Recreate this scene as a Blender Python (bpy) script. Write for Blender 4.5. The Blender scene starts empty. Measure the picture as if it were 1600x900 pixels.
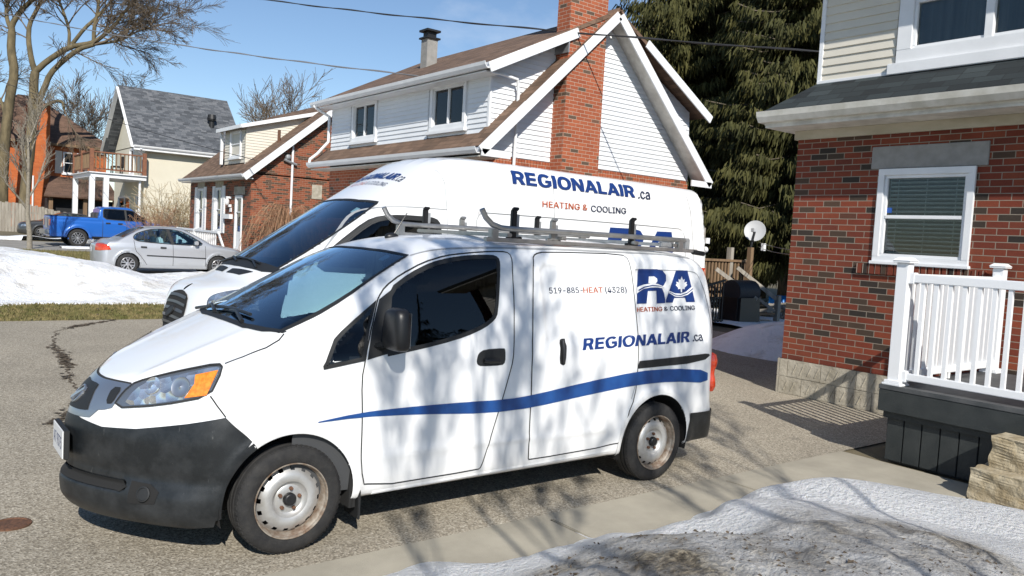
import bpy, bmesh, math, random
import numpy as np
from mathutils import Vector, Matrix
from mathutils.geometry import delaunay_2d_cdt, tessellate_polygon

# ------------------------------------------------------------------ camera, sky, sun, exposure
sc = bpy.context.scene
COL = sc.collection
cd = bpy.data.cameras.new('camera'); cam = bpy.data.objects.new('camera', cd); COL.objects.link(cam)
YAW, PITCH, ROLL, FPX = math.radians(-127.83593), math.radians(-3.43808), math.radians(3.27405), 1253.545
fw = Vector((math.cos(PITCH)*math.cos(YAW), math.cos(PITCH)*math.sin(YAW), math.sin(PITCH)))
rt = fw.cross(Vector((0, 0, 1))).normalized(); up = rt.cross(fw)
r2 = rt*math.cos(ROLL)+up*math.sin(ROLL); u2 = -rt*math.sin(ROLL)+up*math.cos(ROLL)
M = Matrix((r2, u2, -fw)).transposed().to_4x4(); M.translation = Vector((1.7456, 4.9634, 1.7920))
cam.matrix_world = M
cd.sensor_width = 36; cd.lens = FPX/1600*36; cd.clip_start = .05; cd.clip_end = 2000
sc.camera = cam
SUN = Vector((.574, 1.262, 1.0)).normalized()
w = bpy.data.worlds.new('World'); sc.world = w; w.use_nodes = True
nt = w.node_tree; bg = nt.nodes['Background']
sky = nt.nodes.new('ShaderNodeTexSky'); sky.sky_type = 'NISHITA'; sky.sun_disc = False
sky.sun_elevation = math.asin(SUN.z); sky.sun_rotation = math.atan2(SUN.x, SUN.y)
sky.altitude = 300; sky.air_density = 1.0; sky.dust_density = .0; sky.ozone_density = 3.2
# thin fair-weather clouds low in the sky, part of the sky itself
tc = nt.nodes.new('ShaderNodeTexCoord'); mp = nt.nodes.new('ShaderNodeMapping'); mp.inputs['Scale'].default_value = (1, 1, 2.2)
nz = nt.nodes.new('ShaderNodeTexNoise'); nz.inputs['Scale'].default_value = 2.6; nz.inputs['Detail'].default_value = 7; nz.inputs['Roughness'].default_value = .58
rp = nt.nodes.new('ShaderNodeValToRGB'); rp.color_ramp.elements[0].position = .60; rp.color_ramp.elements[1].position = .90
rp.color_ramp.elements[0].color = (0, 0, 0, 1); rp.color_ramp.elements[1].color = (.55, .55, .55, 1)
mx = nt.nodes.new('ShaderNodeMix'); mx.data_type = 'RGBA'; mx.inputs['B'].default_value = (9, 9.2, 9.6, 1)
nt.links.new(tc.outputs['Generated'], mp.inputs['Vector']); nt.links.new(mp.outputs[0], nz.inputs['Vector'])
nt.links.new(nz.outputs['Fac'], rp.inputs[0]); nt.links.new(rp.outputs['Color'], mx.inputs['Factor'])
nt.links.new(sky.outputs[0], mx.inputs['A']); nt.links.new(mx.outputs['Result'], bg.inputs['Color'])
bg.inputs['Strength'].default_value = .105
sl = bpy.data.lights.new('sun', 'SUN'); sl.energy = 5.0; sl.angle = math.radians(.5); sl.color = (1, .95, .87)
so = bpy.data.objects.new('sun', sl); COL.objects.link(so); so.rotation_euler = (-SUN).to_track_quat('-Z', 'Y').to_euler(); so.location = SUN*60
sc.view_settings.view_transform = 'Standard'; sc.view_settings.look = 'None'; sc.view_settings.gamma = 1
sc.view_settings.use_curve_mapping = False
sc.view_settings.exposure = .20
sc.cycles.max_bounces = 8; sc.cycles.transparent_max_bounces = 16

rnd = random.Random(7); nrs = np.random.RandomState(5)
# ------------------------------------------------------------------ materials
def base_nodes(name):
    m = bpy.data.materials.new(name); m.use_nodes = True
    return m, m.node_tree, m.node_tree.nodes['Principled BSDF']
def c4(c): return (c[0], c[1], c[2], 1)
def N(nt, kind, **kw):
    n = nt.nodes.new('ShaderNode'+kind)
    for k, v in kw.items():
        if k in n.inputs: n.inputs[k].default_value = v
        else: setattr(n, k, v)
    return n
def ramp(nt, fac, stops):
    r = nt.nodes.new('ShaderNodeValToRGB'); e = r.color_ramp.elements
    while len(e) < len(stops): e.new(.5)
    for k, (p, c) in enumerate(stops): e[k].position = p; e[k].color = c4(c) if len(c) == 3 else c
    nt.links.new(fac, r.inputs[0]); return r.outputs['Color']
def mix(nt, f, a, b, mode='MIX'):
    m = nt.nodes.new('ShaderNodeMix'); m.data_type = 'RGBA'; m.blend_type = mode
    for s, v in (('Factor', f), ('A', a), ('B', b)):
        if hasattr(v, 'node'): nt.links.new(v, m.inputs[s])
        elif s == 'Factor': m.inputs[s].default_value = v
        else: m.inputs[s].default_value = c4(v)
    return m.outputs['Result']
def noise(nt, scale, detail=4, rough=.55, coord='Object', stretch=None, dist=0):
    t = nt.nodes.new('ShaderNodeTexCoord'); n = N(nt, 'TexNoise', Scale=scale, Detail=detail, Roughness=rough, Distortion=dist)
    src = t.outputs[coord]
    if stretch:
        mp = nt.nodes.new('ShaderNodeMapping'); mp.inputs['Scale'].default_value = stretch
        nt.links.new(src, mp.inputs['Vector']); src = mp.outputs[0]
    nt.links.new(src, n.inputs['Vector']); return n.outputs['Fac']
def bump(nt, b, h, strength, dist):
    n = N(nt, 'Bump', Strength=strength, Distance=dist); nt.links.new(h, n.inputs['Height'])
    nt.links.new(n.outputs[0], b.inputs['Normal']); return n
def simple(name, c, rough=.5, metal=0, c2=None, scale=6, bmp=0, bscale=60, coat=0, stretch=None, lo=.35, hi=.65, spec=None):
    m, nt, b = base_nodes(name)
    b.inputs['Roughness'].default_value = rough; b.inputs['Metallic'].default_value = metal; b.inputs['Coat Weight'].default_value = coat
    b.inputs['Coat Roughness'].default_value = .04
    if spec is not None: b.inputs['Specular IOR Level'].default_value = spec
    if c2 is None: b.inputs['Base Color'].default_value = c4(c)
    else:
        nt.links.new(ramp(nt, noise(nt, scale, 6, .6, stretch=stretch), [(lo, c), (hi, c2)]), b.inputs['Base Color'])
    if bmp: bump(nt, b, noise(nt, bscale, 5, .6, stretch=stretch), bmp, .02)
    return m
def brick(name, tones, mortar, bw=.225, bh=.0735, mw=.010, dirt=.25):
    """running bond on the UV (metres); every brick draws its tone from the list"""
    m, nt, b = base_nodes(name); uv = N(nt, 'UVMap')
    t = N(nt, 'TexBrick', Scale=1, **{'Mortar Size': mw/2, 'Mortar Smooth': .15, 'Brick Width': bw, 'Row Height': bh, 'Color1': (0, 0, 0, 1), 'Color2': (1, 1, 1, 1), 'Mortar': (.5, .5, .5, 1)})
    t.offset = .5; nt.links.new(uv.outputs[0], t.inputs['Vector'])
    col = ramp(nt, t.outputs['Color'], tones)
    n1 = noise(nt, 55, 4, .6); col = mix(nt, .35, col, ramp(nt, n1, [(.3, (.35, .35, .35)), (.7, (.65, .65, .65))]), 'OVERLAY')
    n2 = noise(nt, 1.3, 5, .6); col = mix(nt, dirt, col, ramp(nt, n2, [(.3, (.3, .3, .3)), (.7, (.7, .7, .7))]), 'OVERLAY')
    mcol = mix(nt, noise(nt, 8, 4), tuple(x*.75 for x in mortar), mortar)
    nt.links.new(mix(nt, t.outputs['Fac'], col, mcol), b.inputs['Base Color']); b.inputs['Roughness'].default_value = .88
    inv = N(nt, 'Math', operation='MULTIPLY_ADD'); inv.inputs[1].default_value = -1; nt.links.new(t.outputs['Fac'], inv.inputs[0])
    nt.links.new(mix_f(nt, n1, .25), inv.inputs[2])
    bump(nt, b, inv.outputs[0], .6, .008)
    return m
def mix_f(nt, sock, k):
    n = N(nt, 'Math', operation='MULTIPLY'); n.inputs[1].default_value = k; nt.links.new(sock, n.inputs[0]); return n.outputs[0]
def shingle(name, tones, bw=.30, bh=.14):
    m, nt, b = base_nodes(name); uv = N(nt, 'UVMap')
    t = N(nt, 'TexBrick', Scale=1, **{'Mortar Size': .004, 'Mortar Smooth': .3, 'Brick Width': bw, 'Row Height': bh, 'Color1': (0, 0, 0, 1), 'Color2': (1, 1, 1, 1), 'Mortar': (0, 0, 0, 1)})
    t.offset = .37; t.offset_frequency = 3; nt.links.new(uv.outputs[0], t.inputs['Vector'])
    col = ramp(nt, t.outputs['Color'], tones)
    col = mix(nt, .5, col, ramp(nt, noise(nt, 160, 2, .7), [(.3, (.3, .3, .3)), (.7, (.7, .7, .7))]), 'OVERLAY')
    col = mix(nt, .3, col, ramp(nt, noise(nt, .8, 4, .6), [(.3, (.35, .35, .35)), (.7, (.65, .65, .65))]), 'OVERLAY')
    dk = tuple(x*.35 for x in tones[0][1])
    nt.links.new(mix(nt, t.outputs['Fac'], col, dk), b.inputs['Base Color']); b.inputs['Roughness'].default_value = .95
    # each course tilts up towards its lower edge
    sp = N(nt, 'SeparateXYZ'); nt.links.new(uv.outputs[0], sp.inputs[0])
    md = N(nt, 'Math', operation='MODULO'); md.inputs[1].default_value = bh; nt.links.new(sp.outputs['Y'], md.inputs[0])
    mm = N(nt, 'Math', operation='MULTIPLY_ADD'); mm.inputs[1].default_value = -6; nt.links.new(md.outputs[0], mm.inputs[0]); nt.links.new(mix_f(nt, t.outputs['Color'], .5), mm.inputs[2])
    bump(nt, b, mm.outputs[0], .7, .012)
    return m
def glass(name, tint, rough=.0, boost=1.0, c=None):
    """a pane: sees through with a tint and mirrors the sky by Fresnel, its strength and colour adjustable"""
    m = bpy.data.materials.new(name); m.use_nodes = True; nt = m.node_tree; nt.nodes.remove(nt.nodes['Principled BSDF'])
    out = nt.nodes['Material Output']; tr = N(nt, 'BsdfTransparent'); tr.inputs[0].default_value = c4(tint)
    gl = N(nt, 'BsdfGlossy'); gl.inputs['Roughness'].default_value = rough; gl.inputs['Color'].default_value = c4(c or (1, 1, 1))
    fr = N(nt, 'Fresnel', IOR=1.5); k = mix_f(nt, fr.outputs[0], boost); ms = N(nt, 'MixShader')
    nt.links.new(k, ms.inputs[0]); nt.links.new(tr.outputs[0], ms.inputs[1]); nt.links.new(gl.outputs[0], ms.inputs[2]); nt.links.new(ms.outputs[0], out.inputs[0])
    return m
def paint(name, c, flake=0, rough=.3, dirt=.0, coat=.6):
    m, nt, b = base_nodes(name); col = c
    if dirt:   # road film that gathers low on the body, thrown up as streaks
        t = N(nt, 'TexCoord'); sp = N(nt, 'SeparateXYZ'); nt.links.new(t.outputs['Object'], sp.inputs[0])
        r = ramp(nt, sp.outputs['Z'], [(.18, (1, 1, 1)), (.75, (0, 0, 0))])
        f = mix(nt, 1.0, r, noise(nt, 5, 7, .65), 'MULTIPLY')
        f2 = N(nt, 'Math', operation='MULTIPLY'); f2.inputs[1].default_value = dirt; nt.links.new(f, f2.inputs[0])
        col = mix(nt, f2.outputs[0], c, (.34, .31, .26))
        nt.links.new(col, b.inputs['Base Color'])
    else: b.inputs['Base Color'].default_value = c4(c)
    b.inputs['Roughness'].default_value = rough; b.inputs['Metallic'].default_value = flake
    b.inputs['Coat Weight'].default_value = coat; b.inputs['Coat Roughness'].default_value = .05
    return m

def scuffed(name):
    m, nt, b = base_nodes(name)
    col = ramp(nt, noise(nt, 6, 8, .68), [(.42, (.010, .012, .014)), (.75, (.035, .038, .041))])
    for st, lo in (((14, 14, 2.2), .66), ((3, 16, 16), .69), ((40, 40, 5), .70)):
        col = mix(nt, ramp(nt, noise(nt, 2.4, 6, .7, stretch=st, dist=.4), [(lo, (0, 0, 0)), (lo+.07, (.55, .55, .55))]), col, (.15, .15, .145))
    nt.links.new(col, b.inputs['Base Color']); b.inputs['Roughness'].default_value = .40
    bump(nt, b, noise(nt, 260, 3, .6), .12, .01); return m
def lens_mat():
    # clear cover over faceted chrome
    m, nt, b = base_nodes('lamp lens'); v = N(nt, 'TexVoronoi', Scale=15); t = N(nt, 'TexCoord'); nt.links.new(t.outputs['Object'], v.inputs['Vector'])
    nt.links.new(ramp(nt, v.outputs['Color'], [(.1, (.45, .48, .52)), (.6, (.70, .73, .76)), (.9, (.9, .92, .93))]), b.inputs['Base Color'])
    b.inputs['Metallic'].default_value = .85; b.inputs['Roughness'].default_value = .16; b.inputs['Coat Weight'].default_value = 1
    bump(nt, b, v.outputs['Distance'], .9, .03); return m
MT = {}
MT['van_white'] = paint('white van paint', (.80, .81, .82), 0, .35, .35)
MT['van_white2'] = paint('white van paint, washed', (.80, .81, .82), 0, .35, .15)
MT['silver'] = paint('silver paint', (.50, .52, .55), .55, .36, .3)
MT['blue_paint'] = paint('bright blue paint', (.012, .115, .46), .15, .35, .1)
MT['dark_paint'] = paint('dark grey paint', (.05, .052, .055), .3, .3, .2)
MT['bumper'] = scuffed('worn black bumper plastic')
MT['black'] = simple('black plastic', (.012, .012, .013), .4)
MT['trim'] = simple('matt black trim', (.014, .015, .016), .6)
MT['gap'] = simple('panel gap', (.02, .02, .02), .8)
MT['seam_crease'] = simple('joint grey and crease shade', (.33, .34, .35), .6)  # flat grey strokes: real joints, and crease shade drawn as colour
MT['liner'] = simple('underbody', (.012, .012, .012), .95)
MT['interior'] = simple('cabin trim', (.05, .052, .055), .7)
MT['dash'] = simple('dash plastic', (.03, .032, .035), .6)
MT['seat'] = simple('seat cloth', (.045, .045, .05), .9, c2=(.07, .07, .075), scale=90)
MT['glass_ws'] = glass('windscreen', (.55, .74, .80), 0, 2.0, (.72, .87, 1))  # mirroring boosted and tinted blue to deepen the sky's reflection
MT['glass_dark'] = glass('tinted side glass', (.10, .11, .12))
MT['glass_house'] = glass('window pane', (.72, .76, .76), 0, 1.0)
MT['rubber'] = simple('tyre rubber', (.011, .011, .012), .8, c2=(.026, .025, .024), scale=14, bmp=.3, bscale=120)
MT['steel'] = simple('silver steel wheel', (.50, .50, .49), .42, .55, c2=(.30, .28, .25), scale=9, lo=.45, hi=.85)
MT['steel_edge'] = simple('rusty rim lip', (.42, .38, .32), .55, .4, c2=(.17, .10, .06), scale=16)
MT['rust'] = simple('rusty bolt', (.16, .075, .04), .85, c2=(.07, .035, .02), scale=60)
MT['alloy'] = simple('alloy', (.55, .55, .56), .3, .9)
MT['aluminium'] = simple('dull aluminium tube', (.52, .51, .49), .38, .85, c2=(.40, .39, .37), scale=12)
MT['chrome'] = simple('satin chrome', (.44, .46, .49), .30, .85)
MT['lens'] = lens_mat()
MT['lens_dark'] = simple('lamp bezel', (.16, .18, .21), .2, .5, coat=1)
MT['amber'] = simple('amber lens', (.72, .17, .01), .15, c2=(.9, .3, .03), scale=50, coat=1)
MT['red_lens'] = simple('red lens', (.42, .03, .008), .12, c2=(.6, .06, .015), scale=30, coat=1)
MT['plate'] = simple('plate white', (.68, .69, .70), .4)
MT['navy'] = simple('navy vinyl', (.008, .035, .165), .4)
MT['stripe'] = simple('blue vinyl stripe', (.010, .055, .22), .4, c2=(.014, .075, .26), scale=9)
MT['rust_text'] = simple('rust red vinyl', (.42, .09, .03), .4)
MT['dark_text'] = simple('dark vinyl', (.025, .035, .07), .4)
MT['vinyl_white'] = simple('white vinyl', (.80, .81, .82), .4)
rb = [(0, (.020, .015, .012)), (.14, (.045, .03, .02)), (.235, (.07, .038, .022)), (.25, (.13, .024, .011)), (.5, (.165, .030, .012)), (.78, (.20, .044, .018)), (1, (.115, .024, .012))]
MT['brick_near'] = brick('red brick near', rb, (.29, .245, .19), dirt=.45)
MT['brick_chim'] = brick('chimney brick', [(0, (.09, .06, .04)), (.09, (.11, .07, .045)), (.14, (.30, .075, .030)), (.6, (.36, .10, .042)), (1, (.27, .065, .026))], (.50, .40, .31), .215, .0745)
MT['brick_cot'] = brick('cottage brick', [(0, (.06, .035, .022)), (.32, (.09, .05, .03)), (.38, (.21, .055, .022)), (.7, (.27, .08, .035)), (1, (.19, .05, .022))], (.36, .27, .2))
MT['brick_orange'] = brick('orange brick', [(0, (.42, .10, .025)), (.5, (.48, .13, .035)), (1, (.40, .09, .02))], (.42, .18, .09), dirt=.4)
MT['soldier'] = brick('soldier course brick', rb, (.40, .34, .27), .0745, .23)
MT['shingle_dark'] = shingle('charcoal shingles', [(0, (.008, .012, .014)), (.5, (.019, .027, .030)), (1, (.034, .045, .048))])
MT['shingle_brown'] = shingle('brown shingles', [(0, (.10, .062, .040)), (.5, (.15, .092, .06)), (1, (.19, .12, .08))])
MT['shingle_grey'] = shingle('grey shingles', [(0, (.055, .06, .068)), (.5, (.10, .108, .12)), (1, (.15, .155, .165))])
MT['shingle_brown2'] = shingle('old brown shingles', [(0, (.10, .06, .04)), (1, (.16, .095, .065))])
MT['siding_white'] = simple('white siding', (.76, .78, .80), .5, c2=(.70, .72, .74), scale=1.2)
MT['siding_cream'] = simple('cream siding', (.66, .62, .53), .5, c2=(.60, .565, .48), scale=1.5)
MT['white_trim'] = simple('white trim', (.78, .79, .80), .4, c2=(.72, .73, .74), scale=3)
MT['vinyl_rail'] = simple('white vinyl railing', (.80, .81, .82), .35)
MT['soffit'] = simple('soffit', (.70, .68, .62), .6, c2=(.50, .48, .43), scale=4)
MT['gutter_cream'] = simple('weathered cream gutter', (.68, .66, .60), .45, c2=(.52, .50, .43), scale=5)
MT['frieze'] = simple('stained frieze board', (.52, .47, .37), .7, c2=(.36, .32, .23), scale=3, stretch=(1, .4, 1))
MT['stucco'] = simple('cream stucco', (.64, .60, .49), .9, c2=(.60, .56, .45), scale=1, bmp=.3, bscale=30)
MT['lintel'] = simple('concrete lintel', (.30, .29, .275), .9, c2=(.24, .235, .22), scale=8, bmp=.2, bscale=80)
MT['stone'] = simple('pale stone block', (.46, .42, .34), .95, c2=(.30, .27, .21), scale=6, bmp=.6, bscale=18)
MT['step_stone'] = simple('rock face step', (.44, .38, .27), .95, c2=(.28, .22, .13), scale=9, bmp=.9, bscale=22)
MT['deck_dark'] = simple('dark stained deck', (.020, .025, .026), .6, c2=(.035, .04, .04), scale=5, bmp=.15, bscale=60)
MT['deck_top'] = simple('deck boards', (.05, .055, .058), .65, c2=(.085, .088, .09), scale=6)
MT['wood'] = simple('weathered cedar', (.24, .155, .085), .85, c2=(.15, .095, .055), scale=9, stretch=(1, 1, .15))
MT['wood_grey'] = simple('grey fence wood', (.36, .33, .28), .9, c2=(.23, .205, .17), scale=8, stretch=(1, 1, .12))
MT['wood_red'] = simple('red-brown balcony wood', (.24, .10, .05), .8, c2=(.17, .07, .04), scale=7)
MT['bark'] = simple('grey bark', (.16, .13, .095), .95, c2=(.07, .06, .042), scale=9, bmp=.8, bscale=22, stretch=(1, 1, .3))
MT['bark_moss'] = simple('mossy bark', (.17, .135, .075), .95, c2=(.08, .065, .036), scale=5, bmp=.8, bscale=18, stretch=(1, 1, .35))
MT['bark_pale'] = simple('pale young bark', (.30, .27, .215), .9, c2=(.20, .175, .14), scale=14)
MT['twig'] = simple('twigs', (.15, .115, .08), .9)
MT['twig_tan'] = simple('tan stems', (.40, .32, .19), .9, c2=(.28, .21, .12), scale=9)
MT['twig_red'] = simple('weeping stems', (.24, .13, .07), .9, c2=(.33, .2, .12), scale=6)
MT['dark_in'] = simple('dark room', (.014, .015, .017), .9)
MT['curtain'] = simple('curtain', (.30, .32, .36), .9, c2=(.16, .18, .21), scale=9, stretch=(1, 1, .02))
MT['sheer'] = simple('net curtain', (.42, .43, .44), .9, c2=(.26, .27, .28), scale=14, stretch=(1, 1, .03))
MT['blind'] = simple('blind slat', (.80, .80, .77), .5)
MT['metal_dark'] = simple('dark metal', (.02, .02, .021), .5, .3)
MT['metal_bar'] = simple('grille bar', (.05, .052, .055), .4)
MT['galv'] = simple('galvanised metal', (.45, .46, .47), .5, .6, c2=(.33, .34, .35), scale=5)
MT['dish'] = simple('dish grey', (.46, .47, .48), .5)
MT['tarp'] = simple('blue tarpaulin', (.02, .22, .62), .45)
MT['wire'] = simple('cable', (.03, .03, .032), .6)
MT['wire_light'] = simple('aluminium cable', (.30, .30, .31), .5, .5)
MT['pot'] = simple('terracotta', (.40, .17, .08), .9)
MT['signblue'] = simple('sticker blue', (.02, .09, .35), .5)
def spruce_mat():
    m, nt, b = base_nodes('spruce needles')
    n = noise(nt, .9, 4, .6); k = ramp(nt, n, [(.3, (.028, .032, .010)), (.5, (.058, .058, .017)), (.72, (.105, .096, .028))])
    nt.links.new(k, b.inputs['Base Color']); b.inputs['Roughness'].default_value = .75; b.inputs['Specular IOR Level'].default_value = .25
    return m
MT['needles'] = spruce_mat()
def drive_mat():
    m, nt, b = base_nodes('exposed aggregate drive')
    v = N(nt, 'TexVoronoi', Scale=95); t = N(nt, 'TexCoord'); nt.links.new(t.outputs['Object'], v.inputs['Vector'])
    col = ramp(nt, v.outputs['Color'], [(0, (.13, .11, .08)), (.45, (.30, .262, .20)), (.8, (.41, .37, .295)), (1, (.56, .51, .42))])
    col = mix(nt, .45, col, ramp(nt, noise(nt, 34, 3, .7), [(.35, (.3, .3, .3)), (.65, (.68, .68, .68))]), 'OVERLAY')
    col = mix(nt, .45, col, ramp(nt, noise(nt, .55, 8, .62), [(.3, (.28, .28, .28)), (.7, (.66, .66, .66))]), 'OVERLAY')
    # dark damp, leaf-stained crack lines and a few oil spots
    col = mix(nt, ramp(nt, noise(nt, 1.1, 5, .6, dist=1.0), [(.64, (0, 0, 0)), (.74, (.5, .5, .5))]), col, (.10, .09, .075))
    nt.links.new(col, b.inputs['Base Color']); b.inputs['Roughness'].default_value = .9
    bump(nt, b, v.outputs['Distance'], .55, .006)
    return m
MT['drive'] = drive_mat()
MT['concrete'] = simple('concrete path', (.40, .365, .29), .9, c2=(.29, .265, .21), scale=1.6, bmp=.25, bscale=140)
MT['concrete_grey'] = simple('grey concrete', (.30, .285, .255), .9, c2=(.22, .21, .19), scale=1.2)
MT['crack'] = simple('crack dirt', (.055, .042, .028), .95, c2=(.12, .09, .06), scale=20)
MT['soil'] = simple('winter ground', (.10, .085, .05), .95, c2=(.17, .14, .085), scale=.9, bmp=.5, bscale=14)
MT['lawn'] = simple('winter lawn', (.10, .095, .028), .95, c2=(.21, .17, .075), scale=2.6, bmp=.6, bscale=40)
MT['grass'] = simple('grass blades', (.085, .092, .022), .9, c2=(.24, .19, .085), scale=3)
MT['asphalt'] = simple('street asphalt', (.06, .06, .06), .9, c2=(.09, .09, .088), scale=2)
def snow_mat(name, dirty):
    m, nt, b = base_nodes(name)
    col = ramp(nt, noise(nt, 1.5, 6, .6), [(.3, (.76, .78, .80)), (.65, (.87, .88, .89))])
    if dirty == 1:
        col = mix(nt, ramp(nt, noise(nt, 1.7, 8, .66, dist=.6), [(.52, (0, 0, 0)), (.78, (.8, .8, .8))]), col, (.36, .31, .22))
    if dirty == 2:
        at = N(nt, 'Attribute'); at.attribute_name = 'grime'
        patch = ramp(nt, noise(nt, 2.1, 9, .68, dist=.5), [(.40, (.35, .35, .35)), (.62, (1, 1, 1))])
        g = mix(nt, 1, at.outputs['Color'], patch, 'MULTIPLY'); drift = ramp(nt, noise(nt, 1.9, 7, .7, dist=.8), [(.40, (.30, .26, .20)), (.56, (1, .98, .93))])
        dirtc = ramp(nt, noise(nt, 26, 8, .72), [(.32, (.035, .028, .02)), (.44, (.13, .11, .08)), (.56, (.38, .335, .26)), (.72, (.70, .62, .48))])
        col = mix(nt, g, col, mix(nt, 1, dirtc, drift, 'MULTIPLY'))
        v = N(nt, 'TexVoronoi', Scale=42); t = N(nt, 'TexCoord'); nt.links.new(t.outputs['Object'], v.inputs['Vector'])
        gr = ramp(nt, v.outputs['Distance'], [(.10, (1, 1, 1)), (.17, (0, 0, 0))])
        gr = mix(nt, 1, mix(nt, 1, gr, ramp(nt, noise(nt, 3.5, 4), [(.44, (0, 0, 0)), (.60, (1, 1, 1))]), 'MULTIPLY'), at.outputs['Color'], 'MULTIPLY')
        col = mix(nt, gr, col, (.045, .036, .026))
    nt.links.new(col, b.inputs['Base Color']); b.inputs['Roughness'].default_value = .6
    b.inputs['Subsurface Weight'].default_value = .12; b.inputs['Subsurface Radius'].default_value = (.05, .06, .08); b.inputs['Subsurface Scale'].default_value = .3
    bump(nt, b, noise(nt, 26 if dirty == 2 else 9, 8, .66), 1. if dirty == 2 else .7, .09 if dirty == 2 else .10)
    return m
MT['snow'] = snow_mat('clean snow', 0); MT['snow1'] = snow_mat('settled snow', 1); MT['snow2'] = snow_mat('gritty snow', 2)

# ------------------------------------------------------------------ mesh helpers
class MB:
    """gathers shapes that become one mesh object"""
    def __init__(s): s.v = []; s.f = []
    def add(s, vs, fs):
        k = len(s.v); s.v += [tuple(map(float, p)) for p in vs]; s.f += [tuple(i+k for i in f) for f in fs]; return s
    def box(s, x0, x1, y0, y1, z0, z1):
        return s.add([(x0,y0,z0),(x1,y0,z0),(x1,y1,z0),(x0,y1,z0),(x0,y0,z1),(x1,y0,z1),(x1,y1,z1),(x0,y1,z1)],
                     [(3,2,1,0),(4,5,6,7),(0,1,5,4),(1,2,6,5),(2,3,7,6),(3,0,4,7)])
    def hexa(s, lo, hi):   # two matching quads, lo seen from below
        return s.add(list(lo)+list(hi), [(3,2,1,0),(4,5,6,7),(0,1,5,4),(1,2,6,5),(2,3,7,6),(3,0,4,7)])
    def bar(s, a, b, wdt, hgt, upv=(0,0,1)):
        a, b, upv = Vector(a), Vector(b), Vector(upv); d = (b-a).normalized(); r = d.cross(upv)
        r = Vector((1,0,0)) if r.length < 1e-4 else r.normalized(); u = r.cross(d)
        o = [(-.5,-.5),(.5,-.5),(.5,.5),(-.5,.5)]
        q = lambda p: [p+r*(i*wdt)+u*(j*hgt) for i, j in o]
        return s.add(q(a)+q(b), [(0,1,2,3),(7,6,5,4),(1,0,4,5),(2,1,5,6),(3,2,6,7),(0,3,7,4)])
    def tube(s, pts, rad, n=8, cap=True):
        pts = [Vector(p) for p in pts]; m = len(pts)
        if not hasattr(rad, '__len__'): rad = [rad]*m
        k = len(s.v); ref = None
        for i, p in enumerate(pts):
            d = (pts[min(i+1, m-1)]-pts[max(i-1, 0)]).normalized()
            if ref is None: ref = Vector((0,0,1)) if abs(d.z) < .9 else Vector((1,0,0))
            r = d.cross(ref); r = r.normalized() if r.length > 1e-5 else d.orthogonal().normalized(); u = r.cross(d); ref = u
            for j in range(n):
                a = 2*math.pi*j/n; q = p+(r*math.cos(a)+u*math.sin(a))*rad[i]; s.v.append((q.x, q.y, q.z))
        for i in range(m-1):
            for j in range(n):
                j2 = (j+1) % n; s.f.append((k+i*n+j, k+i*n+j2, k+(i+1)*n+j2, k+(i+1)*n+j))
        if cap and n > 2: s.f.append(tuple(k+j for j in range(n))[::-1]); s.f.append(tuple(k+(m-1)*n+j for j in range(n)))
        return s
    def lathe(s, prof, n=32, M=None, close=False):
        """profile of (radius, along-axis) turned about +y, then placed by M"""
        k = len(s.v); m = len(prof)
        for r, y in prof:
            for j in range(n):
                a = 2*math.pi*j/n; p = Vector((r*math.cos(a), y, r*math.sin(a)))
                if M is not None: p = M @ p
                s.v.append((p.x, p.y, p.z))
        for i in range(m-1):
            for j in range(n):
                j2 = (j+1) % n; s.f.append((k+i*n+j, k+(i+1)*n+j, k+(i+1)*n+j2, k+i*n+j2))
        return s
    def ball(s, c, r, n=10, m=7):
        r = r if hasattr(r, '__len__') else (r, r, r); k = len(s.v)
        for i in range(m+1):
            t = math.pi*i/m
            for j in range(n):
                a = 2*math.pi*j/n; s.v.append((c[0]+r[0]*math.sin(t)*math.cos(a), c[1]+r[1]*math.sin(t)*math.sin(a), c[2]+r[2]*math.cos(t)))
        for i in range(m):
            for j in range(n): s.f.append((k+i*n+j, k+(i+1)*n+j, k+(i+1)*n+(j+1)%n, k+i*n+(j+1)%n))
        return s
    def prism(s, poly, fn, t0, t1):
        """flat outline poly lifted by fn((u,v), t) between t0 and t1"""
        n = len(poly); k = len(s.v)
        for t in (t0, t1):
            for p in poly: s.v.append(tuple(map(float, fn(p, t))))
        tri = tessellate_polygon([[Vector((p[0], p[1], 0)) for p in poly]])
        for a, b, c in tri: s.f.append((k+a, k+b, k+c)); s.f.append((k+n+c, k+n+b, k+n+a))
        for i in range(n): j = (i+1) % n; s.f.append((k+i, k+j, k+n+j, k+n+i))
        return s
    def build(s, name, m, parent=None, smooth=False, bevel=0, fix=True, uv=False, local=False):
        off = Vector((0,0,0)) if (parent is None or local) else world_loc(parent)
        me = bpy.data.meshes.new(name); me.from_pydata([(a-off.x, b-off.y, c-off.z) for a, b, c in s.v], [], s.f)
        if fix or bevel:
            bm = bmesh.new(); bm.from_mesh(me)
            if fix: bmesh.ops.recalc_face_normals(bm, faces=bm.faces)
            if bevel:
                ed = [e for e in bm.edges if len(e.link_faces) == 2 and e.calc_face_angle(0) > .6]
                bmesh.ops.bevel(bm, geom=ed, offset=bevel, segments=2, affect='EDGES', clamp_overlap=True)
            bm.to_mesh(me); bm.free()
        if uv: face_uv(me, off)
        if smooth:
            me.polygons.foreach_set('use_smooth', [True]*len(me.polygons))
            if smooth != 'all': me.set_sharp_from_angle(angle=math.radians(42))
        return link(name, me, m, parent)
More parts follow.
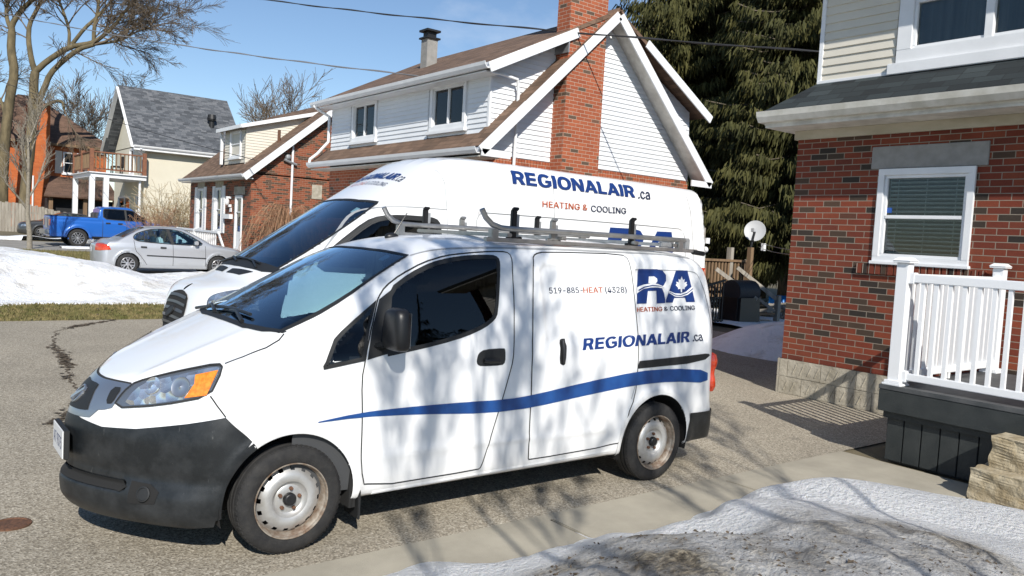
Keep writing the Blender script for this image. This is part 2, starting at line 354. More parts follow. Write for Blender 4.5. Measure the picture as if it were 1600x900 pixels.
def face_uv(me, off):
    """metres along each face: level direction and up the face"""
    l = me.uv_layers.new(name='UVMap'); d = np.empty(len(me.loops)*2)
    for p in me.polygons:
        n = p.normal; t = Vector((0,0,1)).cross(n)
        t = Vector((1,0,0)) if t.length < .05 else t.normalized(); v = n.cross(t)
        if abs(t.x) > abs(t.y): t = t if t.x > 0 else -t
        elif t.y < 0: t = -t
        for li in p.loop_indices:
            q = me.vertices[me.loops[li].vertex_index].co+off; d[li*2] = q.dot(t); d[li*2+1] = q.dot(v)
    l.data.foreach_set('uv', d)
def world_loc(o):
    q = Vector(o.location)
    while o.parent: o = o.parent; q += Vector(o.location)
    return q
def link(name, me, m, parent=None):
    o = bpy.data.objects.new(name, me); COL.objects.link(o)
    if m is not None: me.materials.append(MT[m] if isinstance(m, str) else m)
    if parent is not None: o.parent = parent
    return o
def tag(o, label=None, cat=None, group=None, kind=None):
    for k, v in (('label', label), ('category', cat), ('group', group), ('kind', kind)):
        if v: o[k] = v
    return o
def thing(name, label, cat, loc=(0,0,0), rotz=0, group=None):
    o = bpy.data.objects.new(name, None); COL.objects.link(o); o.location = loc; o.rotation_euler = (0,0,rotz); o.empty_display_size = .2
    return tag(o, label, cat, group)
def copy_tree(o, parent=None):
    c = o.copy(); COL.objects.link(c); c.parent = parent
    for ch in list(o.children): copy_tree(ch, c)
    return c
def hgt(x, y): return .013*max(0, -10.3-y)     # the ground beyond the drive rises a little

# ------------------------------------------------------------------ vehicle shapes
def pchip(xs, ys):
    """smooth monotone curve through a table, clamped at its ends"""
    x = np.array(xs, float); y = np.array(ys, float)
    h = np.diff(x); d = np.diff(y)/h; m = np.zeros_like(x)
    m[0] = d[0]; m[-1] = d[-1]
    for i in range(1, len(x)-1):
        if d[i-1]*d[i] > 0:
            w1 = 2*h[i]+h[i-1]; w2 = h[i]+2*h[i-1]
            m[i] = (w1+w2)/(w1/d[i-1]+w2/d[i])
    def f(q):
        q = np.clip(q, x[0], x[-1]); i = np.clip(np.searchsorted(x, q)-1, 0, len(x)-2)
        t = (q-x[i])/h[i]; t2 = t*t; t3 = t2*t
        return (2*t3-3*t2+1)*y[i]+(t3-2*t2+t)*h[i]*m[i]+(3*t2-2*t3)*y[i+1]+(t3-t2)*h[i]*m[i+1]
    return f
def smax(a, b, k):
    h = np.maximum(k-np.abs(a-b), 0)/k
    return np.maximum(a, b)+h*h*k*.25
def smin(a, b, k): return -smax(-a, -b, k)
def rbox(u, v, u0, u1, v0, v1, r):
    """signed distance to a rounded rectangle"""
    a = np.abs(u-(u0+u1)/2)-(u1-u0)/2+r; b = np.abs(v-(v0+v1)/2)-(v1-v0)/2+r
    return np.hypot(np.maximum(a, 0), np.maximum(b, 0))+np.minimum(np.maximum(a, b), 0)-r
def sstep(d, w): 
    t = np.clip(.5-d/w, 0, 1); return t*t*(3-2*t)

def small_van():
    W = pchip([.15,.22,.30,.42,.6,.8,1.0,1.12,1.25,1.45,1.65,1.75,1.95],[.78,.815,.838,.85,.858,.865,.862,.850,.823,.773,.713,.677,.59])
    TH = pchip([-.6,-.1,.1,.35,.55,.70,.80,.88,.95,1.05],[1.36,1.25,1.20,1.105,1.015,.945,.895,.84,.76,.6])
    TR = pchip([-3.75,-3.6,-3.4,-3.0,-2.2,-1.5,-1.1,-.8,-.5,0],[1.70,1.765,1.795,1.815,1.82,1.805,1.775,1.715,1.62,1.42])
    N0 = pchip([.1,.15,.2,.27,.33,.40,.44,.5,.62,.72,.78,.84,.90,1.0,1.3],[.80,.87,.945,.985,.99,.965,.950,.962,.97,.948,.925,.90,.87,.85,.83])
    XR = pchip([.2,.3,.5,.58,.95,1.2,1.45,1.6,1.7,1.8],[3.74,3.745,3.74,3.72,3.70,3.70,3.685,3.655,3.61,3.52])
    def F(P):
        x, y, z = P[:,0], np.abs(P[:,1]), P[:,2]
        w = W(z)-.03*np.clip((-3.0-x)/.65, 0, 1.2)**2-.03*np.clip(x+.1, 0, 1)-.075*np.clip((z-1.06)/.16, 0, 1)*np.clip((x+.75)/.6, 0, 1)*np.clip((1.75-z)/.3, 0, 1)
        for xa in (0., -2.925):
            r = np.hypot(x-xa, z-.30); w = w+.013*np.exp(-((r-.405)/.035)**2)*(z > .12)
        # pressed panels of the flank, door crease
        w = w-.012*sstep(rbox(x, z, -2.60, -1.77, 1.09, 1.63, .07), .03)-.010*sstep(rbox(x, z, -3.50, -2.70, 1.09, 1.63, .08), .03)
        w = w+.006*np.exp(-((z-(.50+.02*x))/.02)**2)*(x < -.5)*(x > -2.4)
        yy = np.minimum(y, 1.2)
        th = TH(x)-.08*(yy/.74)**2.6+.012*np.exp(-((y-.42-.12*(-x+.3))/.05)**2)*(x > 0)
        tw = 1.222+(.12-.11*(yy/.7)**2-x)*.515
        tr = TR(x)-.062*(yy/.62)**2
        T = smax(th, smin(tw, tr, .05), .03)
        n = N0(z)-.5*(yy/.8)**1.6
        # lower air slot and fog lamp pocket
        n = n-.03*sstep(rbox(y, z, -.46, .46, .362, .405, .02), .03)
        f = smax(y-w, z-T, .10)
        f = smax(f, x-n, .10)
        xr = XR(z)-.10*(yy/.8)**4+.03
        f = smax(f, -x-xr, .12)
        return smax(f, .235-.075*np.clip((x-.0)/.35, 0, 1)-z, .04)
    return F

def tall_van():
    W = pchip([.2,.3,.5,.9,1.2,1.6,2.0,2.3,2.5,2.6,2.8],[.93,.97,.985,1.0,.985,.965,.925,.885,.845,.80,.62])
    TH = pchip([-2.6,-1.9,-1.4,-1.15,-.90,-.70,-.58,-.50,-.42],[1.62,1.50,1.385,1.325,1.265,1.21,1.155,1.07,.8])
    TR = pchip([-7.5,-7.3,-6.9,-5.5,-4.2,-3.6,-3.2,-2.8,-2.4,-2.1,-1.8,-1.2],[2.60,2.67,2.68,2.69,2.70,2.70,2.68,2.60,2.44,2.23,2.0,1.5])
    N0 = pchip([.2,.3,.5,.7,.85,1.0,1.1,1.2,1.5],[-.54,-.47,-.43,-.42,-.42,-.425,-.44,-.46,-.48])
    def F(P):
        x, y, z = P[:,0], np.abs(P[:,1]), P[:,2]
        w = W(z)-.06*np.clip((x+2.2)/1.6, 0, 1)**2-.05*np.clip((z-1.3)/.9,0,1)*np.clip((x+3.2)/1.2,0,1)
        for xa in (-1.55, -5.35):
            r = np.hypot(x-xa, z-.35); w = w+.02*np.exp(-((r-.45)/.05)**2)
        w = w-.014*sstep(rbox(x, z, -6.85, -3.35, 1.30, 2.08, .09), .035)
        w = w+.010*sstep(np.abs(z-2.29+.01*(x+4))-.012, .05)*(x < -2.2)
        yy = np.minimum(y, 1.3)
        th = TH(x)-.075*(yy/.9)**3-.02*sstep(np.abs(y-.62)-.02,.1)*0
        tw = 1.43+(-1.13-.20*(yy/.9)**2-x)*.66
        tr = TR(x)-.05*(yy/.8)**2
        for yr in (.18, .42, .64):
            tr = tr+.012*sstep(np.abs(y-yr)-.02, .05)*(x < -2.4)
        T = smax(th, smin(tw, tr, .06), .03)
        n = N0(z)-.38*(yy/.95)**2.6
        f = smax(y-w, z-T, .14)
        f = smax(f, x-n, .14)
        f = smax(f, -x-(7.36-.06*np.clip((z-1.5)/1.1, 0, 1.2)**2-.03*(yy/.95)**4), .07)
        return smax(f, .28-z, .05)
    return F

def sedan():
    W = pchip([.15,.25,.4,.6,.75,.88,1.0,1.2,1.38,1.45],[.76,.81,.845,.855,.852,.825,.765,.66,.565,.52])
    TH = pchip([-1.9,-1.78,-1.6,-1.2,-.6,.9,1.3,1.9,2.25,2.4,2.5],[.88,1.0,1.02,1.03,1.0,1.0,.955,.86,.76,.68,.5])
    TR = pchip([-1.4,-1.0,-.6,-.1,.3,.6],[1.27,1.37,1.425,1.445,1.43,1.38])
    N0 = pchip([.15,.25,.4,.6,.75,1.0],[2.2,2.30,2.33,2.30,2.24,2.2])
    def F(P):
        x, y, z = P[:,0], np.abs(P[:,1]), P[:,2]
        yy = np.minimum(y, 1.)
        w = W(z)-.05*np.clip((x-1)/1.3, 0, 1)**2-.05*np.clip((-1.2-x)/.9, 0, 1)**2
        for xa in (1.31, -1.31):
            r = np.hypot(x-xa, z-.30); w = w+.012*np.exp(-((r-.38)/.03)**2)*(z > .1)
        th = TH(x)-.05*(yy/.75)**2.5
        tf = 1.02+(1.12-.12*(yy/.7)**2-x)*.50
        tb = 1.03+(x+1.38+.10*(yy/.7)**2)*.62
        T = smax(th, smin(smin(tf, TR(x)-.03*(yy/.5)**2, .06), tb, .06), .02)
        f = smax(y-w, z-T, .06)
        f = smax(f, x-(N0(z)-.30*(yy/.8)**2.4), .10)
        f = smax(f, -x-(2.13-.17*(yy/.8)**3-.05*np.abs(z-.6)), .10)
        return smax(f, .17-z, .05)
    return F

def pickup():
    W = pchip([.3,.45,.6,.9,1.1,1.2,1.3,1.5,1.75,1.95],[.90,.96,.975,.99,.985,.965,.90,.82,.735,.65])
    TR = pchip([-1.0,-.7,-.2,.5,.85,1.1],[1.86,1.90,1.93,1.94,1.91,1.86])
    TH = pchip([-3,-.85,-.75,1.1,1.4,2.3,2.75,2.9,3.0],[1.36,1.36,1.30,1.30,1.28,1.22,1.14,1.05,.8])
    def F(P):
        x, y, z = P[:,0], np.abs(P[:,1]), P[:,2]
        yy = np.minimum(y, 1.2)
        w = W(z)-.04*np.clip((x-1.8)/1.1, 0, 1)**2
        w = np.where(x < -.78, np.where(z > 1.18, .955-.25*(z-1.18)**2, w), w)
        for xa in (1.95, -1.75):
            r = np.hypot(x-xa, z-.42); w = w+.035*np.exp(-((r-.52)/.06)**2)*(z > .2)
        th = TH(x)-.05*(yy/.8)**3*(x > .8)
        tf = 1.28+(1.42-.15*(yy/.8)**2-x)*.72
        tb = 1.34+(x+.92)*5
        T = smax(th, smin(smin(tf, TR(x)-.04*(yy/.6)**2, .08), tb, .08), .02)
        f = smax(y-w, z-T, .07)
        f = smax(f, x-(2.95-.14*(yy/.95)**3-.1*np.clip(.5-z, 0, 1)), .10)
        f = smax(f, -x-2.88, .05)
        return smax(f, .42-z, .05)
    return F

def ray_hit(F, P0, D, L, n=70):
    """first point where the rays P0 + t D enter the solid F < 0"""
    t0 = np.zeros(len(P0)); t1 = np.full(len(P0), np.nan)
    prev = F(P0); done = np.zeros(len(P0), bool)
    for i in range(1, n+1):
        t = L*i/n; cur = F(P0+D*t)
        hit = (~done) & (cur < 0)
        t0[hit] = L*(i-1)/n; t1[hit] = t; done |= hit
    miss = ~done; t1[miss] = L
    for _ in range(18):
        tm = (t0+t1)/2; neg = F(P0+D*tm[:,None]) < 0
        t1 = np.where(neg & ~miss, tm, t1); t0 = np.where(neg | miss, t0, tm)
    return P0+D*((t0+t1)/2)[:,None], ~miss
def grad(F, P, e=.003):
    G = np.empty_like(P)
    for k in range(3):
        d = np.zeros(3); d[k] = e
        G[:,k] = F(P+d)-F(P-d)
    return G/np.maximum(np.linalg.norm(G, axis=1), 1e-9)[:,None]

# outlines of panels, lamps, windows and lettering, in body coordinates (metres; angle, height round the nose)
B = {
 'door': [(-0.527,1.406),(-0.579,1.47),(-0.689,1.542),(-0.854,1.618),(-1.025,1.665),(-1.186,1.686),(-1.395,1.705),(-1.521,1.707),(-1.546,1.683),(-1.529,1.57),(-1.516,1.381),(-1.494,1.183),(-1.481,1.006),(-1.456,0.918),(-1.388,0.686),(-1.317,0.435),(-1.285,0.318),(-1.264,0.301),(-0.451,0.299),(-0.413,0.419),(-0.406,0.683),(-0.388,0.945),(-0.411,1.075),(-0.472,1.224),(-0.514,1.371)],
 'dglass': [(-0.583,1.302),(-0.608,1.449),(-0.749,1.54),(-0.904,1.605),(-1.05,1.64),(-1.211,1.661),(-1.388,1.669),(-1.421,1.659),(-1.423,1.635),(-1.412,1.568),(-1.361,1.316),(-1.336,1.279),(-1.257,1.232),(-1.107,1.182),(-0.914,1.141),(-0.606,1.091),(-0.555,1.084)],
 'sail': [(-0.42,1.056),(-0.531,1.396),(-0.608,1.449),(-0.583,1.302),(-0.555,1.084)],
 'quarter': [(-0.153,1.015),(-0.149,1.035),(-0.237,1.172),(-0.373,1.283),(-0.515,1.393),(-0.406,1.052)],
 'handle': [(-1.187,1.02),(-1.2,1.062),(-1.247,1.085),(-1.404,1.088),(-1.416,1.076),(-1.416,0.998),(-1.392,0.977),(-1.222,0.979),(-1.192,0.993)],
 'slide': [(-1.725,1.67),(-1.761,1.701),(-1.853,1.718),(-2.628,1.729),(-2.673,1.687),(-2.659,1.247),(-2.666,0.893),(-2.657,0.668),(-2.585,0.54),(-2.57,0.38),(-2.498,0.325),(-1.684,0.312),(-1.673,0.33),(-1.657,0.56),(-1.639,1.067),(-1.674,1.361)],
 'slidehandle': [(-1.891,1.12),(-1.909,1.132),(-1.95,1.131),(-1.94,0.961),(-1.918,0.949),(-1.882,0.968)],
 'track': [(-2.657,0.887),(-2.678,0.944),(-3.458,0.965),(-3.509,0.96),(-3.527,0.947),(-3.462,0.917),(-3.23,0.896)],
 'stripe': [(-0.06,0.718),(-0.378,0.755),(-0.671,0.762),(-1.1,0.759),(-1.455,0.75),(-1.669,0.764),(-2.113,0.816),(-2.652,0.867),(-3.052,0.868),(-3.506,0.828),(-3.517,0.722),(-3.063,0.767),(-2.662,0.765),(-2.151,0.724),(-1.678,0.677),(-1.294,0.67),(-0.778,0.711),(-0.38,0.729)],
 'rbumper': [(-3.257,0.502),(-3.421,0.504),(-3.559,0.506),(-3.47,0.288),(-3.306,0.277)],
 'bumper': [(0.0368,0.718),(0.1418,0.694),(0.2961,0.674),(0.4993,0.69),(0.7803,0.743),(0.9738,0.787),(1.1055,0.653),(1.0425,0.565),(0.9895,0.441),(0.9614,0.325),(0.9429,0.247)],
 'bumplow': [(0.8304,0.241),(0.6483,0.206),(0.4434,0.187)],
 'lamp': [(0.8871,1.045),(0.9329,1.029),(0.8767,0.886),(0.6048,0.82),(0.3231,0.775),(0.372,0.898),(0.4529,0.935),(0.6422,0.989)],
 'lampin': [(0.8802,1.032),(0.9164,1.025),(0.8641,0.89),(0.602,0.829),(0.3872,0.794),(0.4214,0.882),(0.4756,0.922),(0.6582,0.973)],
 'amber': [(0.7706,0.983),(0.9054,1.017),(0.8612,0.89),(0.7381,0.866),(0.7549,0.897),(0.7805,0.942)],
 'chrome': [(0.054,0.89),(0.1966,0.893),(0.3705,0.899),(0.3231,0.775),(0.2413,0.753),(0.1993,0.712),(0.1702,0.725)],
 'grill1': [(0.0994,0.873),(0.161,0.759),(0.1231,0.775)],
 'grill2': [(0.2583,0.87),(0.3326,0.876),(0.3189,0.796),(0.2762,0.788)],
 'hoodfront': [(-0.0856,0.888),(0.087,0.89),(0.1997,0.892),(0.2831,0.894),(0.3698,0.9)],
 'fendgap': [(0.421,0.889),(0.397,0.842),(0.364,0.789)],
 'hoodgap': [(0.341,0.719),(0.256,0.748),(0.139,0.764),(0.063,0.749),(0.024,0.721)],
 'ws': [(0.039,0.694),(-0.076,0.709),(-0.201,0.725),(-0.265,0.717),(-0.387,0.699),(-0.521,0.674),(-0.665,0.641),(-0.82,0.584)],
 'wstop': [(-0.82,0.584),(-0.802,0.443),(-0.774,0.175),(-0.769,-0.146)],
 'wsbot': [(0.039,0.694),(0.086,0.567),(0.13,0.372),(0.145,0.171)],
 'cowl': [(0.025,0.714),(0.09,0.579),(0.135,0.387),(0.151,0.189),(0.146,-0.048)],
 'fog': [(0.5706,0.353)],
 'plate': [],
 't_regional': [(-2.095,1.046),(-3.262,1.067),(-2.114,1.126)],
 't_ca': [(-3.289,1.069),(-3.423,1.069),(-3.305,1.133)],
 't_519': [(-1.84,1.436),(-2.155,1.441),(-1.846,1.475)],
 't_heat': [(-2.16,1.441),(-2.355,1.443),(-2.167,1.48)],
 't_4328': [(-2.379,1.443),(-2.6,1.446),(-2.387,1.485)],
 't_heating': [(-2.675,1.306),(-2.966,1.308),(-2.68,1.338)],
 't_amp': [(-2.988,1.309),(-3.031,1.31),(-2.993,1.34)],
 't_cooling': [(-3.057,1.31),(-3.363,1.313),(-3.063,1.344)],
 'lR': [(-2.681,1.365),(-2.756,1.626),(-2.964,1.629),(-3.031,1.619),(-3.064,1.583),(-3.054,1.539),(-3.021,1.506),(-2.99,1.492),(-3.009,1.446),(-3.014,1.392),(-3.007,1.369),(-2.912,1.366),(-2.926,1.462),(-2.83,1.461),(-2.797,1.366)],
 'lRh': [(-2.862,1.569),(-2.922,1.57),(-2.951,1.554),(-2.951,1.535),(-2.925,1.513),(-2.846,1.518)],
 'lA': [(-3.016,1.372),(-3.023,1.395),(-3.193,1.623),(-3.337,1.626),(-3.376,1.376),(-3.264,1.376),(-3.257,1.411),(-3.123,1.409),(-3.096,1.372)],
 'lw1': [(-2.708,1.485),(-2.789,1.507),(-2.87,1.516),(-2.949,1.513),(-3.026,1.49),(-3.023,1.477),(-2.944,1.486),(-2.863,1.486),(-2.782,1.475),(-2.69,1.437)],
 'lb1': [(-2.718,1.466),(-2.793,1.492),(-2.883,1.504),(-2.963,1.5),(-3.022,1.485),(-2.961,1.494),(-2.881,1.496),(-2.791,1.482),(-2.715,1.453)],
 'lw2': [(-3.06,1.464),(-3.134,1.443),(-3.203,1.44),(-3.278,1.458),(-3.365,1.499),(-3.368,1.465),(-3.291,1.432),(-3.215,1.416),(-3.129,1.418),(-3.063,1.446)],
 'lb2': [(-3.069,1.456),(-3.132,1.433),(-3.206,1.43),(-3.283,1.447),(-3.365,1.483),(-3.367,1.476),(-3.285,1.44),(-3.204,1.423),(-3.13,1.426),(-3.068,1.451)],
 'leaf': [(-3.25,1.575),(-3.26,1.547),(-3.281,1.556),(-3.27,1.527),(-3.306,1.534),(-3.292,1.516),(-3.305,1.509),(-3.263,1.486),(-3.264,1.475),(-3.233,1.478),(-3.223,1.451),(-3.209,1.451),(-3.211,1.478),(-3.179,1.474),(-3.185,1.485),(-3.157,1.507),(-3.174,1.515),(-3.172,1.533),(-3.202,1.527),(-3.205,1.555),(-3.224,1.547)],
 't_Tregional': [(-3.882,2.433),(-5.901,2.427),(-3.926,2.574)],
 't_Tca': [(-5.952,2.422),(-6.182,2.424),(-5.983,2.543)],
 't_Theating': [(-4.311,2.197),(-5.036,2.203),(-4.313,2.269)],
 't_Tcooling': [(-5.094,2.195),(-5.712,2.204),(-5.097,2.269)],
 'TRA': [(-5.437,2.02),(-6.351,2.006),(-6.598,2.011)],
 'Tglass': [(-1.921,1.728),(-2.07,1.844),(-2.199,1.932),(-2.313,1.976),(-2.457,1.995),(-2.686,2.004),(-2.72,1.982),(-2.726,1.928),(-2.716,1.808),(-2.715,1.76)],
 'Tdoor': [(-1.812,1.7),(-1.956,1.814),(-2.126,1.938),(-2.241,2.009),(-2.361,2.053),(-2.513,2.081),(-2.869,2.106)],
 'Tseam': [(-2.866,1.828),(-2.872,2.107),(-2.873,2.362),(-2.905,2.489),(-2.923,2.527)],
 'Tseam2': [(-4.468,1.967),(-4.463,2.233),(-4.475,2.462),(-4.608,2.664)],
 'Tws': [(-2.266,0.704),(-2.241,0.742),(-1.994,0.797),(-1.691,0.858),(-1.212,0.751)],
 'Twstop': [(-2.268,0.7),(-2.203,0.362),(-2.191,-0.058)],
 'Twsbot': [(-1.19,0.74),(-1.126,0.598),(-1.082,0.282),(-1.066,0.038)],
 'Tvent': [(-0.93,-0.06),(-0.993,0.062),(-1.048,0.505),(-0.956,0.368)],
 'Tvent2': [(-1.021,-0.3),(-1.03,-0.69)],
 'Tlamp': [(0.5697,1.003),(0.5532,1.056),(0.559,1.097),(0.6019,1.132),(0.7164,1.169),(0.8547,1.197),(0.8108,1.132),(0.7048,1.061)],
 'Tgrille': [(-0.367,1.118),(-0.0301,1.125),(0.2425,1.124),(0.3426,1.107),(0.4243,0.996),(0.4318,0.955)],
 'Thood': [(0.3953,1.071),(0.5409,1.089)],
 't_Troof': [(-2.578,0.573)],
 't_Troof2': [(-2.483,0.423)],
}
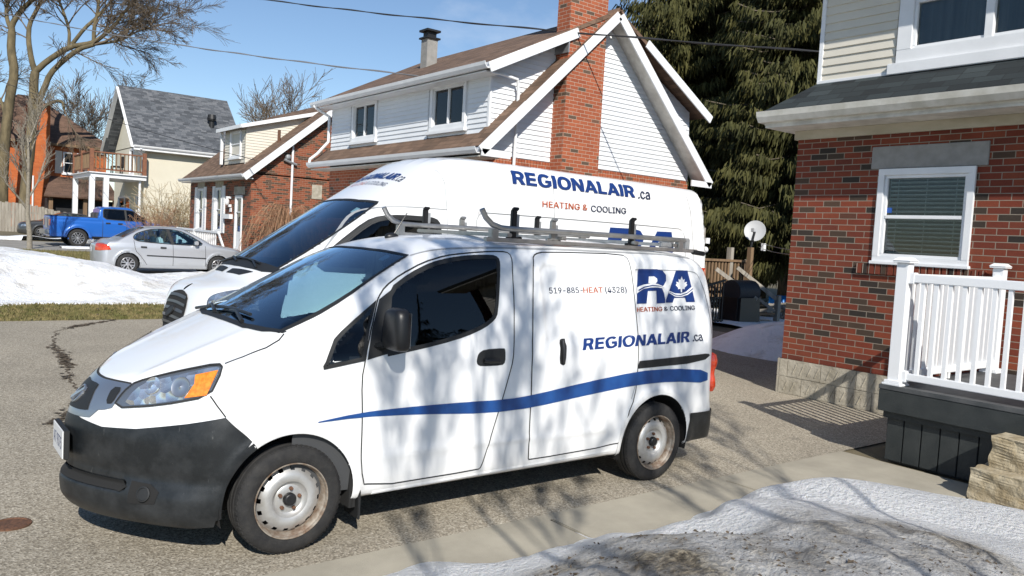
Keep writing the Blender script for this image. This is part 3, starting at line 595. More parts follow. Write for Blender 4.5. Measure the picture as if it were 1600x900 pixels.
# letter shapes in thousandths of the cap height: advance, points, triangles
GLYPH = {'r':{'&':(880,[387,-13,295,-4,217,23,153,66,106,122,77,188,67,262,74,321,93,372,125,418,166,461,217,504,276,548,425,659,445,674,465,692,484,713,500,737,511,764,515,796,507,840,483,875,445,898,396,906,361,902,330,891,305,872,285,848,273,818,269,784,273,748,286,714,305,680,332,643,364,603,401,558,860,0,715,0,337,455,284,519,238,575,200,626,172,676,154,728,148,783,156,846,179,901,215,946,264,981,324,1002,393,1009,463,1002,522,981,570,947,606,903,629,852,636,795,632,751,619,711,599,673,573,639,541,606,503,576,303,428,251,384,216,343,197,302,191,258,197,212,215,172,244,138,282,113,327,97,379,91,438,98,494,116,546,147,592,188,631,238,661,298,680,366,686,441,801,441,796,354,780,283,756,226,729,182,702,148,679,122,654,92,600,46,533,13,460,-7],[49,51,50,48,51,49,48,52,51,47,52,48,47,53,52,47,54,53,46,23,47,23,54,47,46,24,23,22,54,23,22,55,54,46,25,24,45,25,46,21,55,22,45,26,25,20,55,21,45,27,26,20,56,55,45,28,27,44,28,45,19,56,20,44,29,28,18,56,19,18,57,56,44,30,29,43,30,44,17,57,18,17,58,57,43,31,30,16,58,17,42,31,43,42,32,31,15,58,16,15,59,58,14,59,15,42,33,32,41,33,42,13,59,14,13,60,59,12,34,13,34,60,13,41,34,33,34,61,60,40,34,41,34,62,61,40,12,34,12,35,34,39,12,40,12,78,35,78,36,35,11,39,12,39,78,12,11,38,39,10,38,11,9,38,10,9,63,38,63,37,38,80,82,81,80,83,82,9,64,63,8,64,9,8,65,64,7,65,8,79,83,80,79,84,83,7,66,65,6,66,7,6,67,66,78,84,79,78,85,84,5,67,6,5,68,67,77,87,78,87,36,78,36,86,78,86,85,78,5,69,68,4,69,5,76,87,77,87,36,86,4,70,69,76,88,87,75,88,76,4,71,70,75,89,88,3,71,4,74,89,75,3,72,71,73,89,74,3,73,72,73,90,89,3,90,73,2,90,3,2,91,90,1,91,2,1,92,91,0,92,1]),'(':(537,[175,406,181,519,198,636,224,754,259,867,300,971,347,1060,464,1060,416,953,375,842,342,728,317,616,302,508,297,406,302,316,315,225,338,131,370,32,412,-74,464,-189,347,-189,273,-42,219,107,186,258],[5,7,6,5,8,7,4,8,5,4,9,8,3,9,4,3,10,9,2,10,3,2,11,10,1,11,2,1,12,11,0,12,1,0,13,12,23,13,0,23,14,13,23,15,14,22,15,23,22,16,15,22,17,16,21,17,22,21,18,17,20,18,21,20,19,18]),')':(537,[73,-189,127,-72,169,35,201,135,222,229,235,318,240,406,235,508,219,616,195,728,162,842,121,953,73,1060,190,1060,237,971,279,867,313,754,340,636,356,518,362,406,351,256,317,105,263,-44,190,-189],[11,13,12,11,14,13,11,15,14,10,15,11,10,16,15,9,16,10,9,17,16,8,17,9,8,18,17,7,18,8,7,19,18,6,19,7,5,19,6,5,20,19,4,20,5,4,21,20,3,21,4,2,21,3,2,22,21,1,22,2,1,23,22,0,23,1]),'-':(891,[662,481,662,369,224,369,224,481],[2,0,3,2,1,0]),'.':(369,[187,-9,153,-2,124,17,104,46,97,81,104,115,124,144,153,164,187,170,222,164,251,144,271,115,277,81,271,46,251,17,222,-2],[7,9,8,6,9,7,6,10,9,5,10,6,5,11,10,4,11,5,4,12,11,3,12,4,3,13,12,2,13,3,2,14,13,1,14,2,1,15,14,0,15,1]),'1':(891,[150,0,150,107,768,107,768,0,542,1000,542,0,417,0,417,881,411,881,169,703,169,839,390,1000],[10,4,11,10,8,4,8,7,4,7,5,4,10,9,8,6,5,7,0,2,1,0,3,2]),'2':(891,[126,0,126,93,460,450,513,506,555,555,587,600,611,642,625,685,630,730,623,780,605,823,575,857,537,883,491,898,440,903,385,897,339,880,301,851,273,813,255,766,250,711,129,711,139,796,169,869,218,930,281,976,357,1004,442,1013,527,1004,601,976,663,932,710,875,739,808,749,732,744,677,729,624,702,569,660,508,602,437,525,353,300,119,300,111,765,111,765,0],[26,28,27,26,29,28,25,29,26,25,30,29,24,30,25,24,31,30,23,15,24,15,14,24,14,13,24,13,31,24,12,31,13,23,16,15,11,31,12,23,17,16,11,32,31,22,17,23,10,32,11,22,18,17,9,32,10,22,19,18,9,33,32,21,19,22,8,33,9,21,20,19,8,34,33,7,34,8,6,34,7,6,35,34,5,35,6,5,36,35,4,36,5,4,37,36,3,37,4,3,38,37,2,38,3,1,38,2,1,39,38,1,40,39,1,41,40,1,42,41,1,43,42,0,43,1]),'3':(891,[428,-13,341,-5,261,19,192,59,138,113,102,180,86,259,215,259,226,211,249,171,282,139,325,116,374,103,430,98,488,103,541,119,585,146,618,183,640,229,647,285,641,337,621,386,588,427,540,459,476,480,395,487,308,487,308,588,566,881,566,889,137,889,137,1000,732,1000,732,905,415,547,415,568,518,567,606,542,677,498,729,437,762,365,772,285,761,202,728,130,676,70,607,24,523,-4],[30,32,31,30,33,32,30,29,33,29,28,33,28,34,33,27,35,28,35,34,28,26,35,27,26,36,35,26,37,36,26,38,37,26,25,38,25,24,38,24,39,38,23,39,24,22,39,23,22,40,39,21,40,22,20,40,21,20,41,40,19,41,20,18,41,19,18,42,41,5,7,6,5,8,7,17,42,18,5,9,8,17,43,42,16,43,17,4,9,5,4,10,9,15,43,16,4,11,10,15,44,43,14,44,15,4,12,11,3,12,4,13,44,14,3,13,12,3,44,13,3,45,44,2,45,3,2,46,45,1,46,2,1,0,46]),'4':(891,[78,207,78,311,485,1000,611,1000,213,326,213,319,812,319,812,207,554,0,554,238,554,287,554,624,674,624,674,0],[1,3,2,1,4,3,10,12,11,10,13,12,1,5,4,1,6,5,1,10,6,10,7,6,0,10,1,0,9,10,13,7,10,0,8,9,8,7,0,8,13,7]),'5':(891,[435,-13,350,-5,275,22,212,64,163,118,130,183,117,256,240,256,250,213,271,175,302,143,341,118,385,103,435,98,492,105,543,127,585,160,617,205,638,258,644,319,637,380,616,435,583,480,540,515,488,537,428,544,378,540,329,528,285,508,252,483,132,497,189,1000,720,1000,720,889,296,889,263,593,268,593,305,619,349,639,399,651,451,656,517,649,578,631,632,601,678,561,716,511,745,454,763,390,768,321,758,229,725,149,674,81,607,30,526,-3],[30,34,31,34,32,31,34,33,32,30,35,34,39,41,40,38,41,39,38,42,41,37,42,38,37,43,42,36,43,37,36,44,43,30,36,35,30,26,36,26,25,36,25,44,36,25,45,44,24,45,25,30,27,26,23,45,24,30,28,27,22,45,23,22,46,45,30,29,28,21,46,22,21,47,46,20,47,21,20,48,47,19,48,20,19,49,48,18,49,19,17,49,18,5,7,6,5,8,7,17,50,49,5,9,8,16,50,17,4,9,5,4,10,9,15,50,16,15,51,50,4,11,10,14,51,15,4,12,11,3,12,4,13,51,14,3,13,12,3,51,13,3,52,51,2,52,3,2,53,52,1,53,2,1,0,53]),'7':(891,[191,0,636,881,636,889,122,889,122,1000,768,1000,768,882,324,0],[3,5,4,3,2,5,2,6,5,1,6,2,1,7,6,0,7,1]),'8':(891,[445,-13,350,-4,266,22,198,65,146,121,113,189,102,266,108,327,128,384,158,433,199,474,246,504,300,520,300,525,234,554,182,605,149,672,138,748,148,820,178,884,225,938,287,979,361,1005,445,1013,528,1005,602,979,663,938,710,884,740,820,750,748,739,672,706,605,655,554,591,525,591,520,643,504,690,474,730,433,761,384,781,327,788,266,777,189,744,121,692,65,623,22,540,-4,445,97,507,102,560,118,603,145,635,180,655,223,662,272,655,325,634,371,600,409,556,438,504,456,445,462,385,456,333,438,289,409,255,371,234,325,227,272,233,223,253,180,285,145,329,118,382,102,445,569,495,574,539,590,576,616,604,650,622,691,628,738,622,785,605,826,577,859,541,884,496,899,445,904,393,899,349,884,312,859,284,826,267,785,261,738,267,691,284,650,312,616,349,590,394,574],[22,24,23,21,24,22,21,25,24,20,25,21,20,26,25,19,26,20,19,82,26,82,27,26,19,83,82,81,27,82,19,84,83,80,27,81,18,84,19,80,28,27,18,85,84,79,28,80,18,86,85,78,28,79,18,87,86,77,28,78,17,87,18,77,29,28,17,88,87,76,29,77,16,88,17,76,30,29,16,89,88,75,30,76,16,90,89,74,30,75,74,31,30,15,90,16,15,91,90,73,31,74,15,92,91,72,31,73,72,32,31,14,92,15,14,93,92,71,32,72,14,70,93,70,32,71,14,32,70,14,33,32,13,33,14,12,33,13,12,34,33,11,34,12,11,35,34,10,35,11,10,36,35,9,58,10,58,36,10,58,37,36,9,59,58,57,37,58,9,60,59,56,37,57,9,61,60,55,37,56,8,61,9,55,38,37,8,62,61,54,38,55,7,62,8,54,39,38,7,63,62,53,39,54,6,63,7,53,40,39,6,64,63,52,40,53,6,65,64,51,40,52,5,65,6,51,41,40,5,66,65,50,41,51,4,66,5,50,42,41,4,67,66,49,42,50,4,68,67,48,42,49,3,68,4,48,43,42,3,69,68,47,43,48,3,46,69,46,43,47,3,43,46,2,43,3,2,44,43,1,44,2,1,45,44,0,45,1]),'9':(891,[444,1013,532,1003,610,971,674,921,723,854,754,773,764,682,756,608,733,530,688,440,619,331,394,0,256,0,593,487,604,487,588,459,565,435,537,413,505,397,468,386,428,383,343,392,269,421,209,467,163,529,134,604,125,691,135,780,166,858,216,922,280,972,357,1003,444,905,390,898,342,877,302,844,272,801,253,749,246,691,253,632,272,581,302,538,342,506,390,485,444,479,499,485,548,505,588,537,618,580,637,631,644,689,637,748,618,800,588,844,548,877,500,898],[31,1,0,30,1,31,30,2,1,29,2,30,29,3,2,28,33,29,33,32,29,32,3,29,32,55,3,55,4,3,28,34,33,54,4,55,28,35,34,53,4,54,27,35,28,53,5,4,27,36,35,52,5,53,27,37,36,51,5,52,26,37,27,51,6,5,26,38,37,50,6,51,25,38,26,25,39,38,49,6,50,49,7,6,25,40,39,48,7,49,48,8,7,24,40,25,24,41,40,47,8,48,24,42,41,46,8,47,46,14,8,14,9,8,23,42,24,23,43,42,45,13,46,13,14,46,45,17,13,17,12,13,15,9,14,23,44,43,44,17,45,23,17,44,22,17,23,16,9,15,16,10,9,17,10,16,21,17,22,21,18,17,12,10,17,21,19,18,20,19,21,12,11,10]),'A':(943,[32,0,396,1000,543,1000,910,0,777,0,564,595,543,656,519,732,491,825,456,940,482,940,448,823,418,729,394,654,374,595,167,0,216,279,216,391,727,391,727,279],[0,9,1,9,2,1,9,10,2,10,3,2,0,17,9,17,11,9,11,8,9,11,8,10,8,18,10,18,3,10,7,18,8,17,12,11,6,18,7,17,13,12,5,18,6,17,14,13,17,16,14,16,15,14,4,19,5,19,18,5,0,16,17,16,18,17,16,19,18,19,3,18,0,15,16,4,3,19]),'C':(1003,[526,-13,403,2,295,49,205,125,137,227,94,352,79,499,94,647,137,773,205,875,295,951,403,998,526,1013,599,1008,669,991,733,964,790,926,840,879,880,822,910,758,930,685,803,685,788,733,765,776,737,812,702,842,663,866,620,883,574,893,526,896,438,884,361,850,296,793,246,715,214,617,203,499,214,382,246,284,296,207,361,150,439,116,526,104,574,107,620,118,663,135,702,158,737,188,765,225,788,267,803,315,930,315,911,243,881,178,840,122,791,74,734,37,669,9,600,-8],[11,13,12,11,14,13,10,14,11,10,15,14,10,16,15,9,16,10,9,29,16,29,17,16,9,30,29,28,17,29,27,17,28,9,31,30,26,17,27,26,18,17,8,31,9,25,18,26,8,32,31,24,18,25,24,19,18,23,19,24,8,33,32,22,19,23,7,33,8,22,20,19,21,20,22,7,34,33,6,34,7,6,35,34,5,35,6,5,36,35,5,37,36,4,37,5,48,50,49,48,51,50,4,38,37,47,51,48,47,52,51,3,38,4,46,52,47,3,39,38,45,52,46,45,53,52,44,53,45,3,40,39,43,53,44,2,40,3,43,54,53,42,54,43,2,41,40,41,54,42,2,54,41,2,55,54,1,55,2,1,56,55,1,57,56,0,57,1]),'E':(823,[118,0,118,1000,732,1000,732,888,245,888,245,562,699,562,699,450,245,450,245,112,738,112,738,0],[0,4,1,4,2,1,4,3,2,0,5,4,0,8,5,8,6,5,8,7,6,0,9,8,0,10,9,0,11,10]),'G':(1023,[528,-13,403,2,294,49,204,125,136,227,93,353,79,499,93,647,136,773,203,875,293,951,400,998,521,1013,597,1008,669,990,735,961,793,922,842,874,883,818,913,755,932,685,802,685,784,732,761,773,733,809,700,839,662,864,620,882,573,892,521,896,436,884,360,850,295,793,246,715,214,617,203,499,214,382,246,285,296,207,362,150,440,116,528,104,608,113,678,140,735,183,779,242,806,314,815,398,854,391,556,391,556,503,940,503,940,393,926,278,886,179,823,97,740,37,641,-1],[11,13,12,11,14,13,10,14,11,10,15,14,10,16,15,9,16,10,9,29,16,29,17,16,9,30,29,28,17,29,27,17,28,9,31,30,26,17,27,8,31,9,26,18,17,25,18,26,8,32,31,24,18,25,24,19,18,23,19,24,8,33,32,7,33,8,22,19,23,22,20,19,21,20,22,7,34,33,6,34,7,6,35,34,49,51,50,49,47,51,47,52,51,5,35,6,5,36,35,49,46,47,48,52,47,48,53,52,46,48,49,46,53,48,5,37,36,4,37,5,45,53,46,4,38,37,45,54,53,44,54,45,3,38,4,3,39,38,43,54,44,43,55,54,3,40,39,42,55,43,2,40,3,2,41,40,41,55,42,2,55,41,2,56,55,1,56,2,1,57,56,0,57,1]),'H':(1016,[118,0,118,1000,245,1000,245,568,771,568,771,1000,898,1000,898,0,771,0,771,456,245,456,245,0],[0,2,1,0,3,2,4,6,5,4,7,6,0,10,3,10,4,3,10,9,4,9,7,4,0,11,10,8,7,9]),'I':(591,[61,0,61,112,232,112,232,888,61,888,61,1000,530,1000,530,888,359,888,359,112,530,112,530,0],[4,6,5,4,7,6,3,7,4,2,8,3,8,7,3,2,9,8,0,2,1,0,9,2,0,10,9,0,11,10]),'L':(772,[118,0,118,1000,245,1000,245,112,710,112,710,0],[0,2,1,0,3,2,0,4,3,0,5,4]),'N':(1029,[118,0,118,1000,268,1000,674,359,692,331,713,296,736,255,762,210,788,160,813,108,796,105,791,160,788,213,786,263,785,309,784,350,784,383,784,1000,911,1000,911,0,760,0,397,570,373,609,349,650,322,696,291,749,255,812,211,889,234,892,237,820,240,754,243,695,244,645,245,603,246,572,246,0],[0,27,1,27,2,1,27,28,2,28,3,2,16,18,17,16,19,18,29,26,28,26,3,28,0,29,27,29,26,27,0,30,29,25,3,26,0,31,30,24,3,25,23,3,24,0,32,31,22,3,23,0,33,32,21,3,22,0,34,33,0,35,34,20,3,21,15,19,16,20,4,3,14,19,15,20,5,4,13,19,14,20,6,5,12,19,13,20,7,6,11,19,12,20,8,7,20,10,8,10,9,8,10,19,11,20,19,10]),'O':(1048,[525,-13,403,2,296,49,206,125,137,227,94,352,79,499,94,647,137,773,206,875,296,951,403,998,525,1013,647,998,754,951,844,875,912,773,955,647,969,499,955,352,912,227,844,125,754,49,647,2,525,104,610,115,687,149,752,205,803,283,835,382,846,499,835,618,803,717,752,795,687,851,610,885,525,896,439,885,362,850,297,794,246,716,214,618,203,499,214,382,246,284,297,206,362,150,439,115],[11,13,12,10,13,11,10,14,13,9,14,10,9,36,14,36,15,14,9,37,36,35,15,36,34,15,35,9,38,37,8,38,9,34,16,15,33,16,34,8,39,38,32,16,33,8,40,39,7,40,8,32,17,16,31,17,32,7,41,40,6,41,7,31,18,17,30,18,31,6,42,41,5,42,6,5,43,42,29,18,30,29,19,18,5,44,43,28,19,29,4,44,5,28,20,19,4,45,44,27,20,28,3,45,4,27,21,20,3,46,45,26,21,27,3,47,46,25,21,26,25,22,21,2,47,3,2,24,47,24,22,25,2,22,24,1,22,2,1,23,22,1,0,23]),'T':(882,[62,888,62,1000,819,1000,819,888,505,888,505,0,379,0,379,888],[0,2,1,0,3,2,7,3,0,6,4,7,4,3,7,6,5,4]),'a':(765,[314,-17,247,-10,186,10,134,42,94,88,68,144,60,212,66,270,85,316,114,352,152,380,197,400,246,414,298,424,350,432,411,440,459,446,496,452,521,462,537,477,542,501,542,505,537,547,524,583,502,612,471,633,432,646,385,650,335,646,293,634,259,615,231,591,211,565,197,538,81,572,112,633,154,680,205,715,261,738,321,751,381,756,423,753,470,746,517,731,562,708,602,675,634,630,655,570,662,494,662,0,544,0,544,102,536,102,519,76,495,48,464,23,423,2,374,-12,335,89,397,96,448,115,488,145,518,183,536,226,542,271,542,373,530,365,510,358,484,351,455,346,424,341,394,337,367,333,345,330,303,323,264,312,230,296,203,274,186,244,181,206,185,171,200,142,224,119,255,103,292,93],[39,41,40,39,42,41,38,42,39,38,43,42,37,43,38,37,44,43,36,44,37,36,45,44,35,45,36,35,27,45,27,46,45,35,28,27,26,46,27,35,29,28,25,46,26,35,30,29,34,30,35,24,46,25,24,47,46,34,31,30,23,47,24,34,32,31,22,47,23,33,32,34,22,48,47,21,48,22,20,48,21,19,48,20,19,49,48,18,49,19,17,65,18,65,49,18,16,65,17,15,65,16,14,65,15,13,65,14,12,65,13,11,65,12,10,65,11,9,65,10,9,66,65,64,49,65,9,67,66,9,68,67,8,68,9,8,69,68,8,70,69,8,71,70,8,72,71,8,73,72,8,74,73,8,75,74,7,75,8,7,76,75,7,77,76,7,78,77,63,49,64,6,78,7,6,79,78,62,49,63,5,79,6,5,80,79,61,51,62,51,49,62,5,81,80,60,51,61,4,81,5,4,82,81,4,83,82,59,52,60,52,51,60,4,84,83,59,53,52,50,49,51,58,53,59,4,58,84,4,53,58,3,53,4,3,54,53,3,55,54,2,55,3,2,56,55,1,56,2,1,57,56,0,57,1]),'c':(778,[407,-16,312,-4,230,32,161,90,110,167,78,261,67,368,78,478,110,572,161,649,230,707,312,744,407,756,461,752,511,741,558,724,600,700,637,669,668,633,693,591,711,544,595,515,585,543,571,568,553,591,531,611,505,627,476,639,443,646,407,648,340,639,285,610,243,565,213,508,195,441,189,368,195,297,213,231,243,174,285,130,340,101,407,91,444,94,477,101,506,114,532,130,555,150,573,174,588,201,598,230,713,201,696,153,671,110,639,73,602,42,559,17,512,-1,461,-12],[11,13,12,11,14,13,10,14,11,10,15,14,10,16,15,9,16,10,9,17,16,9,29,17,29,18,17,8,30,9,30,29,9,28,18,29,27,18,28,8,31,30,26,18,27,26,19,18,25,19,26,24,19,25,8,32,31,23,19,24,23,20,19,7,32,8,22,20,23,7,33,32,22,21,20,7,34,33,6,34,7,6,35,34,5,35,6,5,36,35,5,37,36,4,37,5,4,38,37,48,50,49,48,51,50,47,51,48,46,51,47,4,39,38,3,39,4,46,52,51,45,52,46,44,52,45,3,40,39,43,52,44,43,53,52,42,53,43,3,41,40,41,53,42,3,53,41,2,53,3,2,54,53,2,55,54,1,55,2,1,56,55,1,57,56,0,57,1])}}

# ------------------------------------------------------------------ bodywork: smooth solids F < 0, panels projected onto them
def dom_rays(dom, uv, xc=0):
    uv = np.asarray(uv, float); n = len(uv); P = np.zeros((n, 3)); D = np.zeros((n, 3))
    if dom == 'side': P[:,0] = uv[:,0]; P[:,1] = 3; P[:,2] = uv[:,1]; D[:,1] = -1; L = 3.
    elif dom == 'top': P[:,0] = uv[:,0]; P[:,1] = uv[:,1]; P[:,2] = 4; D[:,2] = -1; L = 4.
    else:
        P[:,0] = xc+4*np.cos(uv[:,0]); P[:,1] = 4*np.sin(uv[:,0]); P[:,2] = uv[:,1]; D[:,0] = -np.cos(uv[:,0]); D[:,1] = -np.sin(uv[:,0]); L = 4.
    return P, D, L
def onto(F, dom, uv, off=0, xc=0):
    P, D, L = dom_rays(dom, uv, xc); Q, ok = ray_hit(F, P, D, L, 90); n = grad(F, Q)
    return Q+n*off, n
def mesh_from(name, V, faces, m, parent, normals=None, mirror=False):
    V = np.array(V, float)
    if mirror: V[:,1] *= -1; faces = [f[::-1] for f in faces]
    me = bpy.data.meshes.new(name); me.from_pydata(V.tolist(), [], [tuple(map(int, f)) for f in faces])
    if normals is not None:
        nn = np.array(normals, float)
        if mirror: nn[:,1] *= -1
        me.polygons.foreach_set('use_smooth', [True]*len(me.polygons)); me.normals_split_custom_set_from_vertices(nn.tolist())
    return link(name, me, m, parent)
def densify(loop, step, closed=True, rad=False):
    out = []; n = len(loop)
    for i in range(n if closed else n-1):
        a = np.array(loop[i], float); b = np.array(loop[(i+1) % n], float); k = max(1, int(np.ceil(np.linalg.norm(b-a)/step)))
        out += [a+(b-a)*j/k for j in range(k)]
    if not closed: out.append(np.array(loop[-1], float))
    return np.array(out)
def chaikin(loop, n=1, closed=True):
    p = np.array(loop, float)
    for _ in range(n):
        q = []
        m = len(p)
        for i in range(m if closed else m-1):
            a, b = p[i], p[(i+1) % m]; q += [.78*a+.22*b, .22*a+.78*b]
        p = np.array(q) if closed else np.array([p[0]]+q+[p[-1]])
    return p
def inside(poly, q):
    poly = np.asarray(poly); q = np.asarray(q); x, y = q[:,0], q[:,1]; r = np.zeros(len(q), bool); n = len(poly)
    for i in range(n):
        x0, y0 = poly[i]; x1, y1 = poly[(i+1) % n]
        if y0 == y1: continue
        c = ((y0 > y) != (y1 > y)) & (x < (x1-x0)*(y-y0)/(y1-y0)+x0); r ^= c
    return r
def area(p): p = np.asarray(p); return .5*np.sum(p[:,0]*np.roll(p[:,1], -1)-np.roll(p[:,0], -1)*p[:,1])
def inset(loop, d):
    p = np.asarray(loop, float); s = np.sign(area(p)); out = []
    n = len(p)
    for i in range(n):
        e0 = p[i]-p[i-1]; e1 = p[(i+1) % n]-p[i]; e0 /= np.linalg.norm(e0)+1e-9; e1 /= np.linalg.norm(e1)+1e-9
        nn = np.array([-(e0[1]+e1[1]), e0[0]+e1[0]])*s; l = np.linalg.norm(nn); nn = nn/l if l > 1e-6 else np.array([-e0[1], e0[0]])*s
        c = max(.45, nn @ (np.array([-e0[1], e0[0]])*s)); out.append(p[i]+nn*d/c)
    return np.array(out)
def tri2d(loops, step, minstep=None):
    """triangles filling loops[0] minus the other loops, with a grid of inner points"""
    ms = minstep or step
    L = [densify(l, ms) for l in loops]; pts = []; edges = []
    for l in L:
        k = len(pts); pts += [tuple(p) for p in l]; edges += [(k+i, k+(i+1) % len(l)) for i in range(len(l))]
    a = L[0]; lo, hi = a.min(0), a.max(0)
    g = np.array([(x, y) for x in np.arange(lo[0]+step*.5, hi[0], step) for y in np.arange(lo[1]+step*.5, hi[1], step)])
    if len(g):
        ok = inside(a, g)
        for h in L[1:]: ok &= ~inside(h, g)
        allp = np.concatenate(L); d = np.sqrt(((g[:,None,:]-allp[None])**2).sum(2)).min(1); ok &= d > step*.35
        pts += [tuple(p) for p in g[ok]]
    r = delaunay_2d_cdt([Vector(p) for p in pts], edges, [], 0, 1e-6)
    V = np.array([tuple(v) for v in r[0]]); T = np.array([t for t in r[2] if len(t) == 3])
    c = V[T].mean(1); ok = inside(a, c)
    for h in L[1:]: ok &= ~inside(h, c)
    T = T[ok]; p = V[T]; ar = (p[:,1,0]-p[:,0,0])*(p[:,2,1]-p[:,0,1])-(p[:,2,0]-p[:,0,0])*(p[:,1,1]-p[:,0,1])
    T[ar < 0] = T[ar < 0][:, ::-1]
    return V, T[np.abs(ar) > 1e-9]
def patch(name, F, dom, loop, m, parent, off=.003, step=.05, holes=(), mirror=False, xc=0, minstep=.03):
    V, T = tri2d([loop]+list(holes), step, minstep); Q, n = onto(F, dom, V, off, xc)
    # wind faces outward
    f = np.cross(Q[T[:,1]]-Q[T[:,0]], Q[T[:,2]]-Q[T[:,0]]); s = (f*n[T].mean(1)).sum(1) < 0; T[s] = T[s][:, ::-1]
    return mesh_from(name, Q, T, m, parent, n, mirror)
def stroke(name, F, dom, line, wdt, m, parent, closed=True, off=.004, mirror=False, xc=0, step=.03):
    p = densify(line, step, closed); n = len(p)
    t = np.roll(p, -1, 0)-np.roll(p, 1, 0)
    if not closed: t[0] = p[1]-p[0]; t[-1] = p[-1]-p[-2]
    t /= np.linalg.norm(t, axis=1)[:,None]+1e-9; s = np.stack([-t[:,1], t[:,0]], 1)*wdt/2
    if dom == 'nose': s[:,0] /= .9
    Q, nn = onto(F, dom, np.concatenate([p+s, p-s]), off, xc)
    fs = [(i, (i+1) % n, n+(i+1) % n, n+i) for i in range(n if closed else n-1)]
    f0 = np.cross(Q[fs[0][1]]-Q[fs[0][0]], Q[fs[0][2]]-Q[fs[0][0]])
    if f0 @ nn[0] < 0: fs = [f[::-1] for f in fs]
    return mesh_from(name, Q, fs, m, parent, nn, mirror)
def body_shell(name, F, xa, xb, zc, step, m, parent, cuts=(), R=3.4, off=0, keep=None, flip=False, nphi=None):
    dirs = []; th = np.radians(np.linspace(-88, 0, int(2.2/step*.6)))
    rows = [(xa, t) for t in th]+[(x, 0) for x in np.linspace(xa, xb, int((xb-xa)/step))[1:-1]]+[(xb, t) for t in -th[::-1]]
    k = nphi or int(5.6/step); ph = np.linspace(0, 2*np.pi, k, endpoint=False)
    P = []; D = []
    for x, t in rows:
        d = np.stack([np.full(k, math.sin(t)), math.cos(t)*np.cos(ph), math.cos(t)*np.sin(ph)], 1); D.append(-d); P.append(np.array([x, 0, zc])+d*R)
    P = np.concatenate(P); D = np.concatenate(D); Q, ok = ray_hit(F, P, D, R-.03, 80); n = grad(F, Q)
    I = np.arange(len(rows)*k).reshape(len(rows), k); a = I[:-1]; b = I[1:]
    f = np.stack([a, b, np.roll(b, -1, 1), np.roll(a, -1, 1)], 2).reshape(-1, 4)
    c = Q[f].mean(1); ke = np.ones(len(f), bool)
    for cut in cuts: ke &= ~cut(c)
    if keep is not None: ke &= keep(c)
    f = f[ke]
    g = np.cross(Q[f[:,1]]-Q[f[:,0]], Q[f[:,2]]-Q[f[:,0]]); s = ((g*n[f].mean(1)).sum(1) < 0) ^ flip; f[s] = f[s][:, ::-1]
    Q = Q+n*off
    used = np.unique(f); re = np.full(len(Q), -1); re[used] = np.arange(len(used))
    return mesh_from(name, Q[used], re[f], m, parent, n[used]*(-1 if flip else 1))
def glyphs(text, bold=0., shear=0., heavy=0.):
    """a line of lettering as flat triangles, x from 0 to 1, y in cap heights"""
    bm = bmesh.new(); pen = 0.; G = GLYPH['b' if bold > .02 else 'r']
    for ch in text:
        if ch == ' ': pen += .38; continue
        adv, v, t = G[ch]
        for dup in ((0, 1, 2) if heavy else (0,)):
          vs = [bm.verts.new((pen+v[i]/1000+shear*v[i+1]/1000+heavy*(0, 1, .5)[dup], v[i+1]/1000+heavy*(0, 0, .45)[dup], .0007*dup)) for i in range(0, len(v), 2)]
          for i in range(0, len(t), 3):
            if len({t[i], t[i+1], t[i+2]}) == 3:
              try: bm.faces.new((vs[t[i]], vs[t[i+1]], vs[t[i+2]]))
              except ValueError: pass
        pen += adv/1000
    x0 = min(v.co.x for v in bm.verts); x1 = max(v.co.x for v in bm.verts)
    for v in bm.verts: v.co.x = (v.co.x-x0)/(x1-x0)
    return bm
def lettering(name, F, dom, text, bl, br, h, m, parent, bold=0., shear=0., off=.004, xc=0, mirror=False, heavy=0.):
    """text laid on the body from bl to br (panel coordinates), cap height h"""
    bm = glyphs(text, bold, shear, heavy); bl = np.array(bl, float); U = np.array(br, float)-bl; V = np.array([-U[1], U[0]]); V = V/np.linalg.norm(V)*h
    if (dom == 'side' and V[1] < 0) or (dom == 'top' and V[0] > 0): V = -V
    for v in bm.verts:
        q = bl+U*v.co.x+V*v.co.y; v.co = (q[0], q[1], v.co.z)
    for ax in (0, 1):
        cs = [v.co[ax] for v in bm.verts]; lo, hi = min(cs), max(cs); no = Vector((1,0,0)) if ax == 0 else Vector((0,1,0))
        for k in np.arange(math.ceil(lo/.04)*.04, hi, .04):
            bmesh.ops.bisect_plane(bm, geom=bm.verts[:]+bm.edges[:]+bm.faces[:], plane_co=no*float(k), plane_no=no, dist=1e-5)
    bmesh.ops.triangulate(bm, faces=bm.faces[:]); bm.verts.index_update()
    uv = np.array([v.co[:2] for v in bm.verts]); lift = np.array([v.co.z for v in bm.verts]); T = np.array([[v.index for v in f.verts] for f in bm.faces]); bm.free()
    Q, n = onto(F, dom, uv, off, xc); Q = Q+n*lift[:,None]
    f = np.cross(Q[T[:,1]]-Q[T[:,0]], Q[T[:,2]]-Q[T[:,0]]); s = (f*n[T].mean(1)).sum(1) < 0; T[s] = T[s][:, ::-1]
    return mesh_from(name, Q, T, m, parent, n, mirror)
def flat_text(name, text, org, U, V, m, parent, bold=0.):
    """lettering on a flat board: U spans the width, V one cap height"""
    bm = glyphs(text, bold); org, U, V = Vector(org), Vector(U), Vector(V)
    for v in bm.verts: v.co = org+U*v.co.x+V*v.co.y
    me = bpy.data.meshes.new(name); bm.to_mesh(me); bm.free(); return link(name, me, m, parent)
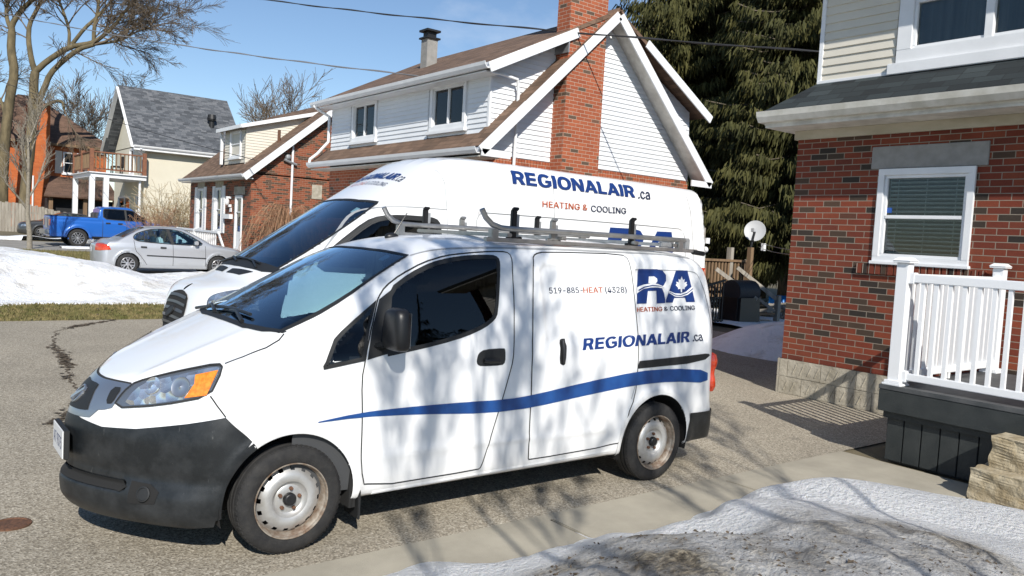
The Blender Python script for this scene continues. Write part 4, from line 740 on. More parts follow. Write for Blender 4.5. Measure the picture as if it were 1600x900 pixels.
def bold_glyphs():
    """heavy grotesque capitals for the livery name: outline, then counters"""
    def arc(cx, cy, rx, ry, a0, a1, n=10, e=2.3):
        o = []
        for i in range(n+1):
            a = math.radians(a0+(a1-a0)*i/n); c, s = math.cos(a), math.sin(a)
            o.append((cx+rx*math.copysign(abs(c)**(2/e), c), cy+ry*math.copysign(abs(s)**(2/e), s)))
        return o
    G = {}
    G['I'] = (.36, [[(.05,0),(.31,0),(.31,1),(.05,1)]])
    G['L'] = (.74, [[(.05,0),(.70,0),(.70,.2),(.30,.2),(.30,1),(.05,1)]])
    G['E'] = (.80, [[(.05,0),(.75,0),(.75,.2),(.30,.2),(.30,.41),(.70,.41),(.70,.60),(.30,.60),(.30,.8),(.74,.8),(.74,1),(.05,1)]])
    G['N'] = (.94, [[(.05,0),(.29,0),(.29,.60),(.64,0),(.89,0),(.89,1),(.65,1),(.65,.40),(.30,1),(.05,1)]])
    G['A'] = (.95, [[(.0,0),(.26,0),(.335,.2),(.62,.2),(.69,0),(.96,0),(.61,1),(.35,1)], [(.395,.39),(.56,.39),(.478,.66)]])
    G['R'] = (.88, [[(.05,0),(.30,0),(.30,.37),(.42,.37),(.60,0),(.88,0),(.665,.405)]+arc(.50,.69,.32,.31,-50,90)+[(.05,1)], [(.30,.55)]+arc(.47,.685,.10,.135,-90,90,8)+[(.30,.82)]])
    G['O'] = (1.0, [arc(.50,.5,.47,.52,0,351,40), arc(.50,.5,.22,.32,0,345,24)])
    G['G'] = (.98, [arc(.50,.5,.47,.52,42,318,34)+[(.93,.14),(.93,.55),(.52,.55),(.52,.37),(.70,.37),(.70,.25)]+arc(.50,.5,.22,.32,-52,-318,24)])
    out = {}
    for k, (adv, loops) in G.items():
        L = [densify(l, 9) for l in loops]; V, T = tri2d(L, 9., 9.); out[k] = (adv*1000, [c*1000 for p in V for c in p], [int(i) for t in T for i in t])
    return out
GLYPH['b'] = bold_glyphs()
def by_side(loop): return lambda c: inside(loop, c[:, [0, 2]]) & (np.abs(c[:,1]) > .3)
def by_top(loop, z0): return lambda c: inside(loop, c[:, [0, 1]]) & (c[:,2] > z0)
def by_nose(loop, xc): return lambda c: inside(loop, np.stack([np.arctan2(c[:,1], c[:,0]-xc), c[:,2]], 1)) & (c[:,0] > xc)
def arch_cut(xa, za, r): return lambda c: (np.hypot(c[:,0]-xa, c[:,2]-za) < r) & (np.abs(c[:,1]) > .45)
def wheel(parent, x, y, side, rt, rr, wdt, kind):
    """a wheel with its outer face at y (side +1 / -1); tyre and rim are parts of the wheel"""
    h = thing('wheel', None, None, (x, y, rt-.004)); h.parent = parent
    if side < 0: h.rotation_euler = (0, 0, math.pi)
    k = rt-rr; W = wdt
    prof = [(rr-.006, -.005), (rr+.004, .001), (rr+k*.35, .006), (rr+k*.62, .004), (rr+k*.84, -.006), (rt-.006, -.020), (rt-.001, -.034)]
    for g in (.28, .5, .72): prof += [(rt, -W*g+.007), (rt-.008, -W*g+.004), (rt-.008, -W*g-.004), (rt, -W*g-.007)]
    prof += [(rt-.001, -W+.03), (rt-.012, -W+.01), (rr+k*.4, -W), (rr-.006, -W+.005)]
    ty = MB().lathe(prof, 56)
    for i in range(64):     # tread blocks break the shoulder line
        a = 2*math.pi*i/64; Mx = Matrix.Rotation(a, 4, 'Y')
        q = [Mx @ Vector(p) for p in ((rt-.010, -.012, -.009), (rt-.010, -.012, .009), (rt-.010, -.038, .009), (rt-.010, -.038, -.009), (rt-.0045, -.0135, -.008), (rt-.0045, -.0135, .008), (rt+.0015, -.038, .008), (rt+.0015, -.038, -.008))]
        ty.add(q, [(4,5,6,7), (0,1,5,4), (1,2,6,5), (2,3,7,6), (3,0,4,7)])
    ty.build('tyre', 'rubber', h, smooth=True, local=True)
    if kind == 'steel':
        s = rr/.205
        rim = MB().lathe([(r*s, yy) for r, yy in ((.203, -.012), (.1945, -.022), (.190, -.046), (.187, -.062))], 64).build('rim_lip', 'steel_edge', h, smooth=True, local=True)
        MB().lathe([(r*s, yy) for r, yy in ((.208, .004), (.207, .009), (.203, .009), (.1995, .003), (.199, -.01))], 64).build('rim_edge', 'steel_edge', h, smooth=True, local=True)
        # pressed centre with sixteen ventilation holes cut through its shoulder
        rs = [.187, .178, .172, .160, .152, .140, .118, .100, .092, .078, .072, .05, .03, .0]
        ys = [-.062, -.050, -.040, -.031, -.026, -.018, -.014, -.022, -.040, -.048, -.044, -.040, -.040, -.040]
        n = 128; V = []; fs = []
        for r, yy in zip(rs, ys):
            for j in range(n): a = 2*math.pi*j/n; V.append((r*s*math.cos(a), yy, r*s*math.sin(a)))
        for i in range(len(rs)-1):
            for j in range(n):
                if i in (1, 2) and (j % 8) in (0, 1, 2): continue
                j2 = (j+1) % n; fs.append((i*n+j, i*n+j2, (i+1)*n+j2, (i+1)*n+j))
        MB().add(V, fs).build('rim', 'steel', h, smooth=True, local=True)
        MB().lathe([(.19*s, -.10), (.0, -.10)], 24).build('brake', 'trim', h, local=True)
        cap = MB().lathe([(.036*s, -.046), (.036*s, -.022), (.031*s, -.012), (.026*s, -.010), (.012, -.012), (0, -.012)], 24).build('centre_cap', 'black', h, smooth=True, local=True)
        for i in range(5):
            a = 2*math.pi*i/5+.45; MB().lathe([(.011, -.045), (.011, -.026), (.007, -.021), (0, -.021)], 6, Matrix.Translation((.058*s*math.cos(a), 0, .058*s*math.sin(a)))).build('wheel_bolt', 'rust', h, local=True)
    else:
        MB().lathe([(rr, .004), (rr-.006, .008), (rr-.016, .0), (rr-.02, -.05)], 40).build('rim_lip', 'alloy', h, smooth=True, local=True)
        MB().lathe([(rr-.005, -.075), (0, -.075)], 24).build('brake', 'trim', h, local=True)
        sp = MB(); sp.lathe([(.062, -.03), (.06, .0), (.03, .006), (0, .006)], 16)
        ns = 7 if kind == 'seven' else 6
        for i in range(ns):
            Mx = Matrix.Rotation(2*math.pi*i/ns, 4, 'Y'); w0, w1 = (.030, .018) if kind == 'six' else (.026, .016)
            if kind == 'six': segs = [(-.028, -.05), (.028, .05)]
            else: segs = [(0, 0)] if kind != 'seven' else [(-.018, -.03), (.018, .03)]
            for c0, c1 in segs:
                q = [Mx @ Vector(p) for p in ((.03, -.025, c0-w0/2), (.03, -.025, c0+w0/2), (rr-.012, -.03, c1+w1), (rr-.012, -.03, c1-w1), (.03, .002, c0-w0/2), (.03, .002, c0+w0/2), (rr-.012, -.004, c1+w1), (rr-.012, -.004, c1-w1))]
                sp.hexa(q[:4], q[4:])
        sp.build('rim', 'alloy', h, local=True, bevel=.003)
    return h
def arch(parent, xa, za, r, y0, y1, zmin=.2):
    n = 28; a0 = math.asin(max(-1, (zmin-za)/r))
    for s in (1, -1):
        mb = MB(); V = []; fs = []
        for i in range(n+1):
            a = a0+(math.pi-2*a0)*i/n
            for y in (y1, y0): V.append((xa+r*math.cos(a), s*y, za+r*math.sin(a)))
        c = len(V); V.append((xa, s*y0, za-.1))
        for i in range(n): fs.append((2*i, 2*i+1, 2*i+3, 2*i+2)); fs.append((2*i+1, c, 2*i+3))
        mb.add(V, fs).build('wheel_arch', 'liner', parent, local=True, fix=False)
def ring(xa, za, r0, r1, zmin, a_from=None):
    """arch lip outline: a half annulus cut at zmin"""
    o = []; 
    for r, d in ((r1, 1), (r0, -1)):
        a0 = math.asin((zmin-za)/r); t = np.linspace(a0 if a_from is None else a_from, math.pi-a0, 30)[::d]; o += [(xa+r*math.cos(a), za+r*math.sin(a)) for a in t]
    return o


# ------------------------------------------------------------------ ground, drive, paths, street, snow
def sheet(name, poly, z, m, label=None, res=None):
    mb = MB(); tri = tessellate_polygon([[Vector((p[0], p[1], 0)) for p in poly]])
    mb.add([(p[0], p[1], z+hgt(p[0], p[1])) for p in poly], [tuple(t) for t in tri]); o = mb.build(name, m)
    for p in o.data.polygons:
        if p.normal.z < 0: o.data.flip_normals(); break
    return tag(o, kind='structure')
def strip(name, x0, x1, ys, z, m):
    mb = MB()
    for a, b in zip(ys[:-1], ys[1:]): mb.add([(x0,a,z+hgt(0,a)),(x1,a,z+hgt(0,a)),(x1,b,z+hgt(0,b)),(x0,b,z+hgt(0,b))], [(0,1,2,3)])
    o = mb.build(name, m, fix=False)
    if o.data.polygons[0].normal.z < 0: o.data.flip_normals()
    return tag(o, kind='structure')
gy = [400, 60, 10, 0, -10.3, -20, -40, -60, -120, -500]
strip('ground', -500, 500, gy, -.012, 'soil')
strip('driveway', -13.0, 9, [1.06, -10.3], 0, 'drive')
strip('street', 9.5, 17, [60, 0, -10.3, -40, -120], -.004, 'asphalt')
strip('lawn', -7.2, 9, [-10.3, -19.6], .0, 'lawn')
strip('lawn', -8.7, 9, [-24.2, -32.3], .0, 'lawn')
strip('neighbour_driveway', -9.5, 9.2, [-19.6, -24.2], .002, 'concrete_grey')
strip('neighbour_driveway', -9.5, 9.2, [-34.3, -40.3], .002, 'concrete_grey')
strip('sidewalk', -8, 9.2, [-32.3, -34.3], .006, 'concrete_grey')
strip('path', -5.27, 9, [1.065, 1.16], .006, 'concrete')
pth = MB()
for a, b in ((9, 5.2), (5.18, 2.9), (2.88, .62), (.60, -1.62), (-1.64, -3.42), (-3.44, -5.25)):     # slabs with tooled joints
    pth.box(b, a, 1.16, 2.35, -.05, .012)
pth.box(-5.25, -3.8, 2.37, 4.8, -.05, .012); pth.box(-3.78, -2.4, 2.37, 4.8, -.05, .011)
tag(pth.build('path', 'concrete', bevel=.006), kind='structure')
# the meandering crack filled with leaf dirt, and the round cap in the drive
pp = [(-1.35,-10.28),(-1.0,-9.9),(-.72,-9.6),(-.3,-9.0),(-.12,-8.1),(.02,-7.2),(.0,-6.2),(.16,-5.1),(.22,-4.3),(.30,-3.6),(.62,-2.7)]
q = densify(chaikin(pp, 2, False), .035, False); cr = MB(); db_ = MB(); rc = random.Random(17); off_ = 0.
for i in range(len(q)-1):       # a hairline that wanders, with rotted leaf crumbs lying along it in drifts
    off_ = off_*.85+rc.uniform(-.02, .02); a_, b_ = q[i], q[i+1]; wv = .008+.010*rc.random()
    if rc.random() < .9: cr.add([(a_[0]+off_-wv,a_[1],.0035),(a_[0]+off_+wv,a_[1],.0035),(b_[0]+off_+wv*.8,b_[1],.0035),(b_[0]+off_-wv*.8,b_[1],.0035)], [(0,1,2,3)])
    dens_ = max(0, math.sin(i*.055)+.55*math.sin(i*.17+2)+.30)*11
    for k in range(int(dens_*rc.random())):
        x, y, t, s_ = a_[0]+off_+rc.gauss(0, .03), a_[1]+rc.gauss(0, .03), rc.uniform(0, 6.3), rc.uniform(.012, .045)
        db_.add([(x+s_*math.cos(t+j*2.09)*(1+.4*(j == 0)), y+s_*math.sin(t+j*2.09), .004+rc.random()*.012) for j in range(3)], [(0,1,2)])
tag(cr.build('crack', 'crack', fix=False), kind='structure'); tag(db_.build('leaf_crumbs', 'crack', fix=False), 'rotted brown leaf crumbs along the crack in the drive', 'leaves', kind='stuff')
cv = thing('drain_cap', 'small rusty round drain cap set in the driveway', 'drain cap', (1.19, -.30, 0))
MB().lathe([(.105, 0), (.105, .008), (.09, .011), (.088, .006), (.0, .007)], 28, Matrix.Translation((0,0,0)) @ Matrix.Rotation(math.pi/2, 4, 'X')).build('cap', 'rust', cv, local=True)
def fbm(x, y, s, o=5, seed=0):
    r = np.random.RandomState(seed); v = np.zeros_like(x); a = 1.
    for k in range(o):
        ang = r.uniform(0, 6.28, 6); fx = np.cos(ang)*s; fy = np.sin(ang)*s; ph = r.uniform(0, 6.28, 6)
        t = sum(np.sin(x*fx[i]*(.7+.1*i)+y*fy[i]*(.7+.1*i)+ph[i]) for i in range(6))/6
        v += a*t; s *= 2.03; a *= .52
    return v
def snow(name, label, xs, ys, hf, m, grime=None, base=None):
    X, Y = np.meshgrid(xs, ys, indexing='ij'); H = hf(X, Y); g0 = np.vectorize(hgt)(X, Y); Z = H+g0
    n0, n1 = X.shape; I = np.arange(n0*n1).reshape(n0, n1)
    f = np.stack([I[:-1,:-1], I[1:,:-1], I[1:,1:], I[:-1,1:]], 2).reshape(-1, 4)
    keep = (H.reshape(-1)[f] > -.03).any(1); f = f[keep]; used = np.unique(f); re = np.full(n0*n1, -1); re[used] = np.arange(len(used))
    V = np.stack([X, Y, Z], 2).reshape(-1, 3)[used]; me = bpy.data.meshes.new(name); me.from_pydata(V.tolist(), [], [tuple(map(int, q)) for q in re[f]])
    me.polygons.foreach_set('use_smooth', [True]*len(me.polygons))
    if me.polygons[0].normal.z < 0: me.flip_normals()
    if grime is not None:
        G = np.clip(grime(X, Y, H), 0, 1).reshape(-1)[used]; at = me.color_attributes.new('grime', 'FLOAT_COLOR', 'POINT')
        c = np.ones((len(G), 4)); c[:, :3] = G[:,None]; at.data.foreach_set('color', c.ravel())
    return tag(link(name, me, m), label, 'snow bank')
def ss(a, b, x): t = np.clip((x-a)/(b-a), 0, 1); return t*t*(3-2*t)
# right foreground: gritty ploughed ridge with cleaner snow beyond it
def near_snow(X, Y):
    edge = 1.44-.24*ss(-1.3, -.1, X)+1.6*ss(.15, .9, X)+.05*np.sin(X*2.1)+.05*np.sin(X*5.3+1)+.03*np.sin(X*13)+.9*ss(-4.15, -5.1, X)+.50*ss(-3.2,-4.3,X)
    d = Y-edge
    heap = near_heap(X, Y); clean = np.exp(-((X+3.25)/1.15)**2-((Y-2.15-.25*ss(-3.2, -4.6, X))/.55)**2)
    base = (.04+.06*ss(-.4, -1.6, X))*(1-.45*ss(-3.6, -4.8, X))
    chunk = np.maximum(0, fbm(X, Y, 5.2, 4, 3))*.085+np.abs(fbm(X, Y, 12, 4, 4))*.030+fbm(X, Y, 27, 3, 6)*.010
    soft = .055*np.abs(np.sin(X*2.6+Y*2.2+1.3*fbm(X, Y, 1.5, 2, 9)))+.03*fbm(X, Y, 3.1, 3, 15)
    h = .35*heap+.085*clean+base*ss(0, .45, d)+chunk*(.12+.88*ss(.25, .6, heap))+soft*ss(.08, .5, d)*(1-.7*heap)
    return np.where(d > 0, np.maximum(h*ss(-.03, .42, d), .004), -.05)
def near_heap(X, Y):
    q = ((X+1.0)/1.95)**2+((Y-3.15-.10*np.sin(X*2.4)-.07*np.sin(X*5.9))/.98)**2
    return np.exp(-q**1.6)
def near_grime(X, Y, H):
    k = near_heap(X, Y)+.16*fbm(X, Y, 3.2, 4, 12)
    return np.clip(ss(.16, .42, k)*(.85+.3*fbm(X, Y, 1.6, 3, 8))+.06, 0, 1)
snow('snow_bank', 'dirty gritty snow bank in the foreground beside the path', np.arange(-6.2, 1.6, .028), np.arange(1.2, 5.6, .028), near_snow, 'snow2', near_grime)
gr_ = MB(); rg = random.Random(23)
for i in range(5200):      # road grit and leaf bits frozen into the ploughed snow
    x = rg.uniform(-3.4, .8); y = rg.uniform(2.0, 4.4)
    if math.sin(x*2.3+y*1.7)+.7*math.sin(x*5.1-y*3.3)+rg.uniform(-1, .9) < .15 or float(near_heap(x, y)) < .25: continue
    z = float(near_snow(np.array([[x]]), np.array([[y]]))[0, 0]); s_ = .0035+.011*rg.random()**3; q_ = [(x+rg.uniform(-s_,s_)*1.3, y+rg.uniform(-s_,s_)*1.3, z+rg.uniform(-.3,1)*s_) for j in range(4)]
    gr_.add(q_, [(0,1,2),(0,2,3),(0,3,1),(1,3,2)])
tag(gr_.build('grit', 'crack'), 'dark road grit frozen into the foreground snow bank', 'grit', kind='stuff')
def left_snow(X, Y):
    d = -12.55+.18*np.sin(X*1.3)+.1*np.sin(X*3.1)-Y
    top = 1-ss(5.4, 8.4, d-.25*np.sin(X*.9))
    rise = .22+.55*ss(-4.3, -.8, X)+.08*np.sin(X*.7)
    h = rise*ss(0, 2.8, d)*top+(fbm(X, Y, 1.3, 4, 21)*.11+fbm(X, Y, 6, 4, 22)*.035)*ss(0, .5, d)*top+.03*top
    return np.where((d > 0) & (top > .02), np.maximum(h, .01), -.05)*1.
snow('snow_bank', 'long white snow mound on the lawn left of the tall van', np.arange(-6.8, 8.8, .08), np.arange(-21.2, -12, .08), left_snow, 'snow1')
def back_snow(X, Y):
    r = np.hypot((X+11.7)/1.7, (Y+3.4)/1.9); return np.where(r < 1, .55*(1-r**2)+fbm(X, Y, 3, 4, 31)*.05*(1-r), -.05)
snow('snow_bank', 'shaded snow heap at the back corner of the brick house', np.arange(-13.6, -9.8, .06), np.arange(-5.5, -1.3, .06), back_snow, 'snow1')
def patchy(seed, s, lim, hh):
    return lambda X, Y: np.where(fbm(X, Y, s, 4, seed) > lim, hh*np.clip(fbm(X, Y, s, 4, seed)-lim+.1, .02, 1), -.05)
snow('snow_patch', 'low snow strip along the verge in front of the dark car', np.arange(-9, 2, .1), np.arange(-42.4, -41.0, .1), lambda X, Y: np.where(np.abs(Y+41.7-.2*np.sin(X)) < .55, .17+.05*np.sin(X*3), -.05), 'snow1')
snow('snow_patch', 'thin snow strip on the walk by the pickup\'s wheel', np.arange(-9, -4.0, .1), np.arange(-35.6, -34.2, .1), lambda X, Y: np.where(np.abs(Y+34.9-.15*np.sin(X*1.4)) < .42, .07, -.05), 'snow1')
snow('snow_patch', 'flat old snow across the back yard under the spruces', np.arange(-27, -14, .12), np.arange(-13, 1.5, .12), patchy(41, .7, -.15, .10), 'snow1')
snow('snow_patch', 'thin melting snow beside the grass left of the snow mound', np.arange(-1.2, 5.5, .1), np.arange(-29, -25, .1), patchy(44, .8, -.05, .12), 'snow1')
# short winter grass on the strip nearest the drive
def blades(name, x0, x1, y0, y1, n, h):
    r = np.random.RandomState(3); x = r.uniform(x0, x1, n); y = r.uniform(y0, y1, n); a = r.uniform(0, 6.28, n); l = h*r.uniform(.4, 1.2, n); t = r.uniform(-.6, .6, (n, 2))*l[:,None]; wv = .012
    z = np.array([hgt(0, q) for q in y]); c, s = np.cos(a)*wv, np.sin(a)*wv
    V = np.stack([np.stack([x-c, y-s, z], 1), np.stack([x+c, y+s, z], 1), np.stack([x+t[:,0], y+t[:,1], z+l], 1)], 1).reshape(-1, 3)
    me = bpy.data.meshes.new(name); me.from_pydata(V.tolist(), [], np.arange(3*n).reshape(-1, 3).tolist()); return tag(link(name, me, 'grass'), 'short tufty winter grass on the lawn strip', 'grass', kind='stuff')
blades('grass', -7, 6, -12.75, -10.32, 34000, .05)
blades('grass', -8.5, 3, -32.2, -24.3, 20000, .08)
o = MB()
for i in range(46): 
    x, y = rnd.uniform(-3.5, 2), rnd.uniform(-12.4, -10.2); a = rnd.uniform(0, 3); o.add([(x,y,.05+hgt(0,y)),(x+.06*math.cos(a),y+.06*math.sin(a),.055+hgt(0,y)),(x+.05*math.sin(a),y-.05*math.cos(a),.07+hgt(0,y))], [(0,1,2)])
tag(o.build('leaf_litter', 'crack', fix=False), 'dead brown leaves scattered on the lawn edge', 'leaves', kind='stuff')

# ------------------------------------------------------------------ building pieces
def P(fr, u, v, n=0.):
    """point on a wall: fr = ('x', plane, outward) with u along y, or ('y', plane, outward) with u along x; v is height"""
    return (fr[1]+n*fr[2], u, v) if fr[0] == 'x' else (u, fr[1]+n*fr[2], v)
def slab(mb, fr, u0, u1, v0, v1, n0, n1):
    a, b = P(fr, u0, v0, n0), P(fr, u1, v1, n1)
    return mb.box(min(a[0],b[0]), max(a[0],b[0]), min(a[1],b[1]), max(a[1],b[1]), min(a[2],b[2]), max(a[2],b[2]))
def wall_cells(mb, fr, u0, u1, v0, v1, holes=(), reveal=.10):
    us = sorted({u0, u1, *[h[0] for h in holes], *[h[1] for h in holes]}); vs = sorted({v0, v1, *[h[2] for h in holes], *[h[3] for h in holes]})
    for a, b in zip(us[:-1], us[1:]):
        for c, d in zip(vs[:-1], vs[1:]):
            if any(h[0] <= a and b <= h[1] and h[2] <= c and d <= h[3] for h in holes): continue
            q = [P(fr,a,c), P(fr,b,c), P(fr,b,d), P(fr,a,d)]; mb.add(q, [(0,1,2,3)])
    for h in holes:
        for (a, c, b, d) in ((h[0],h[2],h[1],h[2]), (h[1],h[2],h[1],h[3]), (h[1],h[3],h[0],h[3]), (h[0],h[3],h[0],h[2])):
            mb.add([P(fr,a,c), P(fr,b,d), P(fr,b,d,-reveal), P(fr,a,c,-reveal)], [(0,1,2,3)])
def orient(o, fr):
    """make the wall faces look outward"""
    n = Vector(P(fr,0,0,1))-Vector(P(fr,0,0,0)); bm = bmesh.new(); bm.from_mesh(o.data)
    for f in bm.faces:
        if f.normal.dot(n) < -.01: f.normal_flip()
    bm.to_mesh(o.data); bm.free()
def wall(name, fr, u0, u1, v0, v1, m, parent, holes=(), reveal=.10):
    mb = MB(); wall_cells(mb, fr, u0, u1, v0, v1, holes, reveal); o = mb.build(name, m, parent, fix=False); orient(o, fr); o.data.update(); face_uv(o.data, world_loc(parent)); return o
def poly_wall(name, fr, poly, m, parent, thick=.12):
    mb = MB().prism(poly, lambda p, t: P(fr, p[0], p[1], t), -thick, 0); return mb.build(name, m, parent, uv=True)
def clip_band(poly, lo, hi):
    def clip(p, keep, z):
        out = []
        for i in range(len(p)):
            a, b = p[i-1], p[i]
            if keep(b) != keep(a): t = (z-a[1])/(b[1]-a[1]); out.append((a[0]+(b[0]-a[0])*t, z))
            if keep(b): out.append(b)
        return out
    q = clip(list(poly), lambda p: p[1] >= lo, lo)
    return clip(q, lambda p: p[1] <= hi, hi) if q else q
def siding(name, fr, poly, m, parent, course=.10, lip=.019):
    """lapped boards: each course leans out to a thick lower edge"""
    mb = MB(); z0 = min(p[1] for p in poly); z1 = max(p[1] for p in poly); z = z0
    while z < z1-1e-4:
        q = clip_band(poly, z, min(z+course, z1))
        if len(q) >= 3:
            V = [P(fr, u, v, .004+lip*(1-(v-z)/course)) for u, v in q]; mb.add(V, [tuple(range(len(V)))])
            low = [p for p in q if abs(p[1]-z) < 1e-6]
            if len(low) >= 2:
                a, b = min(p[0] for p in low), max(p[0] for p in low); mb.add([P(fr,a,z,.004+lip), P(fr,b,z,.004+lip), P(fr,b,z,.0), P(fr,a,z,.0)], [(0,1,2,3)])
        z += course
    return mb.build(name, m, parent, fix=False)
def window(fr, u0, u1, v0, v1, parent, m='white_trim', fw_=.06, sill=True, split=None, vsplit=None, inner='sheer', name='window', depth=.04, back=.10):
    """casing, sashes, pane and what hangs behind it"""
    mb = MB()
    for a in ((u0,u1,v0,v0+fw_), (u0,u1,v1-fw_,v1), (u0,u0+fw_,v0+fw_,v1-fw_), (u1-fw_,u1,v0+fw_,v1-fw_)): slab(mb, fr, *a, -.09, depth)
    i0, i1, j0, j1 = u0+fw_, u1-fw_, v0+fw_, v1-fw_; s = .035
    for a in ((i0,i1,j0,j0+s), (i0,i1,j1-s,j1), (i0,i0+s,j0+s,j1-s), (i1-s,i1,j0+s,j1-s)): slab(mb, fr, *a, -.09, depth*.3)
    if split is not None: z = j0+(j1-j0)*split; slab(mb, fr, i0+s, i1-s, z-.02, z+.02, -.09, depth*.45)
    if vsplit is not None: u = i0+(i1-i0)*vsplit; slab(mb, fr, u-.02, u+.02, j0+s, j1-s, -.09, depth*.4)
    w = mb.build(name, m, parent, bevel=.004)
    if sill: slab(MB(), fr, u0-.06, u1+.06, v0-.07, v0-.003, -.05, depth+.05).build('sill', m, w, bevel=.006)
    slab(MB(), fr, i0+.01, i1-.01, j0+.01, j1-.01, -.03, -.026).build('pane', 'glass_house', w)
    if inner == 'blinds':
        bl_ = MB(); z = j0+.04
        while z < j1-.03:
            a = [P(fr,i0+.03,z,-.085), P(fr,i1-.03,z,-.085), P(fr,i1-.03,z+.014,-.064), P(fr,i0+.03,z+.014,-.064)]; bl_.add(a+[(p[0],p[1],p[2]+.009) for p in a], [(0,1,2,3),(7,6,5,4),(0,4,5,1),(1,5,6,2),(2,6,7,3),(3,7,4,0)]); z += .048
        for k in (.15, .5, .85): u = i0+(i1-i0)*k; slab(bl_, fr, u-.003, u+.003, j0, j1, -.054, -.052)
        bl_.build('blinds', 'blind', w)
    elif inner:
        cu = MB(); n = 28; V = []
        for i in range(n+1):
            u = i0+(i1-i0)*i/n; d = -.075+.012*math.sin(i*1.9)+.006*math.sin(i*.7)
            V += [P(fr,u,j0,d), P(fr,u,j1,d)]
        cu.add(V, [(2*i,2*i+2,2*i+3,2*i+1) for i in range(n)]); cu.build('curtain', inner, w, fix=False)
    bk = MB(); slab(bk, fr, u0-.02, u1+.02, v0-.02, v1+.02, -.55 if inner == 'blinds' else -.16, -.50 if inner == 'blinds' else -.14); bk.build('dark_room', 'dark_in', w)
    return w
def roof(name, a, b, c, d, m, parent, th=.10):
    """slab with top corners a b (eave) c d (ridge)"""
    a, b, c, d = map(Vector, (a, b, c, d)); n = (b-a).cross(d-a).normalized(); n = n if n.z > 0 else -n
    return MB().hexa([p-n*th for p in (a,b,c,d)], [a,b,c,d]).build(name, m, parent, uv=True)
def gutter(a, b, parent, m='white_trim', s=.12, out=(1,0,0)):
    a, b, o = Vector(a), Vector(b), Vector(out); mb = MB(); pr = [(0,0),(.0,-.115),(.06,-.115),(.10,-.06),(.115,.0),(.105,.0),(.09,-.055),(.055,-.10),(.008,-.10),(.008,0)]
    V = []
    for p in (a, b): V += [p+o*(x*s/.115)+Vector((0,0,z*s/.115)) for x, z in pr]
    n = len(pr); mb.add(V, [(i,(i+1)%n,n+(i+1)%n,n+i) for i in range(n)]+[tuple(range(n)), tuple(range(2*n-1, n-1, -1))]); return mb.build('gutter', m, parent)

# ------------------------------------------------------------------ red brick house at the right, with its porch
rh = thing('brick_house', 'red brick house with cream siding above, behind the white railing', 'house', (-7.5, -1.1, 0))
FX = ('x', -7.5, 1)
WIN = (.02, 1.10, 1.77, 2.87)
wall('front_wall', FX, -1.1, 9, .45, 3.42, 'brick_near', rh, [WIN], .09)
wall('side_wall', ('y', -1.1, -1), -15.5, -7.5, .45, 3.42, 'brick_near', rh)
wall('back_wall', ('x', -15.5, -1), -1.1, 9, 0, 5.55, 'brick_near', rh); wall('side_wall', ('y', 9, 1), -15.5, -7.5, 0, 5.55, 'brick_near', rh)
fb = MB()
def blocks(mb, fr, u0, u1, z0, z1, L, ph):
    u = u0-ph*L
    while u < u1:
        a, b = max(u, u0)+.006, min(u+L, u1)-.006
        if b-a > .03:
            slab(mb, fr, a, b, z0+.005, z1-.005, -.1, .035)
            k = a+.07
            while k < b-.05:     # slanting tooled scores
                h = (z1-z0)*.55; p = [P(fr,k,z0+.05,.0345), P(fr,k+.014,z0+.05,.0345), P(fr,k+.05+.014,z0+.05+h,.0345), P(fr,k+.05,z0+.05+h,.0345)]
                q2 = [P(fr,k,z0+.05,.042), P(fr,k+.010,z0+.05,.042), P(fr,k+.06,z0+.05+h,.042), P(fr,k+.05,z0+.05+h,.042)]
                mb.hexa(p, q2); k += .105
        u += L
blocks(fb, FX, -1.1, 9, .0, .225, .47, .3); blocks(fb, FX, -1.1, 9, .225, .455, .47, .75)
slab(fb, FX, -1.1, 9, 0, .45, -.1, .026)
SY = ('y', -1.1, -1); blocks(fb, SY, -15.5, -7.465, .0, .225, .47, .3); blocks(fb, SY, -15.5, -7.465, .225, .455, .47, .75); slab(fb, SY, -15.5, -7.47, 0, .45, -.1, .026)
fb.build('foundation', 'stone', rh, bevel=.0)
slab(MB(), FX, -.09, 1.21, 2.875, 3.135, -.1, .012).build('lintel', 'lintel', rh, bevel=.006)
so_ = MB()
for i in range(19):
    u = -.16+i*.077
    if u < 1.3: slab(so_, FX, u, u+.067, 1.63, 1.75, -.05, .035)
so_.build('brick_sill', 'soldier', rh, uv=True, bevel=.004)
wn = window(FX, *WIN, rh, fw_=.075, sill=False, split=.49, inner='blinds', depth=.03)
slab(MB(), FX, .13, .19, 2.36, 2.42, -.0258, -.0245).build('sticker', 'signblue', wn)
slab(MB(), FX, .0, 1.12, 1.752, 1.79, -.05, .055).build('sill', 'white_trim', wn, bevel=.006)
# pent roof, gutter, soffit, upper storey
EX, EZ = -7.05, 3.60
tag(roof('pent_roof', (EX+.04,-1.34,EZ-.01), (EX+.04,9.3,EZ-.01), (-7.62,9.3,4.02), (-7.62,-.93,4.02), 'shingle_dark', rh, .05))
roof('pent_roof', (EX+.04,-1.345,EZ-.012), (-15.8,-1.345,EZ-.012), (-15.8,-.93,4.02), (-7.62,-.93,4.02), 'shingle_dark', rh, .05)
gutter((EX,-1.36,3.585), (EX,9.3,3.585), rh, 'gutter_cream', .13); gutter((EX+.02,-1.30,3.585), (-15.8,-1.30,3.585), rh, 'gutter_cream', .13, (0,-1,0))
sf = MB().box(-7.52, EX-.003, -1.30, 9.2, 3.395, 3.425); sf.box(-15.6, -7.52, -1.29, -1.09, 3.395, 3.425); sf.box(EX-.03, EX-.002, -1.31, 9.2, 3.427, 3.56); sf.box(-15.6, EX-.03, -1.31, -1.28, 3.427, 3.56); sf.build('soffit', 'soffit', rh)
